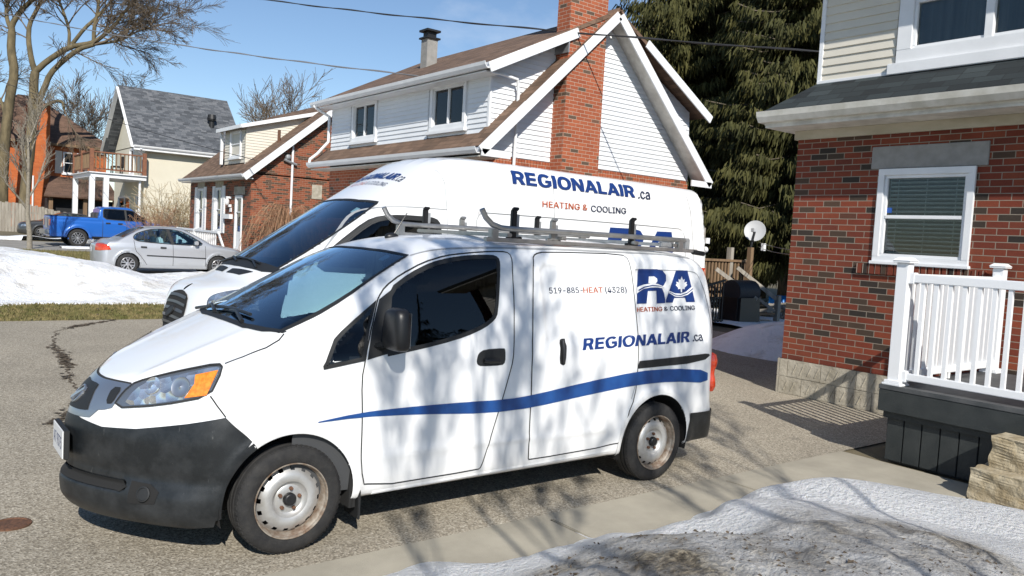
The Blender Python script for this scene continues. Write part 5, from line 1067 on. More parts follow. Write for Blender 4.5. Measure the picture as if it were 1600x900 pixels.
MB().box(-7.499, -7.46, -1.135, 9.1, 3.28, 3.393).box(-15.5, -7.5, -1.135, -1.101, 3.28, 3.393).build('frieze', 'frieze', rh)
UX = ('x', -7.6, 1)
UW = (.06, 2.05, 4.09, 5.30)
wall('upper_wall', UX, -.93, 8.8, 3.9, 5.6, 'siding_cream', rh, [(UW[0]+.02, UW[1]-.02, UW[2]+.02, UW[3]-.02)]); wall('upper_wall', ('y', -.93, -1), -15.5, -7.6, 3.9, 5.6, 'siding_cream', rh)
siding('siding', UX, [(-.90,4.0),(.04,4.0),(.04,5.6),(-.90,5.6)], 'siding_cream', rh, .105, .017); siding('siding', UX, [(.04,4.0),(2.08,4.0),(2.08,4.06),(.04,4.06)], 'siding_cream', rh, .105, .017)
siding('siding', UX, [(2.08,4.0),(8.8,4.0),(8.8,5.6),(2.08,5.6)], 'siding_cream', rh, .105, .017); siding('siding', ('y', -.93, -1), [(-15.5,4.0),(-7.66,4.0),(-7.66,5.6),(-15.5,5.6)], 'siding_cream', rh, .105, .017)
MB().box(-7.66, -7.575, -.955, -.895, 3.97, 5.6).box(-7.605, -7.565, -.95, 8.8, 3.985, 4.025).build('corner_trim', 'white_trim', rh, bevel=.005)
uw = window(UX, *UW, rh, fw_=.17, sill=False, vsplit=.5, split=.62, inner='curtain', depth=.04)
slab(MB(), UX, UW[0]-.08, UW[1]+.08, UW[2]-.11, UW[2]+.02, -.02, .075).build('sill', 'white_trim', uw, bevel=.008)
slab(MB(), UX, 1.01, 1.10, UW[2]+.05, UW[3]-.05, -.08, .03).build('mullion', 'white_trim', uw, bevel=.006)
roof('main_roof', (-7.0,-1.3,5.62), (-7.0,9.4,5.62), (-11.5,9.4,6.3), (-11.5,-1.3,6.3), 'shingle_dark', rh); roof('main_roof', (-16,-1.3,5.62), (-16,9.4,5.62), (-11.5,9.4,6.3), (-11.5,-1.3,6.3), 'shingle_dark', rh)
MB().box(-7.6, -7.02, -1.3, 9.3, 5.47, 5.50).build('soffit', 'soffit', rh); poly_wall('gable_wall', ('y', -.93, -1), [(-15.5,5.58),(-7.6,5.58),(-11.5,6.2)], 'siding_cream', rh)

po = thing('porch', 'dark timber porch with white vinyl railing against the brick house', 'porch', (-6.4, 3, 0))
MB().box(-7.455, -5.26, 1.37, 4.9, .655, .695).build('deck', 'deck_top', po, bevel=.004)
fa = MB().box(-5.30, -5.265, 1.375, 4.9, .46, .652); fa.box(-7.45, -5.30, 1.375, 1.41, .46, .652); fa.box(-5.35, -5.305, 1.41, 4.9, .40, .50); fa.build('rim_board', 'deck_dark', po, bevel=.003)
sk = MB(); y = 1.44
while y < 4.8: sk.box(-5.36, -5.335, y, y+.145, .02, .455); y += .155
x = -7.42
while x < -5.45: sk.box(x, x+.145, 1.43, 1.455, .02, .455); x += .155
sk.box(-5.40, -5.362, 1.46, 4.8, 0, .45); sk.box(-7.42, -5.40, 1.457, 1.49, 0, .45); sk.build('skirt', 'deck_dark', po, bevel=.003)
def post(x, y, z0, h, par):
    mb = MB().box(x-.052, x+.052, y-.052, y+.052, z0, z0+h); mb.box(x-.085, x+.085, y-.085, y+.085, z0, z0+.02); mb.box(x-.072, x+.072, y-.072, y+.072, z0+.02, z0+.045)
    mb.box(x-.078, x+.078, y-.078, y+.078, z0+h, z0+h+.018); mb.hexa([(x-.085,y-.085,z0+h+.018),(x+.085,y-.085,z0+h+.018),(x+.085,y+.085,z0+h+.018),(x-.085,y+.085,z0+h+.018)], [(x-.05,y-.05,z0+h+.05),(x+.05,y-.05,z0+h+.05),(x+.05,y+.05,z0+h+.05),(x-.05,y+.05,z0+h+.05)])
    return mb.build('railing_post', 'vinyl_rail', par, bevel=.004)
for x, y in ((-5.36, 1.47), (-7.37, 1.47), (-5.36, 3.9)): post(x, y, .695, 1.09, po)
def rail(a, b, par, n):
    a, b = Vector(a), Vector(b)
    for z, h, w_ in ((1.655, .075, .055), (.785, .065, .05)): MB().bar(a+Vector((0,0,z)), b+Vector((0,0,z)), w_, h).build('rail', 'vinyl_rail', par, bevel=.006)
    for k in range(1, n):
        p = a+(b-a)*k/n; MB().box(p.x-.0165, p.x+.0165, p.y-.0165, p.y+.0165, .815, 1.62).build('baluster', 'vinyl_rail', par)
    for e in (a, b):
        for z in (1.655, .785):
            d = (b-a).normalized()*(.012 if e is a else -.012); MB().box(e.x+d.x-.032-(abs(d.x) < 1e-6)*.01, e.x+d.x+.032, e.y+d.y-.032, e.y+d.y+.032, z-.05, z+.05).build('rail_bracket', 'vinyl_rail', par, bevel=.006)
    m_ = (a+b)/2; MB().box(m_.x-.02, m_.x+.02, m_.y-.02, m_.y+.02, .695, .755).build('rail_foot', 'vinyl_rail', par)
rail((-5.36, 1.53, 0), (-5.36, 3.84, 0), po, 20); rail((-5.42, 1.47, 0), (-7.31, 1.47, 0), po, 17)
for nm, bx, lb in (('stone_step', (-5.26,-4.83,2.36,4.4,.012,.245), 'lower rough stone step below the porch, standing on the path'), ('stone_step', (-5.26,-5.02,2.42,4.4,.246,.49), 'upper rough stone step against the porch skirt')):
    bm = bmesh.new(); bmesh.ops.create_cube(bm, size=1); x0,x1,y0,y1,z0,z1 = bx
    for v in bm.verts: v.co = Vector(((x0+x1)/2+v.co.x*(x1-x0), (y0+y1)/2+v.co.y*(y1-y0), (z0+z1)/2+v.co.z*(z1-z0)))
    bmesh.ops.subdivide_edges(bm, edges=bm.edges[:], cuts=11, use_grid_fill=True)
    for v in bm.verts:
        q = Vector((math.sin(v.co.y*23+v.co.z*31)+math.sin(v.co.y*57-v.co.z*49+v.co.x*9), math.sin(v.co.x*37+v.co.z*27), math.sin(v.co.y*17+v.co.x*29)*.5))
        if v.co.z > z0+.01: v.co += q*.008
    me = bpy.data.meshes.new(nm); bm.to_mesh(me); bm.free(); o = link(nm, me, 'step_stone'); tag(o, lb, 'step', 'stone steps up to the porch')

# ------------------------------------------------------------------ white clapboard house with the tall brick chimney
wh = thing('white_house', 'white clapboard house with tall red brick chimney on its gable', 'house', (-10.4, -11.5, 0))
GY = ('y', -7.9, 1); GX = ('x', -7.43, 1)
wall('brick_wall', GY, -13.40, -7.43, 0, 3.42, 'brick_chim', wh); wall('brick_wall', GX, -15.0, -7.9, 0, 3.45, 'brick_chim', wh, [(-13.6,-12.4,1.3,2.8),(-10.6,-9.0,1.1,2.8)])
wall('brick_wall', ('y', -15.0, -1), -13.4, -7.43, 0, 3.42, 'brick_chim', wh); wall('brick_wall', ('x', -13.4, -1), -15.0, -7.9, 0, 3.45, 'brick_chim', wh)
slab(MB(), GX, -13.75, -12.25, 2.81, 3.0, -.05, .012).build('lintel', 'stone', wh); slab(MB(), GX, -10.75, -8.85, 2.81, 3.0, -.05, .012).build('lintel', 'stone', wh)
window(GX, -13.6, -12.4, 1.3, 2.8, wh, inner='sheer', split=.5); window(GX, -10.6, -9.0, 1.1, 2.8, wh, inner='sheer', vsplit=.5)
sl_ = MB(); u = -13.38
while u < -7.5: slab(sl_, GY, u, u+.068, 3.24, 3.42, -.05, .022); u += .0785
sl_.build('soldier_course', 'brick_chim', wh, uv=True)
wall('dormer_wall', GX, -15.0, -7.9, 3.4, 5.15, 'siding_white', wh, [(-13.78,-12.47,4.0,5.0),(-10.05,-8.68,4.0,5.0)])
siding('siding', GX, [(-14.97,3.86),(-13.86,3.86),(-13.86,5.12),(-14.97,5.12)], 'siding_white', wh); siding('siding', GX, [(-12.39,3.86),(-10.13,3.86),(-10.13,5.12),(-12.39,5.12)], 'siding_white', wh); siding('siding', GX, [(-8.60,3.86),(-7.92,3.86),(-7.92,5.12),(-8.60,5.12)], 'siding_white', wh)
window(GX, -13.78, -12.47, 4.0, 5.0, wh, inner='sheer', vsplit=.5, fw_=.10); window(GX, -10.05, -8.68, 4.0, 5.0, wh, inner='sheer', vsplit=.5, fw_=.10)
RZ, RX = 6.74, -10.36
poly_wall('gable_wall', GY, [(-13.4,3.40),(-7.43,3.40),(-7.43,5.05),(RX,RZ-.15),(-13.3,5.05)], 'siding_white', wh)
poly_wall('gable_wall', ('y', -15.0, -1), [(-13.4,3.40),(-7.43,3.40),(-7.43,5.05),(RX,RZ-.15),(-13.3,5.05)], 'siding_white', wh)
siding('siding', GY, [(-13.38,3.44),(-7.45,3.44),(-7.45,5.05),(RX,RZ-.17),(-13.28,5.05)], 'siding_white', wh)
MB().box(-7.45, -7.405, -7.925, -7.86, 3.6, 5.1).build('corner_trim', 'white_trim', wh)
# upper roof over the shed dormers, 45 degree gable trim with its strip of shingles
UY0, UY1 = -7.48, -15.4
roof('roof', (-7.08,UY0,5.10), (-7.08,UY1,5.10), (RX,UY1,RZ+.02), (RX,UY0,RZ+.02), 'shingle_brown', wh, .08); roof('roof', (-13.60,UY0,5.00), (-13.60,UY1,5.00), (RX,UY1,RZ+.02), (RX,UY0,RZ+.02), 'shingle_brown', wh, .08)
rk_ = MB()
def rake(a, b, wdt=.035, h=.19): rk_.bar(a, b, wdt, h)
rake((-7.08,-7.465,4.99), (-9.25,-7.465,6.06)); rake((-13.58,-7.465,4.88), (RX-.9,-7.465,6.22))
rake((-6.98,-7.44,3.42), (RX+.02,-7.44,6.62), .04, .20); rake((-13.70,-7.44,3.36), (RX-.02,-7.44,6.62), .04, .20)
rk_.box(-7.66, -6.98, -7.46, -7.42, 3.33, 3.47); rk_.box(-13.72, -13.0, -7.46, -7.42, 3.28, 3.42); rk_.build('rake_board', 'white_trim', wh, bevel=.004)
roof('gable_shingles', (-6.95,-7.43,3.52), (-6.95,-7.98,3.52), (RX,-7.98,6.80), (RX,-7.43,6.80), 'shingle_brown', wh, .05); roof('gable_shingles', (-13.74,-7.43,3.46), (-13.74,-7.98,3.46), (RX,-7.98,6.80), (RX,-7.43,6.80), 'shingle_brown', wh, .05)
MB().hexa([(-7.05,-7.47,3.38),(-7.05,-7.9,3.38),(RX,-7.9,6.66),(RX,-7.47,6.66)], [(-7.05,-7.47,3.40),(-7.05,-7.9,3.40),(RX,-7.9,6.68),(RX,-7.47,6.68)]).hexa([(-13.66,-7.47,3.34),(-13.66,-7.9,3.34),(RX,-7.9,6.66),(RX,-7.47,6.66)], [(-13.66,-7.47,3.36),(-13.66,-7.9,3.36),(RX,-7.9,6.68),(RX,-7.47,6.68)]).build('soffit', 'soffit', wh)
roof('pent_roof', (-6.97,-7.5,3.50), (-6.97,-15.3,3.50), (-7.46,-15.3,3.90), (-7.46,-7.5,3.90), 'shingle_brown', wh, .05)
gutter((-6.98,-7.5,3.50), (-6.98,-15.25,3.50), wh); gutter((-7.08,-7.46,5.09), (-7.08,-15.4,5.09), wh)
MB().box(-7.43, -6.985, -15.2, -7.5, 3.32, 3.345).build('soffit', 'soffit', wh); MB().box(-7.43, -7.09, -15.3, -7.6, 4.93, 4.955).build('soffit', 'white_trim', wh)
dp = MB(); dp.tube([(-7.0,-15.2,5.0),(-7.1,-15.12,4.9),(-7.38,-15.05,4.75),(-7.38,-15.05,4.1),(-7.1,-15.1,3.75),(-6.95,-15.2,3.6),(-6.93,-15.2,3.45)], .04, 8)
dp.build('downpipe', 'white_trim', wh, smooth=True); dp = MB(); dp.tube([(-7.40,-7.82,4.95),(-7.5,-7.72,4.98),(-7.95,-7.72,4.93),(-8.02,-7.76,4.7),(-8.02,-7.78,3.3),(-8.0,-7.78,3.0)], .032, 8); dp.build('downpipe', 'white_trim', wh, smooth=True)
chm = MB().box(-10.05, -9.03, -7.9, -7.5, 0, 9.6); chm.build('chimney', 'brick_chim', wh, uv=True)
MB().box(-10.12, -8.96, -7.97, -7.43, 9.6, 9.75).build('chimney_cap', 'lintel', wh)
MB().box(-9.02, -8.995, -7.92, -7.46, 5.62, 5.90).build('flashing', 'galv', wh)
vs = MB().box(-9.15, -8.85, -13.0, -12.7, 5.7, 6.72); vs.build('flue', 'lintel', wh); MB().box(-9.2, -8.8, -13.05, -12.65, 6.72, 6.76).box(-9.12, -8.88, -12.97, -12.73, 6.76, 6.90).box(-9.2, -8.8, -13.05, -12.65, 6.90, 6.95).build('flue_cap', 'metal_dark', wh)

# ------------------------------------------------------------------ brick cottage with dormer
ct = thing('brick_cottage', 'brown roofed brick cottage with white shutters and small dormer', 'house', (-12, -28.5, 0))
CY = ('y', -25.0, 1); CX = ('x', -8.9, 1)
chs = [(-31.5,-30.75,1.44,3.24),(-29.05,-28.3,1.44,3.24),(-26.65,-25.85,.75,2.90)]
wall('front_wall', CX, -32.7, -25.0, 0, 3.85, 'brick_cot', ct, chs); wall('side_wall', CY, -16, -8.9, 0, 3.75, 'brick_cot', ct)
wall('back_wall', ('x', -16, -1), -32.7, -25, 0, 3.8, 'brick_cot', ct); wall('side_wall', ('y', -32.7, -1), -16, -8.9, 0, 3.8, 'brick_cot', ct)
poly_wall('gable_wall', CY, [(-16,3.7),(-8.9,3.7),(-12.45,6.72)], 'brick_cot', ct); poly_wall('gable_wall', ('y', -32.7, -1), [(-16,3.7),(-8.9,3.7),(-12.45,6.72)], 'brick_cot', ct)
for h in chs[:2]:
    window(CX, *h, ct, inner='sheer', split=.5, fw_=.07)
    for a in (h[0]-.42, h[1]+.08):
        sh = MB(); slab(sh, CX, a, a+.34, h[2]-.05, h[3]+.06, .005, .04)
        z = h[2]
        while z < h[3]: slab(sh, CX, a+.05, a+.29, z, z+.045, .04, .052); z += .07
        sh.build('shutter', 'white_trim', ct)
    slab(MB(), CX, h[0]-.12, h[1]+.12, 3.25, 3.55, -.05, .015).build('lintel', 'stone', ct)
slab(MB(), CX, -26.85, -25.65, 2.93, 3.24, -.05, .015).build('lintel', 'stone', ct)
dr = window(CX, *chs[2], ct, inner='sheer', fw_=.10, sill=False, name='door', split=.72); slab(MB(), CX, -26.5, -26.0, .8, 1.5, -.02, .0).build('kick_panel', 'white_trim', dr)
lm = MB().ball(P(CX,-27.2,2.65,.16), (.09,.09,.14)); slab(lm, CX, -27.25, -27.15, 2.78, 2.86, 0, .2); slab(lm, CX, -27.26, -27.14, 2.45, 2.55, 0, .1); lm.build('wall_lantern', 'white_trim', ct)
ml = MB(); slab(ml, CX, -27.28, -27.08, 2.26, 2.42, 0, .03); slab(ml, CX, -27.75, -26.95, 1.98, 2.16, 0, .14); ml.build('letter_box', 'white_trim', ct)
roof('roof', (-8.52,-24.72,3.64), (-8.52,-33.0,3.64), (-12.45,-33.0,6.95), (-12.45,-24.72,6.95), 'shingle_brown', ct, .09); roof('roof', (-16.4,-24.72,3.64), (-16.4,-33.0,3.64), (-12.45,-33.0,6.95), (-12.45,-24.72,6.95), 'shingle_brown', ct, .09)
MB().bar((-8.52,-24.70,3.53), (-12.45,-24.70,6.83), .04, .24).bar((-16.4,-24.70,3.53), (-12.45,-24.70,6.83), .04, .24).build('rake_board', 'white_trim', ct); gutter((-8.52,-24.7,3.66), (-8.52,-33,3.66), ct)
MB().box(-8.9, -8.53, -32.9, -24.8, 3.50, 3.53).build('soffit', 'white_trim', ct)
dm = MB().box(-11.6, -9.12, -28.85, -26.4, 4.2, 5.60); dm.build('dormer', 'siding_cream', ct)
poly_wall('dormer_cheek', ('y', -26.41, 1), [(-9.13,4.1),(-9.13,5.62),(-12.3,6.52),(-12.3,4.1)], 'siding_cream', ct); siding('siding', ('y', -26.4, 1), [(-12.2,6.45),(-9.14,4.2),(-9.14,5.58)], 'siding_cream', ct, .11); siding('siding', ('x', -9.12, 1), [(-28.8,4.35),(-28.15,4.35),(-28.15,5.55),(-28.8,5.55)], 'siding_cream', ct, .11); siding('siding', ('x', -9.12, 1), [(-26.8,4.35),(-26.45,4.35),(-26.45,5.55),(-26.8,5.55)], 'siding_cream', ct, .11)
window(('x', -9.10, 1), -28.1, -26.85, 4.42, 5.50, ct, inner='sheer', split=.5, fw_=.08)
roof('dormer_roof', (-8.85,-26.15,5.62), (-8.85,-29.1,5.62), (-12.3,-29.1,6.62), (-12.3,-26.15,6.62), 'shingle_brown', ct, .12)
MB().bar((-8.85,-26.13,5.56), (-12.2,-26.13,6.53), .03, .14).bar((-8.83,-26.13,5.56), (-8.83,-29.12,5.56), .14, .03, (1,0,0)).bar((-9.0,-28.9,4.2), (-9.0,-28.9,5.6), .10, .10, (1,0,0)).build('dormer_trim', 'white_trim', ct)
MB().tube([(-10.25,-25.9,5.0),(-10.25,-25.9,5.55)], .06, 10).build('vent_pipe', 'rust', ct); MB().tube([(-10.45,-24.94,5.0),(-10.45,-24.94,1.0)], .045, 8).build('conduit', 'white_trim', ct)
MB().box(-11.72, -11.30, -24.99, -24.97, 2.95, 3.5).build('plaque', 'stone', ct); MB().ball((-10.25,-24.9,4.45), .12).tube([(-10.6,-24.9,4.2),(-10.1,-24.9,4.35)], .05, 6).build('meter', 'galv', ct)
rl = MB().bar((-8.35,-32.6,1.47), (-8.35,-26.9,1.42), .08, .08).bar((-8.35,-32.6,.85), (-8.35,-26.9,.80), .06, .06).bar((-8.35,-26.9,1.42), (-8.35,-26.1,.75), .07, .07)
for k in range(23): y = -32.5+k*.24; rl.box(-8.375, -8.325, y-.025, y+.025, .3, 1.42)
for y in (-32.5, -30.0, -26.9, -26.1): rl.box(-8.41, -8.29, y-.06, y+.06, .2, 1.5 if y < -27 else .85)
rl.build('porch_railing', 'white_trim', ct); MB().box(-8.9, -8.2, -32.7, -26.9, 0, .6).box(-8.9, -8.3, -26.9, -25.4, 0, .45).box(-8.3, -7.8, -26.9, -25.4, 0, .3).build('porch_floor', 'concrete_grey', ct)
pt = thing('plant_pot', 'square terracotta pot at the foot of the cottage porch', 'plant pot', (-8.0, -25.1, .2)); MB().hexa([(-.2,-.2,0),(.2,-.2,0),(.2,.2,0),(-.2,.2,0)], [(-.26,-.26,.62),(.26,-.26,.62),(.26,.26,.62),(-.26,.26,.62)]).build('pot', 'pot', pt, local=True, bevel=.02); MB().box(-.2,.2,-.2,.2,.615,.63).build('earth', 'soil', pt, local=True)

# ------------------------------------------------------------------ cream stucco house with a balcony
cr_ = thing('stucco_house', 'cream stucco house with steep grey roof and wooden balcony', 'house', (-12.5, -44.6, .4))
KY = ('y', -41.0, 1); KX = ('x', -8.85, 1)
wall('side_wall', KY, -13.9, -8.85, 0, 5.75, 'stucco', cr_); wall('front_wall', KX, -48.2, -41.0, 0, 5.75, 'stucco', cr_, [(-44.4,-43.4,4.2,6-.35),(-42.6,-41.7,.9,3.1),(-47,-44,1.3,3.0)]); wall('back_wall', ('x', -13.9, -1), -48.2, -41, 0, 5.75, 'stucco', cr_); wall('side_wall', ('y', -48.2, -1), -13.9, -8.85, 0, 5.75, 'stucco', cr_)
poly_wall('gable_wall', KX, [(-48.2,5.7),(-41.0,5.7),(-44.6,8.9)], 'stucco', cr_); poly_wall('gable_wall', ('x', -13.9, -1), [(-48.2,5.7),(-41.0,5.7),(-44.6,8.9)], 'stucco', cr_)
AP = 9.15
roof('roof', (-8.2,-40.6,5.60), (-14.2,-40.6,5.60), (-14.2,-44.6,AP), (-8.2,-44.6,AP), 'shingle_grey', cr_, .10); roof('roof', (-8.2,-48.6,5.60), (-14.2,-48.6,5.60), (-14.2,-44.6,AP), (-8.2,-44.6,AP), 'shingle_grey', cr_, .10)
MB().bar((-8.18,-40.58,5.48), (-8.18,-44.6,AP-.12), .04, .22, (1,0,0)).bar((-8.18,-48.62,5.48), (-8.18,-44.6,AP-.12), .04, .22, (1,0,0)).box(-14.2,-8.2,-40.6,-40.55,5.36,5.58).build('fascia', 'white_trim', cr_)
gutter((-8.2,-40.56,5.6), (-14.2,-40.56,5.6), cr_, out=(0,1,0)); MB().box(-13.9,-8.3,-41,-40.6,5.34,5.36).hexa([(-8.25,-40.7,5.42),(-8.85,-40.7,5.42),(-8.85,-44.6,AP-.2),(-8.25,-44.6,AP-.2)],[(-8.25,-40.7,5.44),(-8.85,-40.7,5.44),(-8.85,-44.6,AP-.18),(-8.25,-44.6,AP-.18)]).build('soffit', 'soffit', cr_)
window(KX, -44.4, -43.4, 4.2, 5.65, cr_, inner='sheer', fw_=.08); window(KX, -42.6, -41.7, .9, 3.1, cr_, inner=None, fw_=.10, name='door', sill=False); window(KX, -47, -44, 1.3, 3.0, cr_, inner='sheer', vsplit=.5)
MB().tube([(-8.55,-40.52,5.45),(-8.5,-40.7,5.3),(-8.75,-40.9,5.1),(-8.75,-40.9,4.1),(-8.6,-40.8,3.95),(-8.6,-40.8,.4)], .06, 8).build('downpipe', 'white_trim', cr_, smooth=True)
vh = MB().tube([(-12.7,-42.5,7.15),(-12.7,-42.5,7.68)], .15, 12); vh.tube([(-12.7,-42.5,7.60),(-12.7,-42.5,7.64)], .26, 12); vh.tube([(-12.7,-42.5,7.68),(-12.7,-42.5,7.93)], [.26,.22], 12); vh.build('roof_vent', 'metal_dark', cr_)
bc = MB().box(-8.85,-6.2,-45.5,-40.55,3.78,3.98); bc.box(-8.85,-6.1,-45.6,-40.45,3.98,4.03); bc.build('balcony_floor', 'white_trim', cr_)
bw = MB()
for (x, y) in ((-6.25,-40.6),(-8.75,-40.6),(-6.25,-43),(-6.25,-45.4)): bw.box(x-.09,x+.09,y-.09,y+.09,4.03,5.20)
bw.bar((-8.75,-40.6,5.05),(-6.25,-40.6,5.05),.12,.06).bar((-8.75,-40.6,4.2),(-6.25,-40.6,4.2),.06,.08).bar((-6.25,-40.6,5.05),(-6.25,-45.4,5.05),.12,.06).bar((-6.25,-40.6,4.2),(-6.25,-45.4,4.2),.06,.08)
bw.build('balcony_railing', 'wood_red', cr_)
bb = MB()
for k in range(1, 13): x = -8.75+2.5*k/13; bb.box(x-.025,x+.025,-40.63,-40.57,4.2,5.03)
for k in range(1, 24): y = -45.4+4.8*k/24; bb.box(-6.28,-6.22,y-.025,y+.025,4.2,5.03)
bb.build('balusters', 'wood', cr_)
for (x, y) in ((-6.3,-40.65),(-6.95,-40.65),(-6.3,-45.3)): MB().box(x-.12,x+.12,y-.12,y+.12,.3,3.78).build('balcony_column', 'white_trim', cr_)
ch_ = MB().box(-7.9,-7.4,-42,-41.5,4.4,4.48).box(-7.95,-7.88,-42,-41.5,4.4,5.0).box(-7.9,-7.85,-42,-41.95,4.03,4.4).box(-7.45,-7.4,-42,-41.95,4.03,4.4).box(-7.9,-7.85,-41.55,-41.5,4.03,4.4).box(-7.45,-7.4,-41.55,-41.5,4.03,4.4)
tag(ch_.build('patio_chair', 'metal_dark'), 'dark chair standing on the wooden balcony', 'chair')

# ------------------------------------------------------------------ orange brick house, far left
oh = thing('orange_brick_house', 'orange brick house with brown hip roof and wall chimney, far left', 'house', (-4, -57, .5))
OY = ('y', -52.0, 1)
wall('side_wall', OY, -9.1, -1.2, 0, 6.15, 'brick_orange', oh, [(-7.55,-6.65,4.3,5.65)]); wall('front_wall', ('x', -1.2, 1), -62, -52, 0, 6.15, 'brick_orange', oh); wall('back_wall', ('x', -9.1, -1), -62, -52, 0, 6.15, 'brick_orange', oh); wall('side_wall', ('y', -62, -1), -9.1, -1.2, 0, 6.15, 'brick_orange', oh)
for a, b, c, d in (((-.8,-51.6,6.1),(-9.5,-51.6,6.1),(-5.6,-56,9.3),(-4.6,-56,9.3)), ((-9.5,-51.6,6.1),(-9.5,-62.4,6.1),(-5.6,-58,9.3),(-5.6,-56,9.3)), ((-9.5,-62.4,6.1),(-.8,-62.4,6.1),(-4.6,-58,9.3),(-5.6,-58,9.3)), ((-.8,-62.4,6.1),(-.8,-51.6,6.1),(-4.6,-56,9.3),(-4.6,-58,9.3))): roof('roof', a, b, c, d, 'shingle_brown2', oh, .08)
MB().box(-4.6,-5.0-.85,-52,-51.45,0,8.35).build('chimney', 'brick_orange', oh, uv=True)
MB().box(-9.4,-.9,-51.62,-51.55,5.95,6.1).box(-9.3,-1,-52,-51.65,5.93,5.96).build('eave_board', 'wood', oh)
window(OY, -7.55, -6.65, 4.3, 5.65, oh, inner='curtain', split=.5, fw_=.06)
for a in (-7.98, -6.60): slab(MB(), OY, a, a+.38, 4.3, 5.68, .005, .05).build('shutter', 'siding_cream', oh)
roof('porch_roof', (-5.2,-48.4,2.85), (-9.2,-48.4,2.85), (-9.2,-52,4.1), (-6.0,-52,4.1), 'shingle_brown2', oh, .1); MB().box(-9.1,-5.5,-51.9,-49.2,.4,2.7).build('porch_shade', 'dark_in', oh); MB().box(-6.9,-5.6,-51.98,-50.5,3.3,3.5).build('awning', 'shingle_brown2', oh, uv=True)  # porch_shade is a dark box standing in for shade under the porch roof
for x in (-5.6, -7.4, -9.0): MB().box(x-.1,x+.1,-48.9,-48.7,.4,2.9).build('porch_post', 'wood', oh)
window(('y', -51.97, 1), -5.95, -5.55, 2.4, 3.2, oh, inner='sheer', fw_=.06)
MB().tube([(-5.0,-51.4,4.0),(-5.0,-51.4,1.0)], .05, 6).build('downpipe', 'white_trim', oh)
MB().hexa([(-3.6,-50.9,2.25),(-3.6,-51.9,2.25),(-1.9,-51.9,2.3),(-1.9,-50.9,2.3)], [(-3.6,-50.9,2.3),(-3.6,-51.9,2.3),(-1.9,-51.95,3.35),(-1.9,-51.0,2.6)]).build('tarpaulin', 'tarp', oh)
fc = thing('board_fence', 'weathered grey board fence in front of the orange brick house', 'fence', (-3, -49.6, .5))
fm = MB(); x = -7.2
while x < 4: h = 1.75+.10*math.sin(x*1.3)-.5*max(0, -5.4-x)*.4; fm.box(x, x+.15, -49.62, -49.59, .45, .45+h+.03*math.sin(x*17)); x += .165
fm.build('boards', 'wood_grey', fc); MB().box(-7.2,4,-49.66,-49.62,.8,.9).box(-7.2,4,-49.66,-49.62,1.7,1.8).build('fence_rail', 'wood_grey', fc)

# the far house and its fence stand a little deeper in the street
def deeper(o, k):
    c = Vector(cam.location); o.location = c+(Vector(o.location)-c)*k; o.scale = (k, k, k)
deeper(oh, 1.14); deeper(fc, 1.06)

def rng(xa, za, r0, r1, d0, d1):
    t = np.radians(np.linspace(d0, d1, 16)); return [(xa+r1*math.cos(a), za+r1*math.sin(a)) for a in t]+[(xa+r0*math.cos(a), za+r0*math.sin(a)) for a in t[::-1]]
# ------------------------------------------------------------------ the compact van in front
F1 = small_van()
van = thing('compact_van', 'small white van with black bumper and ladder rack in front of the taller van', 'van')
ws_half = [(.147,0),(.142,.19),(.13,.372),(.086,.567),(.039,.694),(-.076,.700),(-.201,.702),(-.30,.697),(-.40,.685),(-.521,.660),(-.665,.628),(-.79,.592),(-.822,.575),(-.802,.443),(-.774,.175),(-.769,0)]
ws = ws_half+[(x,-y) for x, y in ws_half[-2:0:-1]]
dgl = chaikin(B['dglass'])
quarter = B['quarter']
bh = [p for p in B['bumper']]
lowr = [(.93, .205), (.82, .195), (.62, .192), (.40, .190), (.20, .188), (0., .187)]
half = [(0., .72)]+bh+lowr
bl = half+[(-a, z) for a, z in half[-2:0:-1]]
cuts = [by_top(inset(ws, .012), 1.15), by_side(inset(dgl, .01)), by_side(inset(quarter[:-1]+[quarter[-1]], .03)), arch_cut(0, .30, .384), arch_cut(-2.925, .30, .384), by_nose(inset(bl, .03), -.2), lambda c: (c[:,2] < .262) & (c[:,0] > .2)]
body_shell('body', F1, -3.0, .10, .82, .024, 'van_white', van, cuts)
trimkeep = lambda c: (c[:,0] < .02) & (c[:,0] > -1.58) & (c[:,2] > .28)
body_shell('cabin_trim', F1, -3.0, .10, .82, .05, 'interior', van, [by_top(inset(ws, -.02), 1.15), by_side(inset(dgl, -.02)), by_side(inset(quarter, -.02))], off=-.03, keep=trimkeep, flip=True)
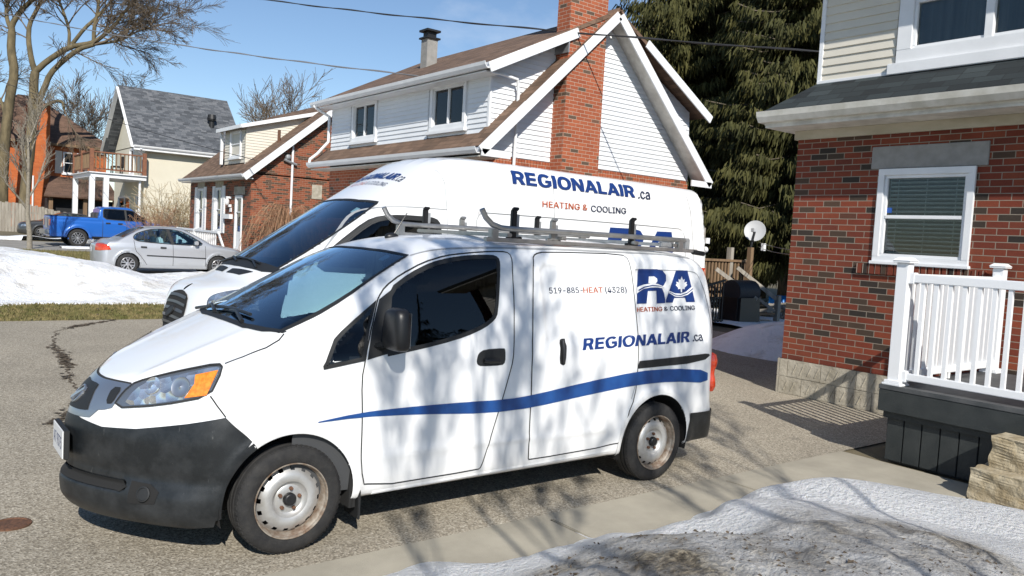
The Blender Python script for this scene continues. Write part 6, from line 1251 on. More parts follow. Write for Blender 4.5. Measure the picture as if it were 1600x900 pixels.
for mi in (False, True):
    d = patch('front_door', F1, 'side', chaikin(B['door']), 'van_white', van, .0035, .045, [inset(dgl, -.012)], mi)
    stroke('door_gap', F1, 'side', chaikin(B['door']), .008, 'gap', d, off=.0042, mirror=mi)
    g = patch('window', F1, 'side', inset(dgl, .004), 'glass_ws' if mi else 'glass_dark', d, .004, .06, mirror=mi)
    patch('window_seal', F1, 'side', inset(dgl, -.014), 'trim', d, .0062, .06, [inset(dgl, .012)], mi)
    patch('mirror_sail', F1, 'side', B['sail'], 'trim', d, .006, .06, mirror=mi)
    h = patch('door_handle', F1, 'side', chaikin(B['handle']), 'trim', d, .006, .04, mirror=mi, minstep=.015)
    s = -1 if mi else 1
    mb = MB(); pts, _ = onto(F1, 'side', [(-1.235, 1.015), (-1.29, 1.012), (-1.36, 1.008)], .02)
    mb.tube([(p[0], p[1]*s, p[2]) for p in pts], [.013, .016, .013], 8).build('pull', 'black', d, smooth=True, local=True)
    q = patch('quarter_window', F1, 'side', inset(quarter, .012), 'glass_dark', van, .004, .05, mirror=mi)
    patch('quarter_trim', F1, 'side', quarter, 'trim', q, .0055, .05, [inset(quarter, .022)], mi)
    sd = patch('sliding_door', F1, 'side', chaikin(B['slide']), 'van_white', van, .0035, .035, mirror=mi)
    stroke('door_gap', F1, 'side', chaikin(B['slide']), .008, 'gap', sd, off=.0042, mirror=mi)
    hh = patch('door_handle', F1, 'side', chaikin(B['slidehandle']), 'trim', sd, .007, .03, mirror=mi, minstep=.015)
    x0 = np.mean([p[0] for p in B['slidehandle']]); z0 = np.mean([p[1] for p in B['slidehandle']])
    pts, _ = onto(F1, 'side', [(x0+.006, z0-.075), (x0+.006, z0), (x0+.006, z0+.075)], .022)
    MB().tube([(p[0], p[1]*s, p[2]) for p in pts], [.010, .014, .010], 8).build('pull', 'black', sd, smooth=True, local=True)
    tr = patch('door_track', F1, 'side', B['track'], 'trim', van, .006, .05, mirror=mi)
    mid = [(-2.70, .905), (-3.10, .928), (-3.60, .958)]
    stroke('crease_shade', F1, 'side', chaikin([(-2.72, 1.62), (-3.40, 1.625), (-3.49, 1.58), (-3.545, 1.30), (-3.56, 1.12)], 2, False), .008, 'seam_crease', van, False, .004, mi)
    stroke('crease_shade', F1, 'side', [(-2.66, 1.08), (-2.665, .92), (-2.655, .78), (-2.62, .66)], .006, 'seam_crease', van, False, .004, mi)
    stroke('roof_seam', F1, 'top', chaikin([(-.83, .59), (-1.0, .612), (-1.4, .635), (-2.4, .64), (-3.45, .62)], 2, False), .018, 'seam_crease', van, False, .003, mi)
    stroke('hood_gap', F1, 'top', B['hoodgap'], .008, 'gap', van, False, .004, mi)
    stroke('fender_gap', F1, 'side', B['fendgap'], .007, 'gap', van, False, .004, mi)
    for xa in (0, -2.925): patch('arch_lip', F1, 'side', ring(xa, .30, .374, .410, .24, math.radians(56) if xa == 0 else None), 'van_white', van, .007, .03, mirror=mi, minstep=.02)
    patch('bumper_lip', F1, 'side', rng(0, .30, .372, .412, -8, 57), 'bumper', van, .0075, .03, mirror=mi, minstep=.02)
    lp = chaikin(B['lamp']); hl = patch('headlight', F1, 'nose', lp, 'lens_dark', van, .004, .03, mirror=mi, xc=-.2, minstep=.02)
    patch('lens', F1, 'nose', chaikin(B['lampin']), 'lens', hl, .0075, .03, mirror=mi, xc=-.2, minstep=.02)
    patch('turn_signal', F1, 'nose', B['amber'], 'amber', hl, .010, .03, mirror=mi, xc=-.2, minstep=.02)
    stroke('lamp_gap', F1, 'nose', lp, .008, 'gap', hl, off=.009, mirror=mi, xc=-.2)
    # reflector bowls seen in the lamp
    lc = np.mean(B['lampin'], 0); la = np.array(B['lampin'])
    for k, (du, dz, r) in enumerate(((-.13, -.012, .050), (.05, .0, .055))):
        q, nn = onto(F1, 'nose', [lc+np.array([du, dz])], .009, -.2); q = q[0]; nn = nn[0]
        if mi: q = q*[1,-1,1]; nn = nn*[1,-1,1]
        R = Vector((0,1,0)).rotation_difference(Vector(nn)).to_matrix().to_4x4(); R.translation = Vector(q)
        MB().lathe([(r, 0), (r*.95, .004), (r*.8, .001), (r*.3, -.001), (0, .006)], 24, R).build('reflector', 'chrome' if k else 'lens', hl, smooth=True, local=True)
    # mirrors
    mo = thing('door_mirror', None, None, (-.55, .985*s, 1.245)); mo.parent = van
    V = []; fs = []; n, k = 24, 14
    for i in range(k+1):
        la = -math.pi/2+math.pi*i/k
        for j in range(n):
            lo = 2*math.pi*j/n; cs = lambda a, e: math.copysign(abs(math.cos(a))**e, math.cos(a)); sn = lambda a, e: math.copysign(abs(math.sin(a))**e, math.sin(a))
            x, y, z = .072*cs(la, .45)*cs(lo, .75), .105*cs(la, .45)*sn(lo, .45), .122*sn(la, .45)
            if x < 0: x *= .35
            V.append((x, y*(1-.10*(z/.122)), z-.12*abs(y)*(z > 0)*0))
    for i in range(k):
        for j in range(n): fs.append((i*n+j, i*n+(j+1) % n, (i+1)*n+(j+1) % n, (i+1)*n+j))
    MB().add(V, fs).build('mirror_shell', 'black', mo, smooth='all', local=True)
    MB().box(-.0275, -.0255, -.085, .085, -.10, .10).build('mirror_glass', 'chrome', mo, local=True, bevel=.0)
    MB().bar((.0, -.06*s, -.085), (.05, -.20*s, -.125), .09, .035).build('mirror_arm', 'black', mo, local=True, bevel=.01)
    # tail lamp: two bulbs joined by a waist, hugging the rear corner
    tl = MB(); yy = .775*s
    tl.lathe([(.002, -.165), (.03, -.155), (.046, -.11), (.042, -.06), (.03, -.015), (.031, .02), (.046, .06), (.05, .10), (.036, .15), (.002, .168)], 18,
             Matrix.Translation((-3.645, yy, .79)) @ Matrix.Rotation(math.pi/2, 4, 'X')).build('taillight', 'red_lens', van, smooth=True, local=True)
    # flap behind the front wheel
    MB().box(-.43, -.415, s*.66 if s > 0 else -.845, s*.845 if s > 0 else -.66, .115, .40).build('mud_flap', 'trim', van, local=True, bevel=.004)
    MB().box(-.40, -.36, s*.66 if s > 0 else -.83, s*.83 if s > 0 else -.66, .19, .55).build('splash_guard', 'liner', van, local=True)
    for (x, y) in ((0, .862), (-2.925, .862)): wheel(van, x, y*s, s, .303, .208, .185, 'steel')
# black bumper, both halves in one moulding
bp = patch('front_bumper', F1, 'nose', bl, 'bumper', van, .005, .02, xc=-.2, minstep=.02)
for s in (1, -1):
    patch('fog_recess', F1, 'nose', [(s*a, z) for a, z in ((.49,.30),(.64,.315),(.655,.375),(.60,.408),(.49,.412))], 'liner', bp, .008, .03, xc=-.2, minstep=.02)
    q, nn = onto(F1, 'nose', [(s*.575, .357)], .010, -.2); R = Vector((0,1,0)).rotation_difference(Vector(nn[0])).to_matrix().to_4x4(); R.translation = Vector(q[0])
    MB().lathe([(.040, -.004), (.040, .004), (.033, .006), (.030, .001), (0, .002)], 24, R).build('fog_lamp', 'trim', bp, smooth=True, local=True)
patch('air_slot', F1, 'nose', [(-.44,.352),(.44,.352),(.47,.38),(.44,.412),(-.44,.412),(-.47,.38)], 'liner', bp, .010, .03, xc=-.2)
# chrome V, three openings and the round badge
ch = [(0,.888),(.10,.889),(.1966,.893),(.3705,.899),(.345,.84),(.3231,.775),(.28,.760),(.2413,.753),(.225,.735),(.200,.708),(.165,.704),(.10,.700),(0,.698)]
chl = ch+[(-a, z) for a, z in ch[-2:0:-1]]
gr = patch('grille', F1, 'nose', chl, 'chrome', van, .006, .025, xc=-.2, minstep=.02)
g1 = B['grill1']; c1 = [(0,.862),(.085,.864),(.120,.862),(.155,.800),(.172,.742),(.150,.737),(.10,.732),(0,.730)]
patch('grille_mesh', F1, 'nose', c1+[(-a, z) for a, z in c1[-2:0:-1]], 'trim', gr, .009, .03, xc=-.2, minstep=.02)
for s in (1, -1): patch('grille_mesh', F1, 'nose', [(a*s, z) for a, z in chaikin(B['grill2'])], 'trim', gr, .009, .03, xc=-.2, minstep=.02)
q, nn = onto(F1, 'nose', [(0, .795)], .003, -.2); R = Vector((0,1,0)).rotation_difference(Vector(nn[0])).to_matrix().to_4x4(); R.translation = Vector(q[0])
bd = MB().lathe([(.058, 0), (.058, .010), (.050, .014), (.046, .010), (.046, 0)], 28, R); bd.hexa([R @ Vector(p) for p in ((-.07, .002, -.014), (.07, .002, -.014), (.07, .002, .014), (-.07, .002, .014))], [R @ Vector(p) for p in ((-.07, .016, -.011), (.07, .016, -.011), (.07, .016, .011), (-.07, .016, .011))])
bd.build('badge', 'chrome', gr, smooth=True, local=True)
stroke('hood_gap', F1, 'nose', [(-a, z+.004) for a, z in ch[3:0:-1]]+[(0, .892)]+[(a, z+.004) for a, z in ch[1:4]], .008, 'gap', van, False, .005, xc=-.2)
pl = thing('licence_plate', None, None, (1.005, 0, .55)); pl.parent = van
MB().box(-.03, -.004, -.165, .165, -.08, .08).build('plate_bracket', 'trim', pl, local=True, bevel=.004)
MB().box(-.003, .003, -.152, .152, -.076, .076).build('plate', 'plate', pl, local=True, bevel=.002)
flat_text('plate_number', 'AT 9375', (.0045, -.12, -.03), (0, .24, 0), (0, 0, .065), 'navy', pl, .01)
# rear bumper: a black corner moulding
rbl = []
for a in np.linspace(math.radians(97), math.radians(263), 25): rbl.append((a, .495+.012*math.sin(a*2)))
rbl += [(a, .262) for a in np.linspace(math.radians(263), math.radians(97), 25)]
patch('rear_bumper', F1, 'rear', rbl, 'bumper', van, .012, .05, xc=-3.2)
# screen
cowl = [(.155,0),(.150,.19),(.140,.387),(.095,.579),(.030,.712)]
cw = cowl+[(.005,.715),(.022,.69),(.062,.565),(.106,.37),(.120,.18),(.124,0)]
cwl = cw+[(x,-y) for x, y in cw[-2:0:-1]]
wsg = patch('windscreen', F1, 'top', inset(ws, .006), 'glass_ws', van, .003, .07)
patch('screen_border', F1, 'top', inset(ws, -.006), 'trim', wsg, .0048, .07, [inset(ws, .02)])
patch('cowl', F1, 'top', cwl, 'trim', van, .006, .05)
patch('sticker', F1, 'top', [(-.765,.40),(-.765,.46),(-.70,.475),(-.70,.415)], 'blind', wsg, -.004, .05)
wp = MB()
for y0, y1, xo in ((.30, -.28, .02), (-.20, -.62, .0)):
    pts, _ = onto(F1, 'top', [(.075-xo+.02*t, y0+(y1-y0)*t) for t in np.linspace(0, 1, 8)], .022); wp.tube(pts, .011, 6)
    a, _ = onto(F1, 'top', [(.115, y0+.03), (.08, (y0+y1)/2)], .02); wp.tube([a[0], (a[0]+a[1])/2+[0, 0, .03], a[1]], [.014, .010, .008], 6)
wp.build('wipers', 'black', van, smooth=True, local=True)
# cabin
MB().box(-.62, .05, -.70, .70, .80, 1.12).build('dashboard', 'dash', van, local=True, bevel=.06)
MB().hexa([(-.02,-.66,1.10),(.10,-.66,1.10),(.10,.66,1.10),(-.02,.66,1.10)], [(-.30,-.62,1.20),(.06,-.6,1.16),(.06,.6,1.16),(-.30,.62,1.20)]).build('dash_top', 'dash', van, local=True, bevel=.02)
sw = MB(); R = Matrix.Translation((-.52, .37, 1.10)) @ Matrix.Rotation(math.radians(-62), 4, 'Y')
sw.tube([R @ Vector((.19*math.cos(a), .19*math.sin(a), 0)) for a in np.linspace(0, 2*math.pi, 25)], .016, 8)
for a in (0, 2.2, 4.1): sw.bar(R @ Vector((0,0,0)), R @ Vector((.18*math.cos(a), .18*math.sin(a), 0)), .05, .02)
sw.build('steering_wheel', 'black', van, smooth=True, local=True)
for y in (.38, -.38):
    st = MB().box(-1.28, -.78, y-.26, y+.26, .70, .84); st.hexa([(-1.40,y-.25,.80),(-1.24,y-.25,.80),(-1.24,y+.25,.80),(-1.40,y+.25,.80)], [(-1.52,y-.21,1.33),(-1.40,y-.21,1.33),(-1.40,y+.21,1.33),(-1.52,y+.21,1.33)])
    st.build('seat', 'seat', van, local=True, bevel=.04)
    MB().box(-1.53, -1.43, y-.13, y+.13, 1.36, 1.54).build('headrest', 'seat', van, local=True, bevel=.04)
MB().box(-1.60, -1.57, -.66, .66, .3, 1.66).build('partition', 'interior', van, local=True)
fl = MB().box(-3.60, .62, -.55, .55, .23, .36); fl.box(-2.48, -.44, -.79, .79, .235, .33); fl.box(-3.5, -3.35, -.7, .7, .25, .4); fl.build('underbody', 'liner', van, local=True)
arch(van, 0, .30, .386, .56, .84); arch(van, -2.925, .30, .386, .56, .84)
MB().bar((-.50, .815, .262), (-2.46, .822, .285), .03, .03).build('sill', 'van_white', van, local=True, bevel=.008)
MB().bar((-.50, -.815, .262), (-2.46, -.822, .285), .03, .03).build('sill', 'van_white', van, local=True, bevel=.008)
# aerial
q, _ = onto(F1, 'top', [(-1.02, .0)], 0); q = q[0]
an = MB().ball((q[0], q[1], q[2]), (.055, .032, .03), 14, 8); an.tube([(q[0]-.01, q[1], q[2]+.01), (q[0]-.115, q[1], q[2]+.175)], [.006, .004], 6); an.build('aerial', 'black', van, smooth=True, local=True)
# livery
st_loop = chaikin(B['stripe'])
for mi in (False, True): patch('stripe', F1, 'side', st_loop, 'stripe', van, .0058, .05, mirror=mi)
def put(key, text, m, par, F, dom='side', bold=0., shear=0., hs=1., heavy=.045):
    bl_, br_, tl_ = B['t_'+key]; h = math.hypot(tl_[0]-bl_[0], tl_[1]-bl_[1]) if shear == 0 else abs(tl_[1]-bl_[1])
    return lettering('lettering', F, dom, text, bl_, br_, h*hs, m, par, bold, shear, .0052 if F is F1 else .013, heavy=0 if bold > .02 else heavy)
put('regional', 'REGIONALAIR', 'navy', van, F1, bold=.034, shear=.22)
put('ca', '.ca', 'dark_text', van, F1)
put('519', '519-885-', 'dark_text', van, F1, bold=.006)
put('heat', 'HEAT', 'rust_text', van, F1, bold=.006)
put('4328', '(4328)', 'dark_text', van, F1, bold=.006)
put('heating', 'HEATING', 'rust_text', van, F1, bold=.004)
put('amp', '&', 'dark_text', van, F1)
put('cooling', 'COOLING', 'dark_text', van, F1)
def logo(F, par, T=lambda p: p, k=1.):
    lg = patch('emblem', F, 'side', [T(p) for p in B['lR']], 'navy', par, .0052, .04*k)
    patch('emblem_letter', F, 'side', [T(p) for p in B['lA']], 'navy', lg, .0056, .04*k)
    patch('emblem_cutout', F, 'side', [T(p) for p in B['lRh']], 'vinyl_white', lg, .0070, .04*k)
    patch('emblem_leaf', F, 'side', [T(p) for p in B['leaf']], 'vinyl_white', lg, .0074, .04*k)
    for a, b in (('lw1', 'lb1'), ('lw2', 'lb2')):
        patch('emblem_wave', F, 'side', [T(p) for p in B[a]], 'vinyl_white', lg, .0082, .04*k); patch('emblem_wave', F, 'side', [T(p) for p in B[b]], 'navy', lg, .0098, .04*k)
logo(F1, van)
# ladder rack bolted to the roof gutters: two tubes with upturned front ends, cross bars, stops
rk = thing('ladder_rack', None, None, (0, 0, 0)); rk.parent = van
for y in (.585, -.585):
    dx = .0 if y > 0 else .10
    MB().bar((-1.40, y, 1.787), (-3.58, y, 1.783), .045, .03).build('base_rail', 'aluminium', rk, local=True, bevel=.006)
    bend = [(-1.365+dx, y, 1.985), (-1.40+dx, y, 1.93), (-1.455+dx, y, 1.888), (-1.53+dx, y, 1.868), (-1.65+dx, y, 1.865)]
    MB().tube(bend+[(-2.2, y, 1.868), (-3.0, y, 1.868), (-3.44, y, 1.866)], .020, 10).build('tube', 'aluminium', rk, smooth=True, local=True)
    for x in (-1.47+dx*.5, -3.36): MB().bar((x, y, 1.78), (x, y, 1.86), .05, .06, (1, 0, 0)).build('foot', 'aluminium', rk, local=True, bevel=.006)
    for x, hh_, m in ((-1.67, 2.0, 'black'), (-2.03, 1.945, 'aluminium'), (-2.84, 2.0, 'black')):
        mb = MB().bar((x, y-.045, 1.80), (x, y-.045, hh_), .032, .042, (1, 0, 0)); mb.bar((x, y-.045, hh_-.005), (x, y-.015, hh_+.012), .05, .02); mb.bar((x+.05, y-.05, 1.805), (x-.08, y-.05, 1.805), .03, .025)
        mb.build('ladder_stop', m, rk, local=True, bevel=.005)
        MB().bar((x-.022, y-.045, 1.80), (x-.022, y-.045, hh_-.03), .012, .05, (1, 0, 0)).build('stop_strap', 'galv', rk, local=True)
for x in (-1.60, -2.10, -2.85, -3.30): MB().bar((x, -.60, 1.822), (x, .60, 1.822), .045, .028).build('cross_bar', 'aluminium', rk, local=True, bevel=.006)
for bx in ((-3.47, -3.42, .53, .61, 1.79, 1.885), (-3.26, -3.14, .55, .60, 1.80, 1.84), (-3.40, -3.34, .38, .50, 1.80, 1.87)): MB().box(*bx).build('clamp', 'galv', rk, local=True, bevel=.008)
MB().tube([(-3.52, .60, 1.775), (-3.66, .60, 1.765)], .020, 8).build('rubber_end', 'black', rk, smooth=True, local=True)

# ------------------------------------------------------------------ the tall van behind it
F2 = tall_van()
tv = thing('tall_van', 'tall high-roof white van parked behind the small one', 'van', (0, -3.25, 0))
twh = [(-1.060,0),(-1.075,.28),(-1.12,.598),(-1.185,.745),(-1.45,.772),(-1.75,.772),(-2.0,.752),(-2.245,.712),(-2.268,.69),(-2.205,.362),(-2.188,0)]
tws = twh+[(x,-y) for x, y in twh[-2:0:-1]]
tgl = chaikin([(-1.52,1.45),(-1.72,1.62),(-2.06,1.87),(-2.20,1.93),(-2.42,1.955),(-2.78,1.955),(-2.86,1.93),(-2.88,1.85),(-2.88,1.45),(-2.80,1.40),(-1.60,1.40)])
body_shell('body', F2, -6.4, -1.5, 1.15, .035, 'van_white2', tv, [by_top(inset(tws, .014), 1.3), by_side(inset(tgl, .012)), arch_cut(-1.55, .35, .43), arch_cut(-5.35, .35, .43)])
body_shell('cabin_trim', F2, -6.4, -1.5, 1.15, .08, 'interior', tv, [by_top(inset(tws, -.02), 1.3), by_side(inset(tgl, -.02))], off=-.04, keep=lambda c: (c[:,0] < -1.2) & (c[:,0] > -3.1) & (c[:,2] > .5), flip=True)
for mi in (False, True):
    g = patch('side_window', F2, 'side', inset(tgl, .006), 'glass_dark', tv, .004, .08, mirror=mi)
    patch('window_seal', F2, 'side', inset(tgl, -.03), 'trim', g, .006, .08, [inset(tgl, .02)], mi)
    stroke('door_gap', F2, 'side', chaikin([(-1.40,1.38),(-1.66,1.66),(-2.03,1.98),(-2.22,2.05),(-2.5,2.075),(-2.98,2.075)], 2, False), .010, 'seam_crease', tv, False, .004, mi)
    stroke('door_gap', F2, 'side', [(-2.98,.35),(-2.98,2.075),(-2.96,2.36),(-2.90,2.50)], .008, 'seam_crease', tv, False, .004, mi)
    stroke('panel_gap', F2, 'side', [(-4.50,.35),(-4.50,2.56)], .008, 'seam_crease', tv, False, .004, mi)
    stroke('crease_shade', F2, 'side', chaikin([(-3.36,1.35),(-3.36,1.96),(-3.42,2.065),(-3.52,2.08),(-6.72,2.08),(-6.83,2.04),(-6.86,1.95),(-6.86,1.35)], 1, False), .010, 'seam_crease', tv, False, .004, mi)
    stroke('panel_gap', F2, 'side', [(-7.02,.5),(-7.03,1.8),(-6.99,2.3),(-6.93,2.55)], .007, 'seam_crease', tv, False, .004, mi)
    hl = patch('headlight', F2, 'nose', chaikin(B['Tlamp']), 'lens_dark', tv, .005, .04, mirror=mi, xc=-1.6, minstep=.03)
    lc = np.mean(B['Tlamp'], 0)
    patch('lens', F2, 'nose', [lc+(np.array(p)-lc)*.86 for p in chaikin(B['Tlamp'])], 'lens', hl, .009, .04, mirror=mi, xc=-1.6, minstep=.03)
    s = -1 if mi else 1
    for x in (-1.55, -5.35): wheel(tv, x, .975*s, s, .345, .215, .22, 'steel')
    MB().bar((-2.0, .90*s, 1.30), (-1.98, 1.13*s, 1.33), .06, .05).box(-2.06, -1.95, min(1.08*s, 1.25*s), max(1.08*s, 1.25*s), 1.30, 1.62).build('door_mirror', 'black', tv, local=True, bevel=.03)
    patch('door_handle', F2, 'side', [(-2.70,1.20),(-2.88,1.20),(-2.88,1.25),(-2.70,1.25)], 'trim', tv, .012, .05, mirror=mi)
    patch('taillight', F2, 'rear', [(math.radians(128), .95), (math.radians(140), .95), (math.radians(140), 1.55), (math.radians(128), 1.55)], 'red_lens', tv, .008, .06, mirror=mi, xc=-6.4)
    # marker light high on the rear corner
arch(tv, -1.55, .35, .43, .62, .97, .28); arch(tv, -5.35, .35, .43, .62, .97, .28)
MB().box(-7.2, -.75, -.66, .66, .30, .5).build('underbody', 'liner', tv, local=True)
wsg2 = patch('windscreen', F2, 'top', inset(tws, .006), 'glass_ws', tv, .003, .09)
patch('screen_border', F2, 'top', inset(tws, -.008), 'trim', wsg2, .005, .09, [inset(tws, .028)])
patch('sticker', F2, 'top', [(-2.12,.50),(-2.12,.58),(-2.04,.59),(-2.04,.51)], 'blind', wsg2, -.004, .05)
cwl2 = [(-1.03,0),(-1.045,.28),(-1.09,.61),(-1.15,.775),(-1.21,.77),(-1.185,.60),(-1.145,.28),(-1.13,0)]
patch('cowl', F2, 'top', cwl2+[(x,-y) for x, y in cwl2[-2:0:-1]], 'trim', tv, .007, .07)
for s in (1, -1): patch('hood_vent', F2, 'top', [(x, s*abs(y)) for x, y in B['Tvent']], 'trim', tv, .006, .05)
wp = MB()
for y0, y1 in ((.45, -.15), (-.12, -.66)):
    pts, _ = onto(F2, 'top', [(-1.14+.01*t, y0+(y1-y0)*t) for t in np.linspace(0, 1, 8)], .022); wp.tube(pts, .012, 6)
    a, _ = onto(F2, 'top', [(-1.09, y0+.03), (-1.135, (y0+y1)/2)], .02); wp.tube([a[0], (a[0]+a[1])/2+[0, 0, .03], a[1]], .011, 6)
wp.build('wipers', 'black', tv, smooth=True, local=True)
# tall rounded grille with bars and an oval badge
tg = [(0,1.112),(.09,1.105),(.20,1.085),(.262,1.055),(.285,1.00),(.290,.90),(.275,.78),(.24,.73),(0,.725)]
tgl2 = tg+[(-a, z) for a, z in tg[-2:0:-1]]
gg = patch('grille', F2, 'nose', tgl2, 'liner', tv, .008, .04, xc=-1.6, minstep=.03)
for k, z in enumerate((1.05, .985, .92, .855, .79)):
    hw = .262 if k else .235
    ln = [(a, z+.012*math.cos(a*6)) for a in np.linspace(-hw, hw, 15)]
    stroke('grille_bar', F2, 'nose', ln, .026, 'metal_bar', gg, False, .016, xc=-1.6)
q, nn = onto(F2, 'nose', [(0, .905)], .014, -1.6); R = Vector((0,1,0)).rotation_difference(Vector(nn[0])).to_matrix().to_4x4(); R.translation = Vector(q[0])
MB().lathe([(.10, 0), (.098, .012), (.088, .015), (.084, .011), (0, .012)], 28, R @ Matrix.Diagonal((1, 1, .52, 1))).build('badge', 'trim', gg, smooth=True, local=True)
tb = [(a, .72-.02*abs(a)) for a in np.linspace(-1.05, 1.05, 21)]+[(a, .30) for a in np.linspace(1.05, -1.05, 21)]
patch('front_bumper', F2, 'nose', tb, 'bumper', tv, .006, .06, xc=-1.6)
for y in (.48, -.48):
    st = MB().box(-2.95, -2.4, y-.27, y+.27, 1.0, 1.15); st.hexa([(-3.02,y-.26,1.1),(-2.88,y-.26,1.1),(-2.88,y+.26,1.1),(-3.02,y+.26,1.1)], [(-3.12,y-.2,1.72),(-3.0,y-.2,1.72),(-3.0,y+.2,1.72),(-3.12,y+.2,1.72)])
    st.box(-3.13, -3.02, y-.13, y+.13, 1.76, 1.95); st.build('seat', 'seat', tv, local=True, bevel=.04)
MB().box(-1.95, -1.22, -.80, .80, 1.0, 1.36).build('dashboard', 'dash', tv, local=True, bevel=.06)
sw = MB(); R = Matrix.Translation((-2.05, .46, 1.42)) @ Matrix.Rotation(math.radians(-55), 4, 'Y')
sw.tube([R @ Vector((.20*math.cos(a), .20*math.sin(a), 0)) for a in np.linspace(0, 2*math.pi, 25)], .017, 8)
for a in (0, 2.1, 4.2): sw.bar(R @ Vector((0,0,0)), R @ Vector((.19*math.cos(a), .19*math.sin(a), 0)), .05, .02)
sw.build('steering_wheel', 'black', tv, smooth=True, local=True)
MB().box(-3.2, -3.17, -.85, .85, .5, 2.4).build('partition', 'interior', tv, local=True)
put('Tregional', 'REGIONALAIR', 'navy', tv, F2, bold=.030)
put('Tca', '.ca', 'dark_text', tv, F2)
put('Theating', 'HEATING &', 'rust_text', tv, F2, bold=.004)
put('Tcooling', 'COOLING', 'dark_text', tv, F2, bold=.002)
lettering('lettering', F2, 'top', 'REGIONALAIR', (-2.585, -.56), (-2.585, .41), .115, 'navy', tv, .03, .2, .006)
lettering('lettering', F2, 'top', '.ca', (-2.585, .42), (-2.585, .55), .115, 'dark_text', tv, 0, 0, .006)
lettering('lettering', F2, 'top', 'HEATING', (-2.47, -.43), (-2.47, -.06), .06, 'rust_text', tv, .004, 0, .006)
lettering('lettering', F2, 'top', '& COOLING', (-2.47, -.03), (-2.47, .42), .06, 'dark_text', tv, .004, 0, .006)
lx = max(p[0] for p in B['lR']); ltop = max(p[1] for p in B['lR'])
vt = B['lR'][1]; va = B['lA'][3]; ks = (B['TRA'][2][0]-B['TRA'][0][0])/(va[0]-vt[0])
logo(F2, tv, lambda p: (B['TRA'][0][0]+(p[0]-vt[0])*ks, 2.018+(p[1]-vt[1])*ks), 1.5)

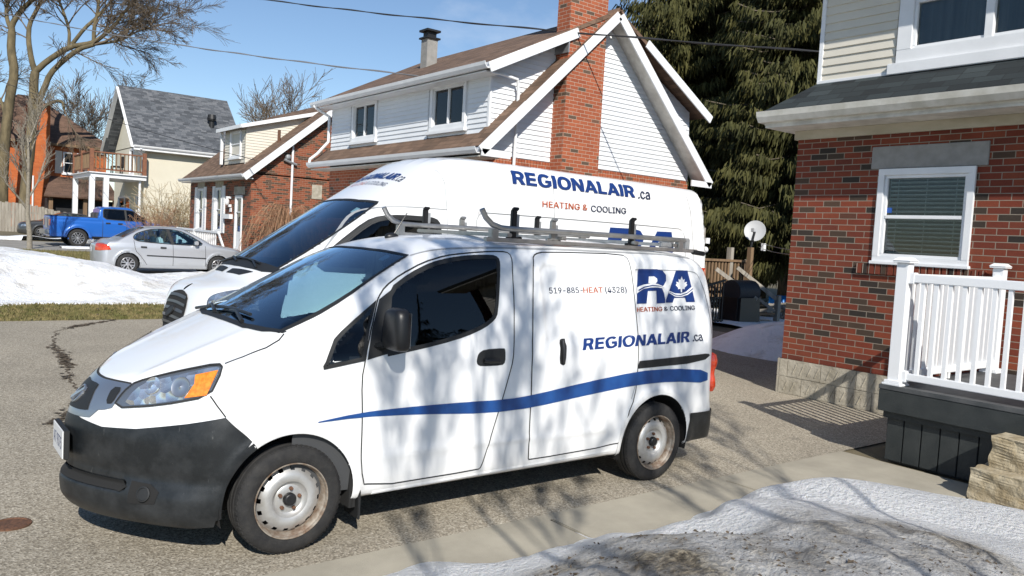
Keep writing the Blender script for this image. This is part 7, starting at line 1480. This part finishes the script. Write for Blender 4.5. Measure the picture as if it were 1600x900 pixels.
# ------------------------------------------------------------------ saloon cars and pickup on the neighbours' drives
def make_sedan(name, label, loc, rotz, m, kind):
    F = sedan(); t = thing(name, label, 'car', loc, rotz)
    side = chaikin([(.98,.905),(.30,1.30),(.02,1.355),(-.35,1.365),(-.70,1.33),(-1.05,1.21),(-1.16,1.10),(-1.14,1.02),(-1.0,.965),(0,.915)], 2)
    wf = [(1.10,0),(1.08,.35),(1.0,.62),(.65,.60),(.34,.53),(.31,.3),(.33,0)]; wfl = wf+[(x,-y) for x, y in wf[-2:0:-1]]
    wr = [(-1.32,0),(-1.34,.35),(-1.40,.58),(-1.10,.56),(-.82,.50),(-.79,.3),(-.78,0)]; wrl = wr+[(x,-y) for x, y in wr[-2:0:-1]]
    body_shell('body', F, -1.5, 1.5, .62, .045, m, t, [by_side(inset(side, .015)), by_top(inset(wfl, .02), .95), by_top(inset(wrl, .02), .95), arch_cut(1.31, .30, .345), arch_cut(-1.31, .30, .345)], R=2.6)
    patch('windscreen', F, 'top', wfl, 'glass_ws', t, .005, .1); patch('rear_window', F, 'top', wrl, 'glass_dark', t, .005, .1)
    for mi in (False, True):
        s = -1 if mi else 1
        g = patch('side_window', F, 'side', side, 'glass_ws', t, .005, .08, mirror=mi)
        patch('window_trim', F, 'side', inset(side, -.012), 'trim', g, .008, .08, [inset(side, .012)], mi)
        stroke('pillar', F, 'side', [(-.06,.92),(-.17,1.36)], .09, 'trim', g, False, .009, mi); stroke('pillar', F, 'side', [(-.86,.975),(-.84,1.28)], .025, 'trim', g, False, .009, mi)
        stroke('door_gap', F, 'side', [(-.04,.26),(-.06,.92)], .012, 'gap', t, False, .004, mi); stroke('door_gap', F, 'side', [(.92,.28),(.90,.90)], .012, 'gap', t, False, .004, mi)
        stroke('door_gap', F, 'side', chaikin([(-.78,.28),(-.95,.52),(-1.12,.70),(-1.15,1.0)], 1, False), .012, 'gap', t, False, .004, mi)
        stroke('side_moulding', F, 'side', [(.93,.52),(-.80,.56)], .035, 'trim', t, False, .012, mi)
        stroke('sill', F, 'side', [(.95,.24),(-.95,.24)], .06, m, t, False, .012, mi)
        for x in (-.25, -.98 if False else .72-.97-.55): stroke('door_handle', F, 'side', [(x,.80),(x-.17,.805)], .05, 'trim', t, False, .018, mi)
        for xa in (1.31, -1.31):
            patch('arch_lip', F, 'side', ring(xa, .30, .338, .358, .2), m, t, .006, .05, mirror=mi, minstep=.04); wheel(t, xa, .845*s, s, .302, .195, .19, kind)
        patch('taillight', F, 'rear', [(math.radians(128),.66),(math.radians(108),.70),(math.radians(112),.83),(math.radians(128),.86),(math.radians(146),.86),(math.radians(146),.66)], 'red_lens', t, .012, .05, mirror=mi, xc=-1.5)
        patch('headlight', F, 'nose', [(.60,.56),(.98,.60),(1.10,.70),(.80,.70),(.55,.66)], 'lens', t, .01, .05, mirror=mi, xc=1.4)
        MB().bar((.62, .74*s, .95), (.62, .86*s, .97), .05, .04).box(.55, .66, min(.82*s, .99*s), max(.82*s, .99*s), .92, 1.05).build('door_mirror', m, t, local=True, bevel=.03)
    patch('plate', F, 'rear', [(math.radians(173),.60),(math.radians(187),.60),(math.radians(187),.73),(math.radians(173),.73)], 'plate', t, .012, .05, xc=-1.5)
    arch(t, 1.31, .30, .345, .5, .82, .18); arch(t, -1.31, .30, .345, .5, .82, .18)
    MB().box(-2.0, 2.1, -.5, .5, .19, .3).box(-.95, .95, -.76, .76, .20, .3).build('underbody', 'liner', t, local=True)
    MB().box(-.9, .85, -.66, .66, .5, .6).box(.45, .95, -.66, .66, .6, .92).build('cabin_floor', 'interior', t, local=True)
    for x in (.0, -.85):
        for y in (.36, -.36): MB().box(x-.25, x+.25, y-.25, y+.25, .55, .72).hexa([(x-.32,y-.24,.7),(x-.2,y-.24,.7),(x-.2,y+.24,.7),(x-.32,y+.24,.7)], [(x-.42,y-.2,1.12),(x-.3,y-.2,1.12),(x-.3,y+.2,1.12),(x-.42,y+.2,1.12)]).build('seat', 'blind', t, local=True, bevel=.04)
    MB().box(-2.20, -2.1, -.02, .0, .3, .31).build('exhaust', 'metal_dark', t, local=True)
    return t
make_sedan('sedan', 'silver four-door sedan on the neighbour\'s drive behind the snowbank', (-5.08, -21.45, .143), math.pi, 'silver', 'six')
make_sedan('sedan', 'dark grey car half hidden behind the blue pickup\'s tail', (-5.9, -45.4, .45), 0, 'dark_paint', 'five')
F4 = pickup(); pk = thing('pickup_truck', 'bright blue crew-cab pickup with black bed cover, behind the silver sedan', 'pickup truck', (-6.72, -37.0, .34), math.pi)
psd = chaikin([(1.28,1.30),(.60,1.76),(.35,1.80),(-.62,1.80),(-.70,1.74),(-.70,1.33),(-.1,1.30)], 1)
pwf = [(1.40,0),(1.36,.45),(1.27,.76),(.92,.68),(.70,.62),(.66,.3),(.66,0)]; pwfl = pwf+[(x,-y) for x, y in pwf[-2:0:-1]]
body_shell('body', F4, -2.2, 2.2, .85, .05, 'blue_paint', pk, [by_side(inset(psd, .015)), by_top(inset(pwfl, .02), 1.3), arch_cut(1.95, .42, .47), arch_cut(-1.75, .42, .47)], R=2.8)
patch('windscreen', F4, 'top', pwfl, 'glass_ws', pk, .005, .1)
for mi in (False, True):
    s = -1 if mi else 1
    g = patch('side_window', F4, 'side', psd, 'glass_dark', pk, .005, .1, mirror=mi); patch('window_trim', F4, 'side', inset(psd, -.02), 'trim', g, .008, .1, [inset(psd, .015)], mi)
    stroke('pillar', F4, 'side', [(.28,1.30),(.24,1.80)], .09, 'trim', g, False, .01, mi)
    stroke('door_gap', F4, 'side', [(.28,.55),(.28,1.3)], .014, 'gap', pk, False, .005, mi); stroke('door_gap', F4, 'side', [(-.74,.5),(-.74,1.33)], .02, 'gap', pk, False, .005, mi); stroke('door_gap', F4, 'side', [(1.30,.55),(1.30,1.28)], .014, 'gap', pk, False, .005, mi)
    stroke('door_handle', F4, 'side', [(.10,1.14),(-.10,1.14)], .06, 'black', pk, False, .025, mi); stroke('door_handle', F4, 'side', [(-.42,1.14),(-.62,1.14)], .06, 'black', pk, False, .025, mi)
    stroke('running_board', F4, 'side', [(1.35,.47),(-1.2,.47)], .08, 'black', pk, False, .05, mi)
    for xa in (1.95, -1.75): patch('arch_lip', F4, 'side', ring(xa, .42, .455, .50, .36), 'blue_paint', pk, .012, .06, mirror=mi, minstep=.05); wheel(pk, xa, 1.0*s, s, .405, .265, .27, 'six')
    tlp = [(math.radians(124),.92),(math.radians(141),.92),(math.radians(141),1.20),(math.radians(124),1.20)]
    patch('taillight', F4, 'rear', tlp, 'red_lens', pk, .012, .06, mirror=mi, xc=-2.2); patch('headlight', F4, 'nose', [(.62,.92),(.90,.92),(.95,1.08),(.62,1.08)], 'lens', pk, .01, .06, mirror=mi, xc=2.0)
    MB().bar((.98, .88*s, 1.30), (.98, 1.06*s, 1.32), .06, .05).box(.90, 1.03, min(1.02*s, 1.2*s), max(1.02*s, 1.2*s), 1.25, 1.50).build('door_mirror', 'black', pk, local=True, bevel=.03)
MB().hexa([(-2.86,-.82,1.34),(-.86,-.82,1.34),(-.86,.82,1.34),(-2.86,.82,1.34)], [(-2.84,-.80,1.40),(-.88,-.80,1.40),(-.88,.80,1.40),(-2.84,.80,1.40)]).build('bed_cover', 'trim', pk, local=True, bevel=.01)
MB().box(-3.06, -2.86, -.90, .90, .52, .74).build('rear_bumper', 'chrome', pk, local=True, bevel=.04)
patch('tailgate_panel', F4, 'rear', [(math.radians(150),.80),(math.radians(210),.80),(math.radians(210),1.26),(math.radians(150),1.26)], 'galv', pk, .012, .08, xc=-2.2)
arch(pk, 1.95, .42, .47, .6, .96, .35); arch(pk, -1.75, .42, .47, .6, .96, .35)
MB().box(-2.7, 2.7, -.6, .6, .38, .6).build('underbody', 'liner', pk, local=True)
MB().box(-.72, 1.2, -.8, .8, .7, .8).box(.9, 1.3, -.8, .8, .8, 1.28).build('cabin_floor', 'interior', pk, local=True)
for x in (.3, -.6):
    for y in (.42, -.42): MB().box(x-.25, x+.25, y-.28, y+.28, .8, 1.0).box(x-.38, x-.24, y-.26, y+.26, .95, 1.62).build('seat', 'seat', pk, local=True, bevel=.04)

# ------------------------------------------------------------------ bare trees, shrubs, spruces
def rv(r, k=1.): return Vector((r.uniform(-k,k), r.uniform(-k,k), r.uniform(-k,k)))
def grow(wood, twigs, r, p, d, L, rad, lev, maxlev, spread=.75, upb=.12, kids=5, curl=.16, droop=0., twig_r=.006, ratio=.62, t0=.35):
    n = max(3, 6-lev); pts = [p.copy()]; rads = [rad]; dirs = [d.copy()]; end = .35 if lev < maxlev else .4
    for i in range(n):
        d = (d+rv(r, curl)+Vector((0,0,upb if lev < 3 else upb*.5-droop))).normalized(); p = p+d*L/n; pts.append(p.copy()); rads.append(max(twig_r, rad*(1-(1-end)*(i+1)/n))); dirs.append(d.copy())
    (wood if lev <= 1 else twigs).tube(pts, rads, (9, 7, 5, 3, 3, 3)[min(lev, 5)], cap=False)
    if lev >= maxlev: return
    k = kids if lev < maxlev-1 else kids+2
    for j in range(k):
        b0 = .22 if lev else t0; t = b0+(1-b0)*(j+r.random())/k*.97; t = min(t, .99); i = min(int(t*n), n-1); f = t*n-i
        q = pts[i].lerp(pts[i+1], f); rr = rads[i]+(rads[i+1]-rads[i])*f
        ax = dirs[i+1].cross(rv(r)).normalized(); nd = (Matrix.Rotation(spread*r.uniform(.55, 1.25), 3, ax) @ dirs[i+1])
        grow(wood, twigs, r, q, nd, L*ratio*r.uniform(.7, 1.15), max(twig_r, rr*.62), lev+1, maxlev, spread, upb, kids, curl, droop, twig_r, ratio)
def bare_tree(name, label, loc, h, rad, seed, maxlev=4, kids=5, group=None, m='bark', lean=(0,0), spread=.75, upb=.12, twig_r=.007, mt='twig', ratio=.62, stems=1, t0=.35):
    r = random.Random(seed); t = thing(name, label, 'tree', loc, 0, group); a, b = MB(), MB()
    for k in range(stems):
        d = Vector((lean[0]+(r.uniform(-.3,.3) if stems > 1 else 0), lean[1]+(r.uniform(-.3,.3) if stems > 1 else 0), 1)).normalized()
        grow(a, b, r, Vector((0,0,-.1)), d, h*.62, rad, 0, maxlev, spread, upb, kids, twig_r=twig_r, ratio=ratio, t0=t0)
    a.build('trunk', m, t, smooth='all', local=True, fix=False); b.build('crown', mt, t, smooth='all', local=True, fix=False); return t
# the big old tree by the street: its limbs as they fork, then fine growth along them
LIMB = {'A': ([(-2.47,-40.22,.3),(-2.40,-40.22,3.0),(-2.47,-40.22,5.09),(-2.63,-40.24,7.02),(-2.82,-40.19,8.37),(-2.66,-40.39,9.39),(-2.69,-40.44,10.28)], .42, .27),
 'A1': ([(-2.69,-40.44,10.28),(-2.68,-40.47,10.58),(-3.0,-40.27,11.26),(-3.44,-39.98,11.81),(-3.69,-39.5,12.42),(-4.1,-38.9,13.6)], .25, .10), 'A2': ([(-2.69,-40.44,10.28),(-2.51,-40.62,10.78),(-2.47,-40.69,11.3),(-2.56,-40.65,11.75),(-2.58,-41.1,12.49),(-2.3,-41.5,14)], .17, .08),
 'B': ([(-3.1,-39.55,.3),(-3.25,-39.5,2.6),(-3.41,-39.48,4.94),(-3.54,-39.5,6.65),(-3.53,-39.61,7.98),(-3.58,-39.61,8.42)], .40, .30),
 'B1': ([(-3.58,-39.61,8.42),(-3.43,-39.77,9.0),(-3.31,-39.94,9.95),(-3.36,-40.1,10.7),(-3.64,-40.2,11.38),(-3.82,-40.3,11.84),(-3.99,-40.5,12.52),(-4.1,-40.7,14)], .22, .09),
 'B2': ([(-3.58,-39.61,8.42),(-4.02,-39.31,8.97),(-4.83,-38.73,9.7),(-5.71,-38.07,9.94),(-6.0,-37.86,10.19),(-6.52,-37.5,10.78),(-6.87,-37.28,11.47),(-7.22,-37.05,11.94),(-7.7,-36.7,12.5)], .24, .06),
 'B2a': ([(-4.83,-38.73,9.7),(-4.85,-38.78,10.51),(-4.58,-39.06,11.45),(-4.43,-39.21,11.88),(-4.3,-39.4,13.2)], .13, .06), 'B2b': ([(-4.95,-38.66,9.83),(-5.41,-38.35,10.62),(-5.87,-38.03,11.17),(-6.34,-37.73,11.87),(-6.57,-37.58,12.26),(-7,-37.2,13.3)], .15, .06),
 'C': ([(-3.45,-39.5,4.2),(-3.6,-39.46,6.65),(-3.91,-39.29,7.63),(-4.14,-39.17,8.39),(-4.6,-38.86,9.01),(-5.24,-38.41,9.65),(-5.77,-38.02,9.87)], .26, .15),
 'C1': ([(-5.77,-38.02,9.87),(-5.76,-38.08,10.58),(-5.9,-38.03,11.4),(-5.93,-38.06,11.99),(-5.98,-38.06,12.59),(-6.0,-38.1,13.8)], .16, .07), 'C2': ([(-5.77,-38.02,9.87),(-6.47,-37.48,10.04),(-6.94,-37.13,10.22),(-7.35,-36.85,10.62),(-7.9,-36.5,10.8)], .10, .035),
 'D': ([(-3.55,-39.4,6.0),(-3.86,-39.26,6.74),(-4.27,-38.97,7.07),(-4.62,-38.7,7.13),(-4.68,-38.65,6.75)], .14, .09), 'E': ([(-2.55,-40.25,5.9),(-2.33,-40.47,7.0),(-2.04,-40.72,7.28),(-1.6,-41,7.9)], .15, .06)}
bt = thing('street_tree', 'big bare old tree with mossy forked trunks, far left', 'tree', (-3, -39.8, .38)); wa, tb = MB(), MB(); r = random.Random(11)
for k, (pts, r0, r1) in LIMB.items():
    p = [Vector(q) for q in chaikin(pts, 1, False).tolist()] if False else [Vector(tuple(q)) for q in chaikin(pts, 1, False)]
    n = len(p); rad = [.62*(r0+(r1-r0)*i/(n-1)) for i in range(n)]; wa.tube([q-bt.location for q in p], rad, 10, cap=False)
    if k in ('A', 'B'): continue
    m = {'D': 2, 'C': 2, 'E': 5}.get(k, 11)
    for j in range(m):
        t = .25+.75*(j+r.random())/m; i = min(int(t*(n-1)), n-2); q = p[i].lerp(p[i+1], t*(n-1)-i); d = (p[i+1]-p[i]).normalized()
        nd = Matrix.Rotation(r.uniform(.5, 1.1), 3, d.cross(rv(r)).normalized()) @ d
        if k in ('C', 'D') : nd.z -= .35
        grow(wa, tb, r, q-bt.location, nd.normalized(), r.uniform(1.2, 2.4), .038, 2, 5, .55, .05, 5, .2, .06, .0075, .60)
    grow(wa, tb, r, p[-1]-bt.location, (p[-1]-p[-2]).normalized(), 2.3, r1*.45, 2, 5, .5, .06, 5, .16, .04, .0075, .62)
deeper(bt, 1.37); wa.build('trunk', 'bark_moss', bt, smooth='all', local=True, fix=False); tb.build('crown', 'twig', bt, smooth='all', local=True, fix=False)
bare_tree('young_tree', 'slender young tree with pale bark on the verge, far left', (-2.75, -33.2, .3), 7.4, .11, 5, 3, 8, m='bark_pale', mt='bark_pale', spread=.6, upb=.16, twig_r=.007, ratio=.45)
for i, (x, y, h, s, lb) in enumerate(((-24,-62,12,21,'distant bare tree between the orange and the stucco house'), (-34,-66,12.5,22,'distant bare tree rising behind the stucco house roof'), (-33,-48,12.0,23,'distant bare tree behind the cottage dormer'), (-12,-74,12,24,'distant bare tree beyond the orange brick house'), (14,-70,14,25,'distant bare tree at the far left edge of the street'))):
    bare_tree('bare_tree', lb, (x, y, .7), h, .16, s, 4, 6, 'bare trees behind the houses', spread=.6, twig_r=.016, upb=.15)
# just behind the camera: the two small lawn trees whose branches shade the vans
bare_tree('lawn_tree', 'slim bare sapling with a wider crown on the front lawn behind the photographer', (.25, 8.3, 0), 9.5, .036, 77, 4, 5, spread=.42, upb=.24, twig_r=.0055, stems=3, ratio=.36, t0=.84)
bare_tree('lawn_tree', 'slim bare sapling with thin upright stems on the front lawn behind the photographer', (1.15, 8.1, 0), 9.2, .034, 52, 4, 6, spread=.44, upb=.24, twig_r=.006, stems=3, ratio=.36, t0=.84)
def spruce(name, label, loc, h, rmax, seed, base=1.2, group='spruces behind the houses', dens=1.):
    r = np.random.RandomState(seed); t = thing(name, label, 'tree', loc, 0, group)
    tr = MB().tube([(0,0,-.3),(.05,0,h*.4),(.1,.05,h*.97)], [h*.017, h*.011, .02], 10)
    V = []; F_ = []; z = base
    cols = 0
    while z < h*.985:
        f = (z-base)/(h-base); R = rmax*(1-f)**.7*(.82+.18*math.sin(z*2.1+seed))+.25; nb = int((9+9*(1-f))*dens)
        for j in range(nb):
            a = r.uniform(0, 6.283); L = R*r.uniform(.62, 1.12); dz = r.uniform(-.1, .25); n = max(5, int(L/.34)); ca, sa = math.cos(a), math.sin(a)
            s = np.linspace(0, 1, n+1); drop = L*(.34*s**1.2-.22*s**3.2)-.05*L; px = ca*L*s; py = sa*L*s; pz = z+dz-drop
            tr.tube([(px[i], py[i], pz[i]) for i in range(0, n+1, max(1, n//3))], .022, 3, cap=False) if f < .55 and j % 2 == 0 else None
            # hanging sprays along the bough
            for i in range(1, n+1):
                k = int(5+13*dens)
                off = r.uniform(-.36, .36, k)*(1-.5*s[i])*min(1, L/1.5+.3); ln = r.uniform(.14, .46, k)*(1-.3*f); w_ = r.uniform(.011, .030, k)
                bx = px[i]-sa*off+r.uniform(-.17,.17,k); by = py[i]+ca*off+r.uniform(-.17,.17,k); bz = pz[i]-np.abs(off)*.35+r.uniform(-.05,.05,k)
                yaw = r.uniform(0, 6.283, k); ox, oy = np.cos(yaw)*w_, np.sin(yaw)*w_; sw_ = r.uniform(-.10, .10, (k, 2))+np.array([ca, sa])*.10
                for q in range(k):
                    b = len(V); V.append((bx[q]-ox[q], by[q]-oy[q], bz[q])); V.append((bx[q]+ox[q], by[q]+oy[q], bz[q]+.03)); V.append((bx[q]+ox[q]*1.2+sw_[q,0]*.6, by[q]+oy[q]*1.2+sw_[q,1]*.6, bz[q]-ln[q]*.6)); V.append((bx[q]+sw_[q,0], by[q]+sw_[q,1], bz[q]-ln[q])); V.append((bx[q]-ox[q]*1.2+sw_[q,0]*.5, by[q]-oy[q]*1.2+sw_[q,1]*.5, bz[q]-ln[q]*.45)); F_.append((b, b+1, b+2, b+3, b+4))
        z += r.uniform(.26, .42)*(1 if f < .7 else .8)
    tr.build('trunk', 'bark', t, local=True, fix=False, smooth='all'); cr_m = MB(); cr_m.v = V; cr_m.f = F_; cr_m.build('crown', 'needles', t, local=True, fix=False); return t
SP = [(-20.6,-9.7,17,4.0,1,1.5,'spruce with a bare lower trunk right behind the satellite dish'), (-24.5,-13.6,24,4.6,2,1.4,'tall spruce between the white house gable and the brick house'), (-25.5,-8.6,23,4.2,3,1.4,'spruce just left of the brick house corner'), (-21.8,-15.7,25,4.3,6,1.4,'very tall spruce directly behind the white house gable peak')]
for x, y, h, rm, s, b, lb in SP: spruce('spruce_tree', lb, (x, y, 0), h, rm, s, b, dens=1.25)
spruce('spruce_tree', 'spruce across the street behind the photographer', (-11.5, 19.0, 0), 10, 2.6, 8, .6, dens=.6); spruce('spruce_tree', 'small spruce beyond the brick house on the photographer\'s side', (-16.5, 22, 0), 8, 2.2, 9, .6, dens=.6)
# twiggy hedge by the stucco wall and the weeping shrub on the cottage gable
def shrub(name, label, loc, n, h, w_, seed, m, weep=0., rad=.014, cat='shrub', wx=1.):
    r = random.Random(seed); t = thing(name, label, cat, loc); mb = MB()
    for i in range(n):
        a = r.uniform(0, 6.283); p = Vector((math.cos(a)*w_*.25*r.random()*wx, math.sin(a)*w_*.25*r.random(), 0))
        if weep:
            L = w_*r.uniform(.35, 1.0); hh_ = h*r.uniform(.75, 1.0); q = [(p.x, p.y, 0), (p.x*.5, p.y*.5, hh_*.7)]
            for k in range(1, 8): s = k/7; q.append((math.cos(a)*L*s**.8+r.uniform(-.05,.05), math.sin(a)*L*s**.8+r.uniform(-.05,.05), hh_*(.72+.30*math.sin(min(s*1.9, 1.57)*1.0))-(hh_*.95)*max(0, s-.35)**1.3*1.45*weep*r.uniform(.7, 1.1)))
            mb.tube([(x, y, max(.05, z)) for x, y, z in q[1:]], rad*.7, 3, cap=False)
        else:
            d = Vector((math.cos(a)*r.uniform(.1,.75)*wx, math.sin(a)*r.uniform(.1,.75), 1)).normalized(); q = p; L = h*r.uniform(.6, 1.05); pts = [p]
            for k in range(5): d = (d+rv(r, .22)).normalized(); q = q+d*L/5; pts.append(q)
            mb.tube(pts, [rad*(1-.12*k) for k in range(6)], 3, cap=False)
            for k in range(2, 6):
                for z in range(3):
                    dd = (d+rv(r, .9)).normalized(); mb.tube([pts[k], pts[k]+dd*L*.12, pts[k]+(dd+rv(r,.3)).normalized()*L*.24], rad*.55, 3, cap=False)
    if weep: mb.tube([(0,0,0),(.05,.02,h*.75)], .08, 8, cap=False)
    mb.build('stems', m, t, local=True, fix=False); return t
shrub('hedge_shrub', 'wide tangled pale leafless shrub against the cream stucco wall', (-10.0, -37.6, .3), 150, 2.9, 2.6, 3, 'twig_tan', rad=.016, wx=1.5)
shrub('hedge_shrub', 'dark reddish leafless shrub beside the pickup cab', (-8.2, -35.3, .3), 60, 1.9, 1.7, 4, 'twig_red', rad=.013)
shrub('weeping_shrub', 'weeping bare brown shrub in front of the cottage gable', (-9.9, -23.9, .2), 210, 2.75, 1.75, 5, 'twig_red', 1.0, .011)

# ------------------------------------------------------------------ back yard between the tall van and the brick house
dk = thing('back_deck', 'weathered cedar deck with baluster rail and steps in the back yard', 'deck', (-15.6, -8.4, 0))
db = MB(); 
MB().box(-16.7,-14.4,-10.5,-8.3,.78,.84).build('deck_floor', 'wood', dk)
for k in range(17): x = -16.68+k*.135; db.box(x-.03,x+.03,-8.42,-8.38,.85,1.55)
db.build('balusters', 'wood', dk); MB().box(-16.75,-14.3,-8.44,-8.34,1.54,1.60).box(-16.75,-14.3,-8.44,-8.36,.86,.93).box(-16.72,-14.3,-8.45,-8.41,.6,.84).build('deck_rail', 'wood', dk)
for x, h in ((-14.72, 2.38), (-15.95, 1.92), (-16.75, 1.62)): MB().box(x-.06,x+.06,-8.5,-8.36,0,h).build('deck_post', 'wood_grey', dk)
sr = MB(); sr.bar((-14.85,-8.0,1.35), (-15.75,-7.35,.62), .05, .10).bar((-15.85,-8.1,1.40), (-16.75,-7.45,.62), .05, .10).bar((-15.85,-8.1,1.05), (-16.7,-7.45,.30), .04, .08); sr.box(-16.85,-16.73,-7.5,-7.38,0,.72); sr.build('stair_rail', 'wood_grey', dk)
stp = MB()
for k in range(3): stp.box(-16.65,-15.7,-8.1+.22*k,-7.84+.22*k,.62-.2*k,.66-.2*k)
stp.build('stair_treads', 'wood', dk)
sc_ = MB().box(-14.7,-13.2,-8.46,-8.42,1.3,2.25); sc_.build('privacy_screen', 'wood', dk); MB().box(-14.8,-13.2,-8.48,-8.40,2.22,2.30).box(-14.8,-13.2,-8.48,-8.40,1.95,2.0).build('screen_rail', 'wood_grey', dk)
fl_ = MB().box(-14.80,-14.66,-8.36,-8.22,1.98,2.12); fl_.ball((-14.68,-8.25,1.82), .08); fl_.build('flood_light', 'white_trim', dk)
ds = thing('satellite_dish', 'round grey satellite dish on a timber post above the deck', 'satellite dish', (-16.3, -8.05, 0))
MB().box(-.06,.06,-.06,.06,.9,1.95).build('post', 'wood', ds, local=True)
nd = Vector((.72, .42, .28)).normalized(); rx = nd.cross(Vector((0,0,1))).normalized(); rz = rx.cross(nd); R = Matrix((rx, nd, rz)).transposed().to_4x4(); R.translation = Vector((-.12, .0, 2.40))
MB().lathe([(.0, -.05), (.15, -.038), (.22, -.022), (.275, -.002), (.28, -.008), (.22, -.034), (.15, -.05), (0, -.062)], 28, R @ Matrix.Diagonal((1, 1, 1.05, 1))).build('reflector', 'dish', ds, smooth=True, local=True)
am = MB().tube([(0,0,1.93),(-.02,.02,2.15),R @ Vector((0,-.05,0))], .03, 8).tube([R @ Vector((0,-.03,-.30)), R @ Vector((0,.26,-.28)), R @ Vector((0,.34,-.16))], .010, 6); am.build('arm', 'metal_dark', ds, smooth=True, local=True)
lq = R @ Vector((0,.34,-.12)); MB().box(lq.x-.05,lq.x+.05,lq.y-.05,lq.y+.05,lq.z-.04,lq.z+.06).build('receiver', 'dish', ds, local=True, bevel=.01)
gb = thing('barbecue', 'black covered barbecue standing in front of the deck steps', 'barbecue', (-15.45, -7.65, 0))
MB().hexa([(-.50,-.34,0),(.48,-.34,0),(.48,.34,0),(-.50,.34,0)], [(-.46,-.30,.72),(.42,-.30,.72),(.42,.30,.72),(-.46,.30,.72)]).build('cover', 'black', gb, local=True, bevel=.06)
MB().tube([(-.44,0,.80),(.40,0,.80)], .30, 16).build('lid', simple('grill cover cloth', (.014,.018,.026), .6, bmp=.6, bscale=12), gb, smooth=True, local=True)
gt = thing('black_gate', 'black iron gate leaf beside the tall van\'s rear', 'gate', (-13.8, -7.35, 0))
gm = MB(); 
for k in range(11): gm.box(-.55+k*.11-.02,-.55+k*.11+.02,-.01,.01,.06,1.05-.02*k)
gm.build('bars', 'metal_dark', gt, local=True); MB().bar((-.6,0,1.10),(.6,0,.86),.05,.05).bar((-.6,0,.12),(.6,0,.12),.05,.05).box(.55,.65,-.05,.05,0,.95).build('frame', 'metal_dark', gt, local=True)
for x, y, lb in ((-19.4,-9.0,'blue plastic barrel lying in the back yard snow, nearer one'), (-20.3,-8.75,'blue plastic barrel lying in the back yard snow, farther one')):
    b_ = thing('barrel', lb, 'barrel', (x, y, .3), .6, 'blue barrels in the back yard'); MB().lathe([(0,-.42),(.26,-.42),(.28,-.40),(.29,-.15),(.30,-.14),(.29,-.12),(.29,.15),(.30,.16),(.28,.40),(.26,.42),(0,.42)], 18).build('drum', 'tarp', b_, smooth=True, local=True)
wp_ = thing('log_pile', 'low pile of grey split logs by the spruce trunk', 'wood pile', (-18.9, -8.1, 0)); lg_ = MB(); r = random.Random(4)
for i in range(34):
    a = r.uniform(-.5, .5); x, y, z = r.uniform(-1.3, 1.3), r.uniform(-.5, .5), r.uniform(.05, .42); d = Vector((math.sin(a), math.cos(a), r.uniform(-.15,.15)))*.35; lg_.tube([Vector((x,y,z))-d, Vector((x,y,z))+d], r.uniform(.05,.10), 7)
lg_.build('logs', 'wood_grey', wp_, local=True)
mcl = MB().box(-20.6,-12.8,-14.2,-14.1,0,1.5); tag(mcl.build('yard_wall', 'stone'), 'pale rough wall at the back of the yard', 'wall')

# ------------------------------------------------------------------ overhead wires
def wire(name, label, a, b, sag, rad, m='wire', twist=False):
    a, b = Vector(a), Vector(b); n = 40; p = [a.lerp(b, i/n)-Vector((0,0,sag*4*(i/n)*(1-i/n))) for i in range(n+1)]; mb = MB().tube(p, rad, 6)
    if twist:
        n2 = 400; q = []
        for i in range(n2+1):
            s = i/n2; c = a.lerp(b, s)-Vector((0,0,sag*4*s*(1-s))); w_ = s*(b-a).length*2.2; q.append(c+Vector((0, math.cos(w_), math.sin(w_)))*rad*1.3)
        mb.tube(q, rad*.8, 4)
    return tag(mb.build(name, m, smooth='all', fix=False), label, 'cable', 'overhead service cables')
WIRES = [((-5.761, -20.171, 8.655), (-10.55, -2.487, 5.158)), ((-0.531, -37.053, 10.425), (-8.048, -8.729, 4.982)), ((-1.625, -46.244, 9.021), (-8.62, -23.95, 4.134)), ((-18.689, -9.638, 2.179), (-10.883, -2.994, 1.88)), ((-18.691, -9.627, 2.046), (-10.883, -2.989, 1.824)), (-16.738, -7.968, 1.998)]
wire('service_cable', 'twisted service cable crossing in front of the brick chimney', WIRES[0][0], WIRES[0][1], .12, .013, 'wire', True)
wire('service_cable', 'twisted service cable running to the white house dormer corner', WIRES[1][0], WIRES[1][1], .25, .013, 'wire_light', True)
wire('service_cable', 'thin cable running to the cottage gable', WIRES[2][0], WIRES[2][1], .25, .014, 'wire')
wire('clothes_line', 'upper line of the pulley washing line by the satellite dish', WIRES[3][0], WIRES[3][1], .05, .008, 'wood_grey')
wire('clothes_line', 'lower line of the pulley washing line by the satellite dish', WIRES[4][0], WIRES[4][1], .08, .008, 'wood_grey')
WP = WIRES[5]; pu = MB().box(WP[0]-.05,WP[0]+.05,WP[1]-.05,WP[1]+.05,WP[2]-.12,WP[2]+.08); tag(pu.build('pulley', 'white_trim', bevel=.01), 'white pulley hanging on the washing line', 'pulley')
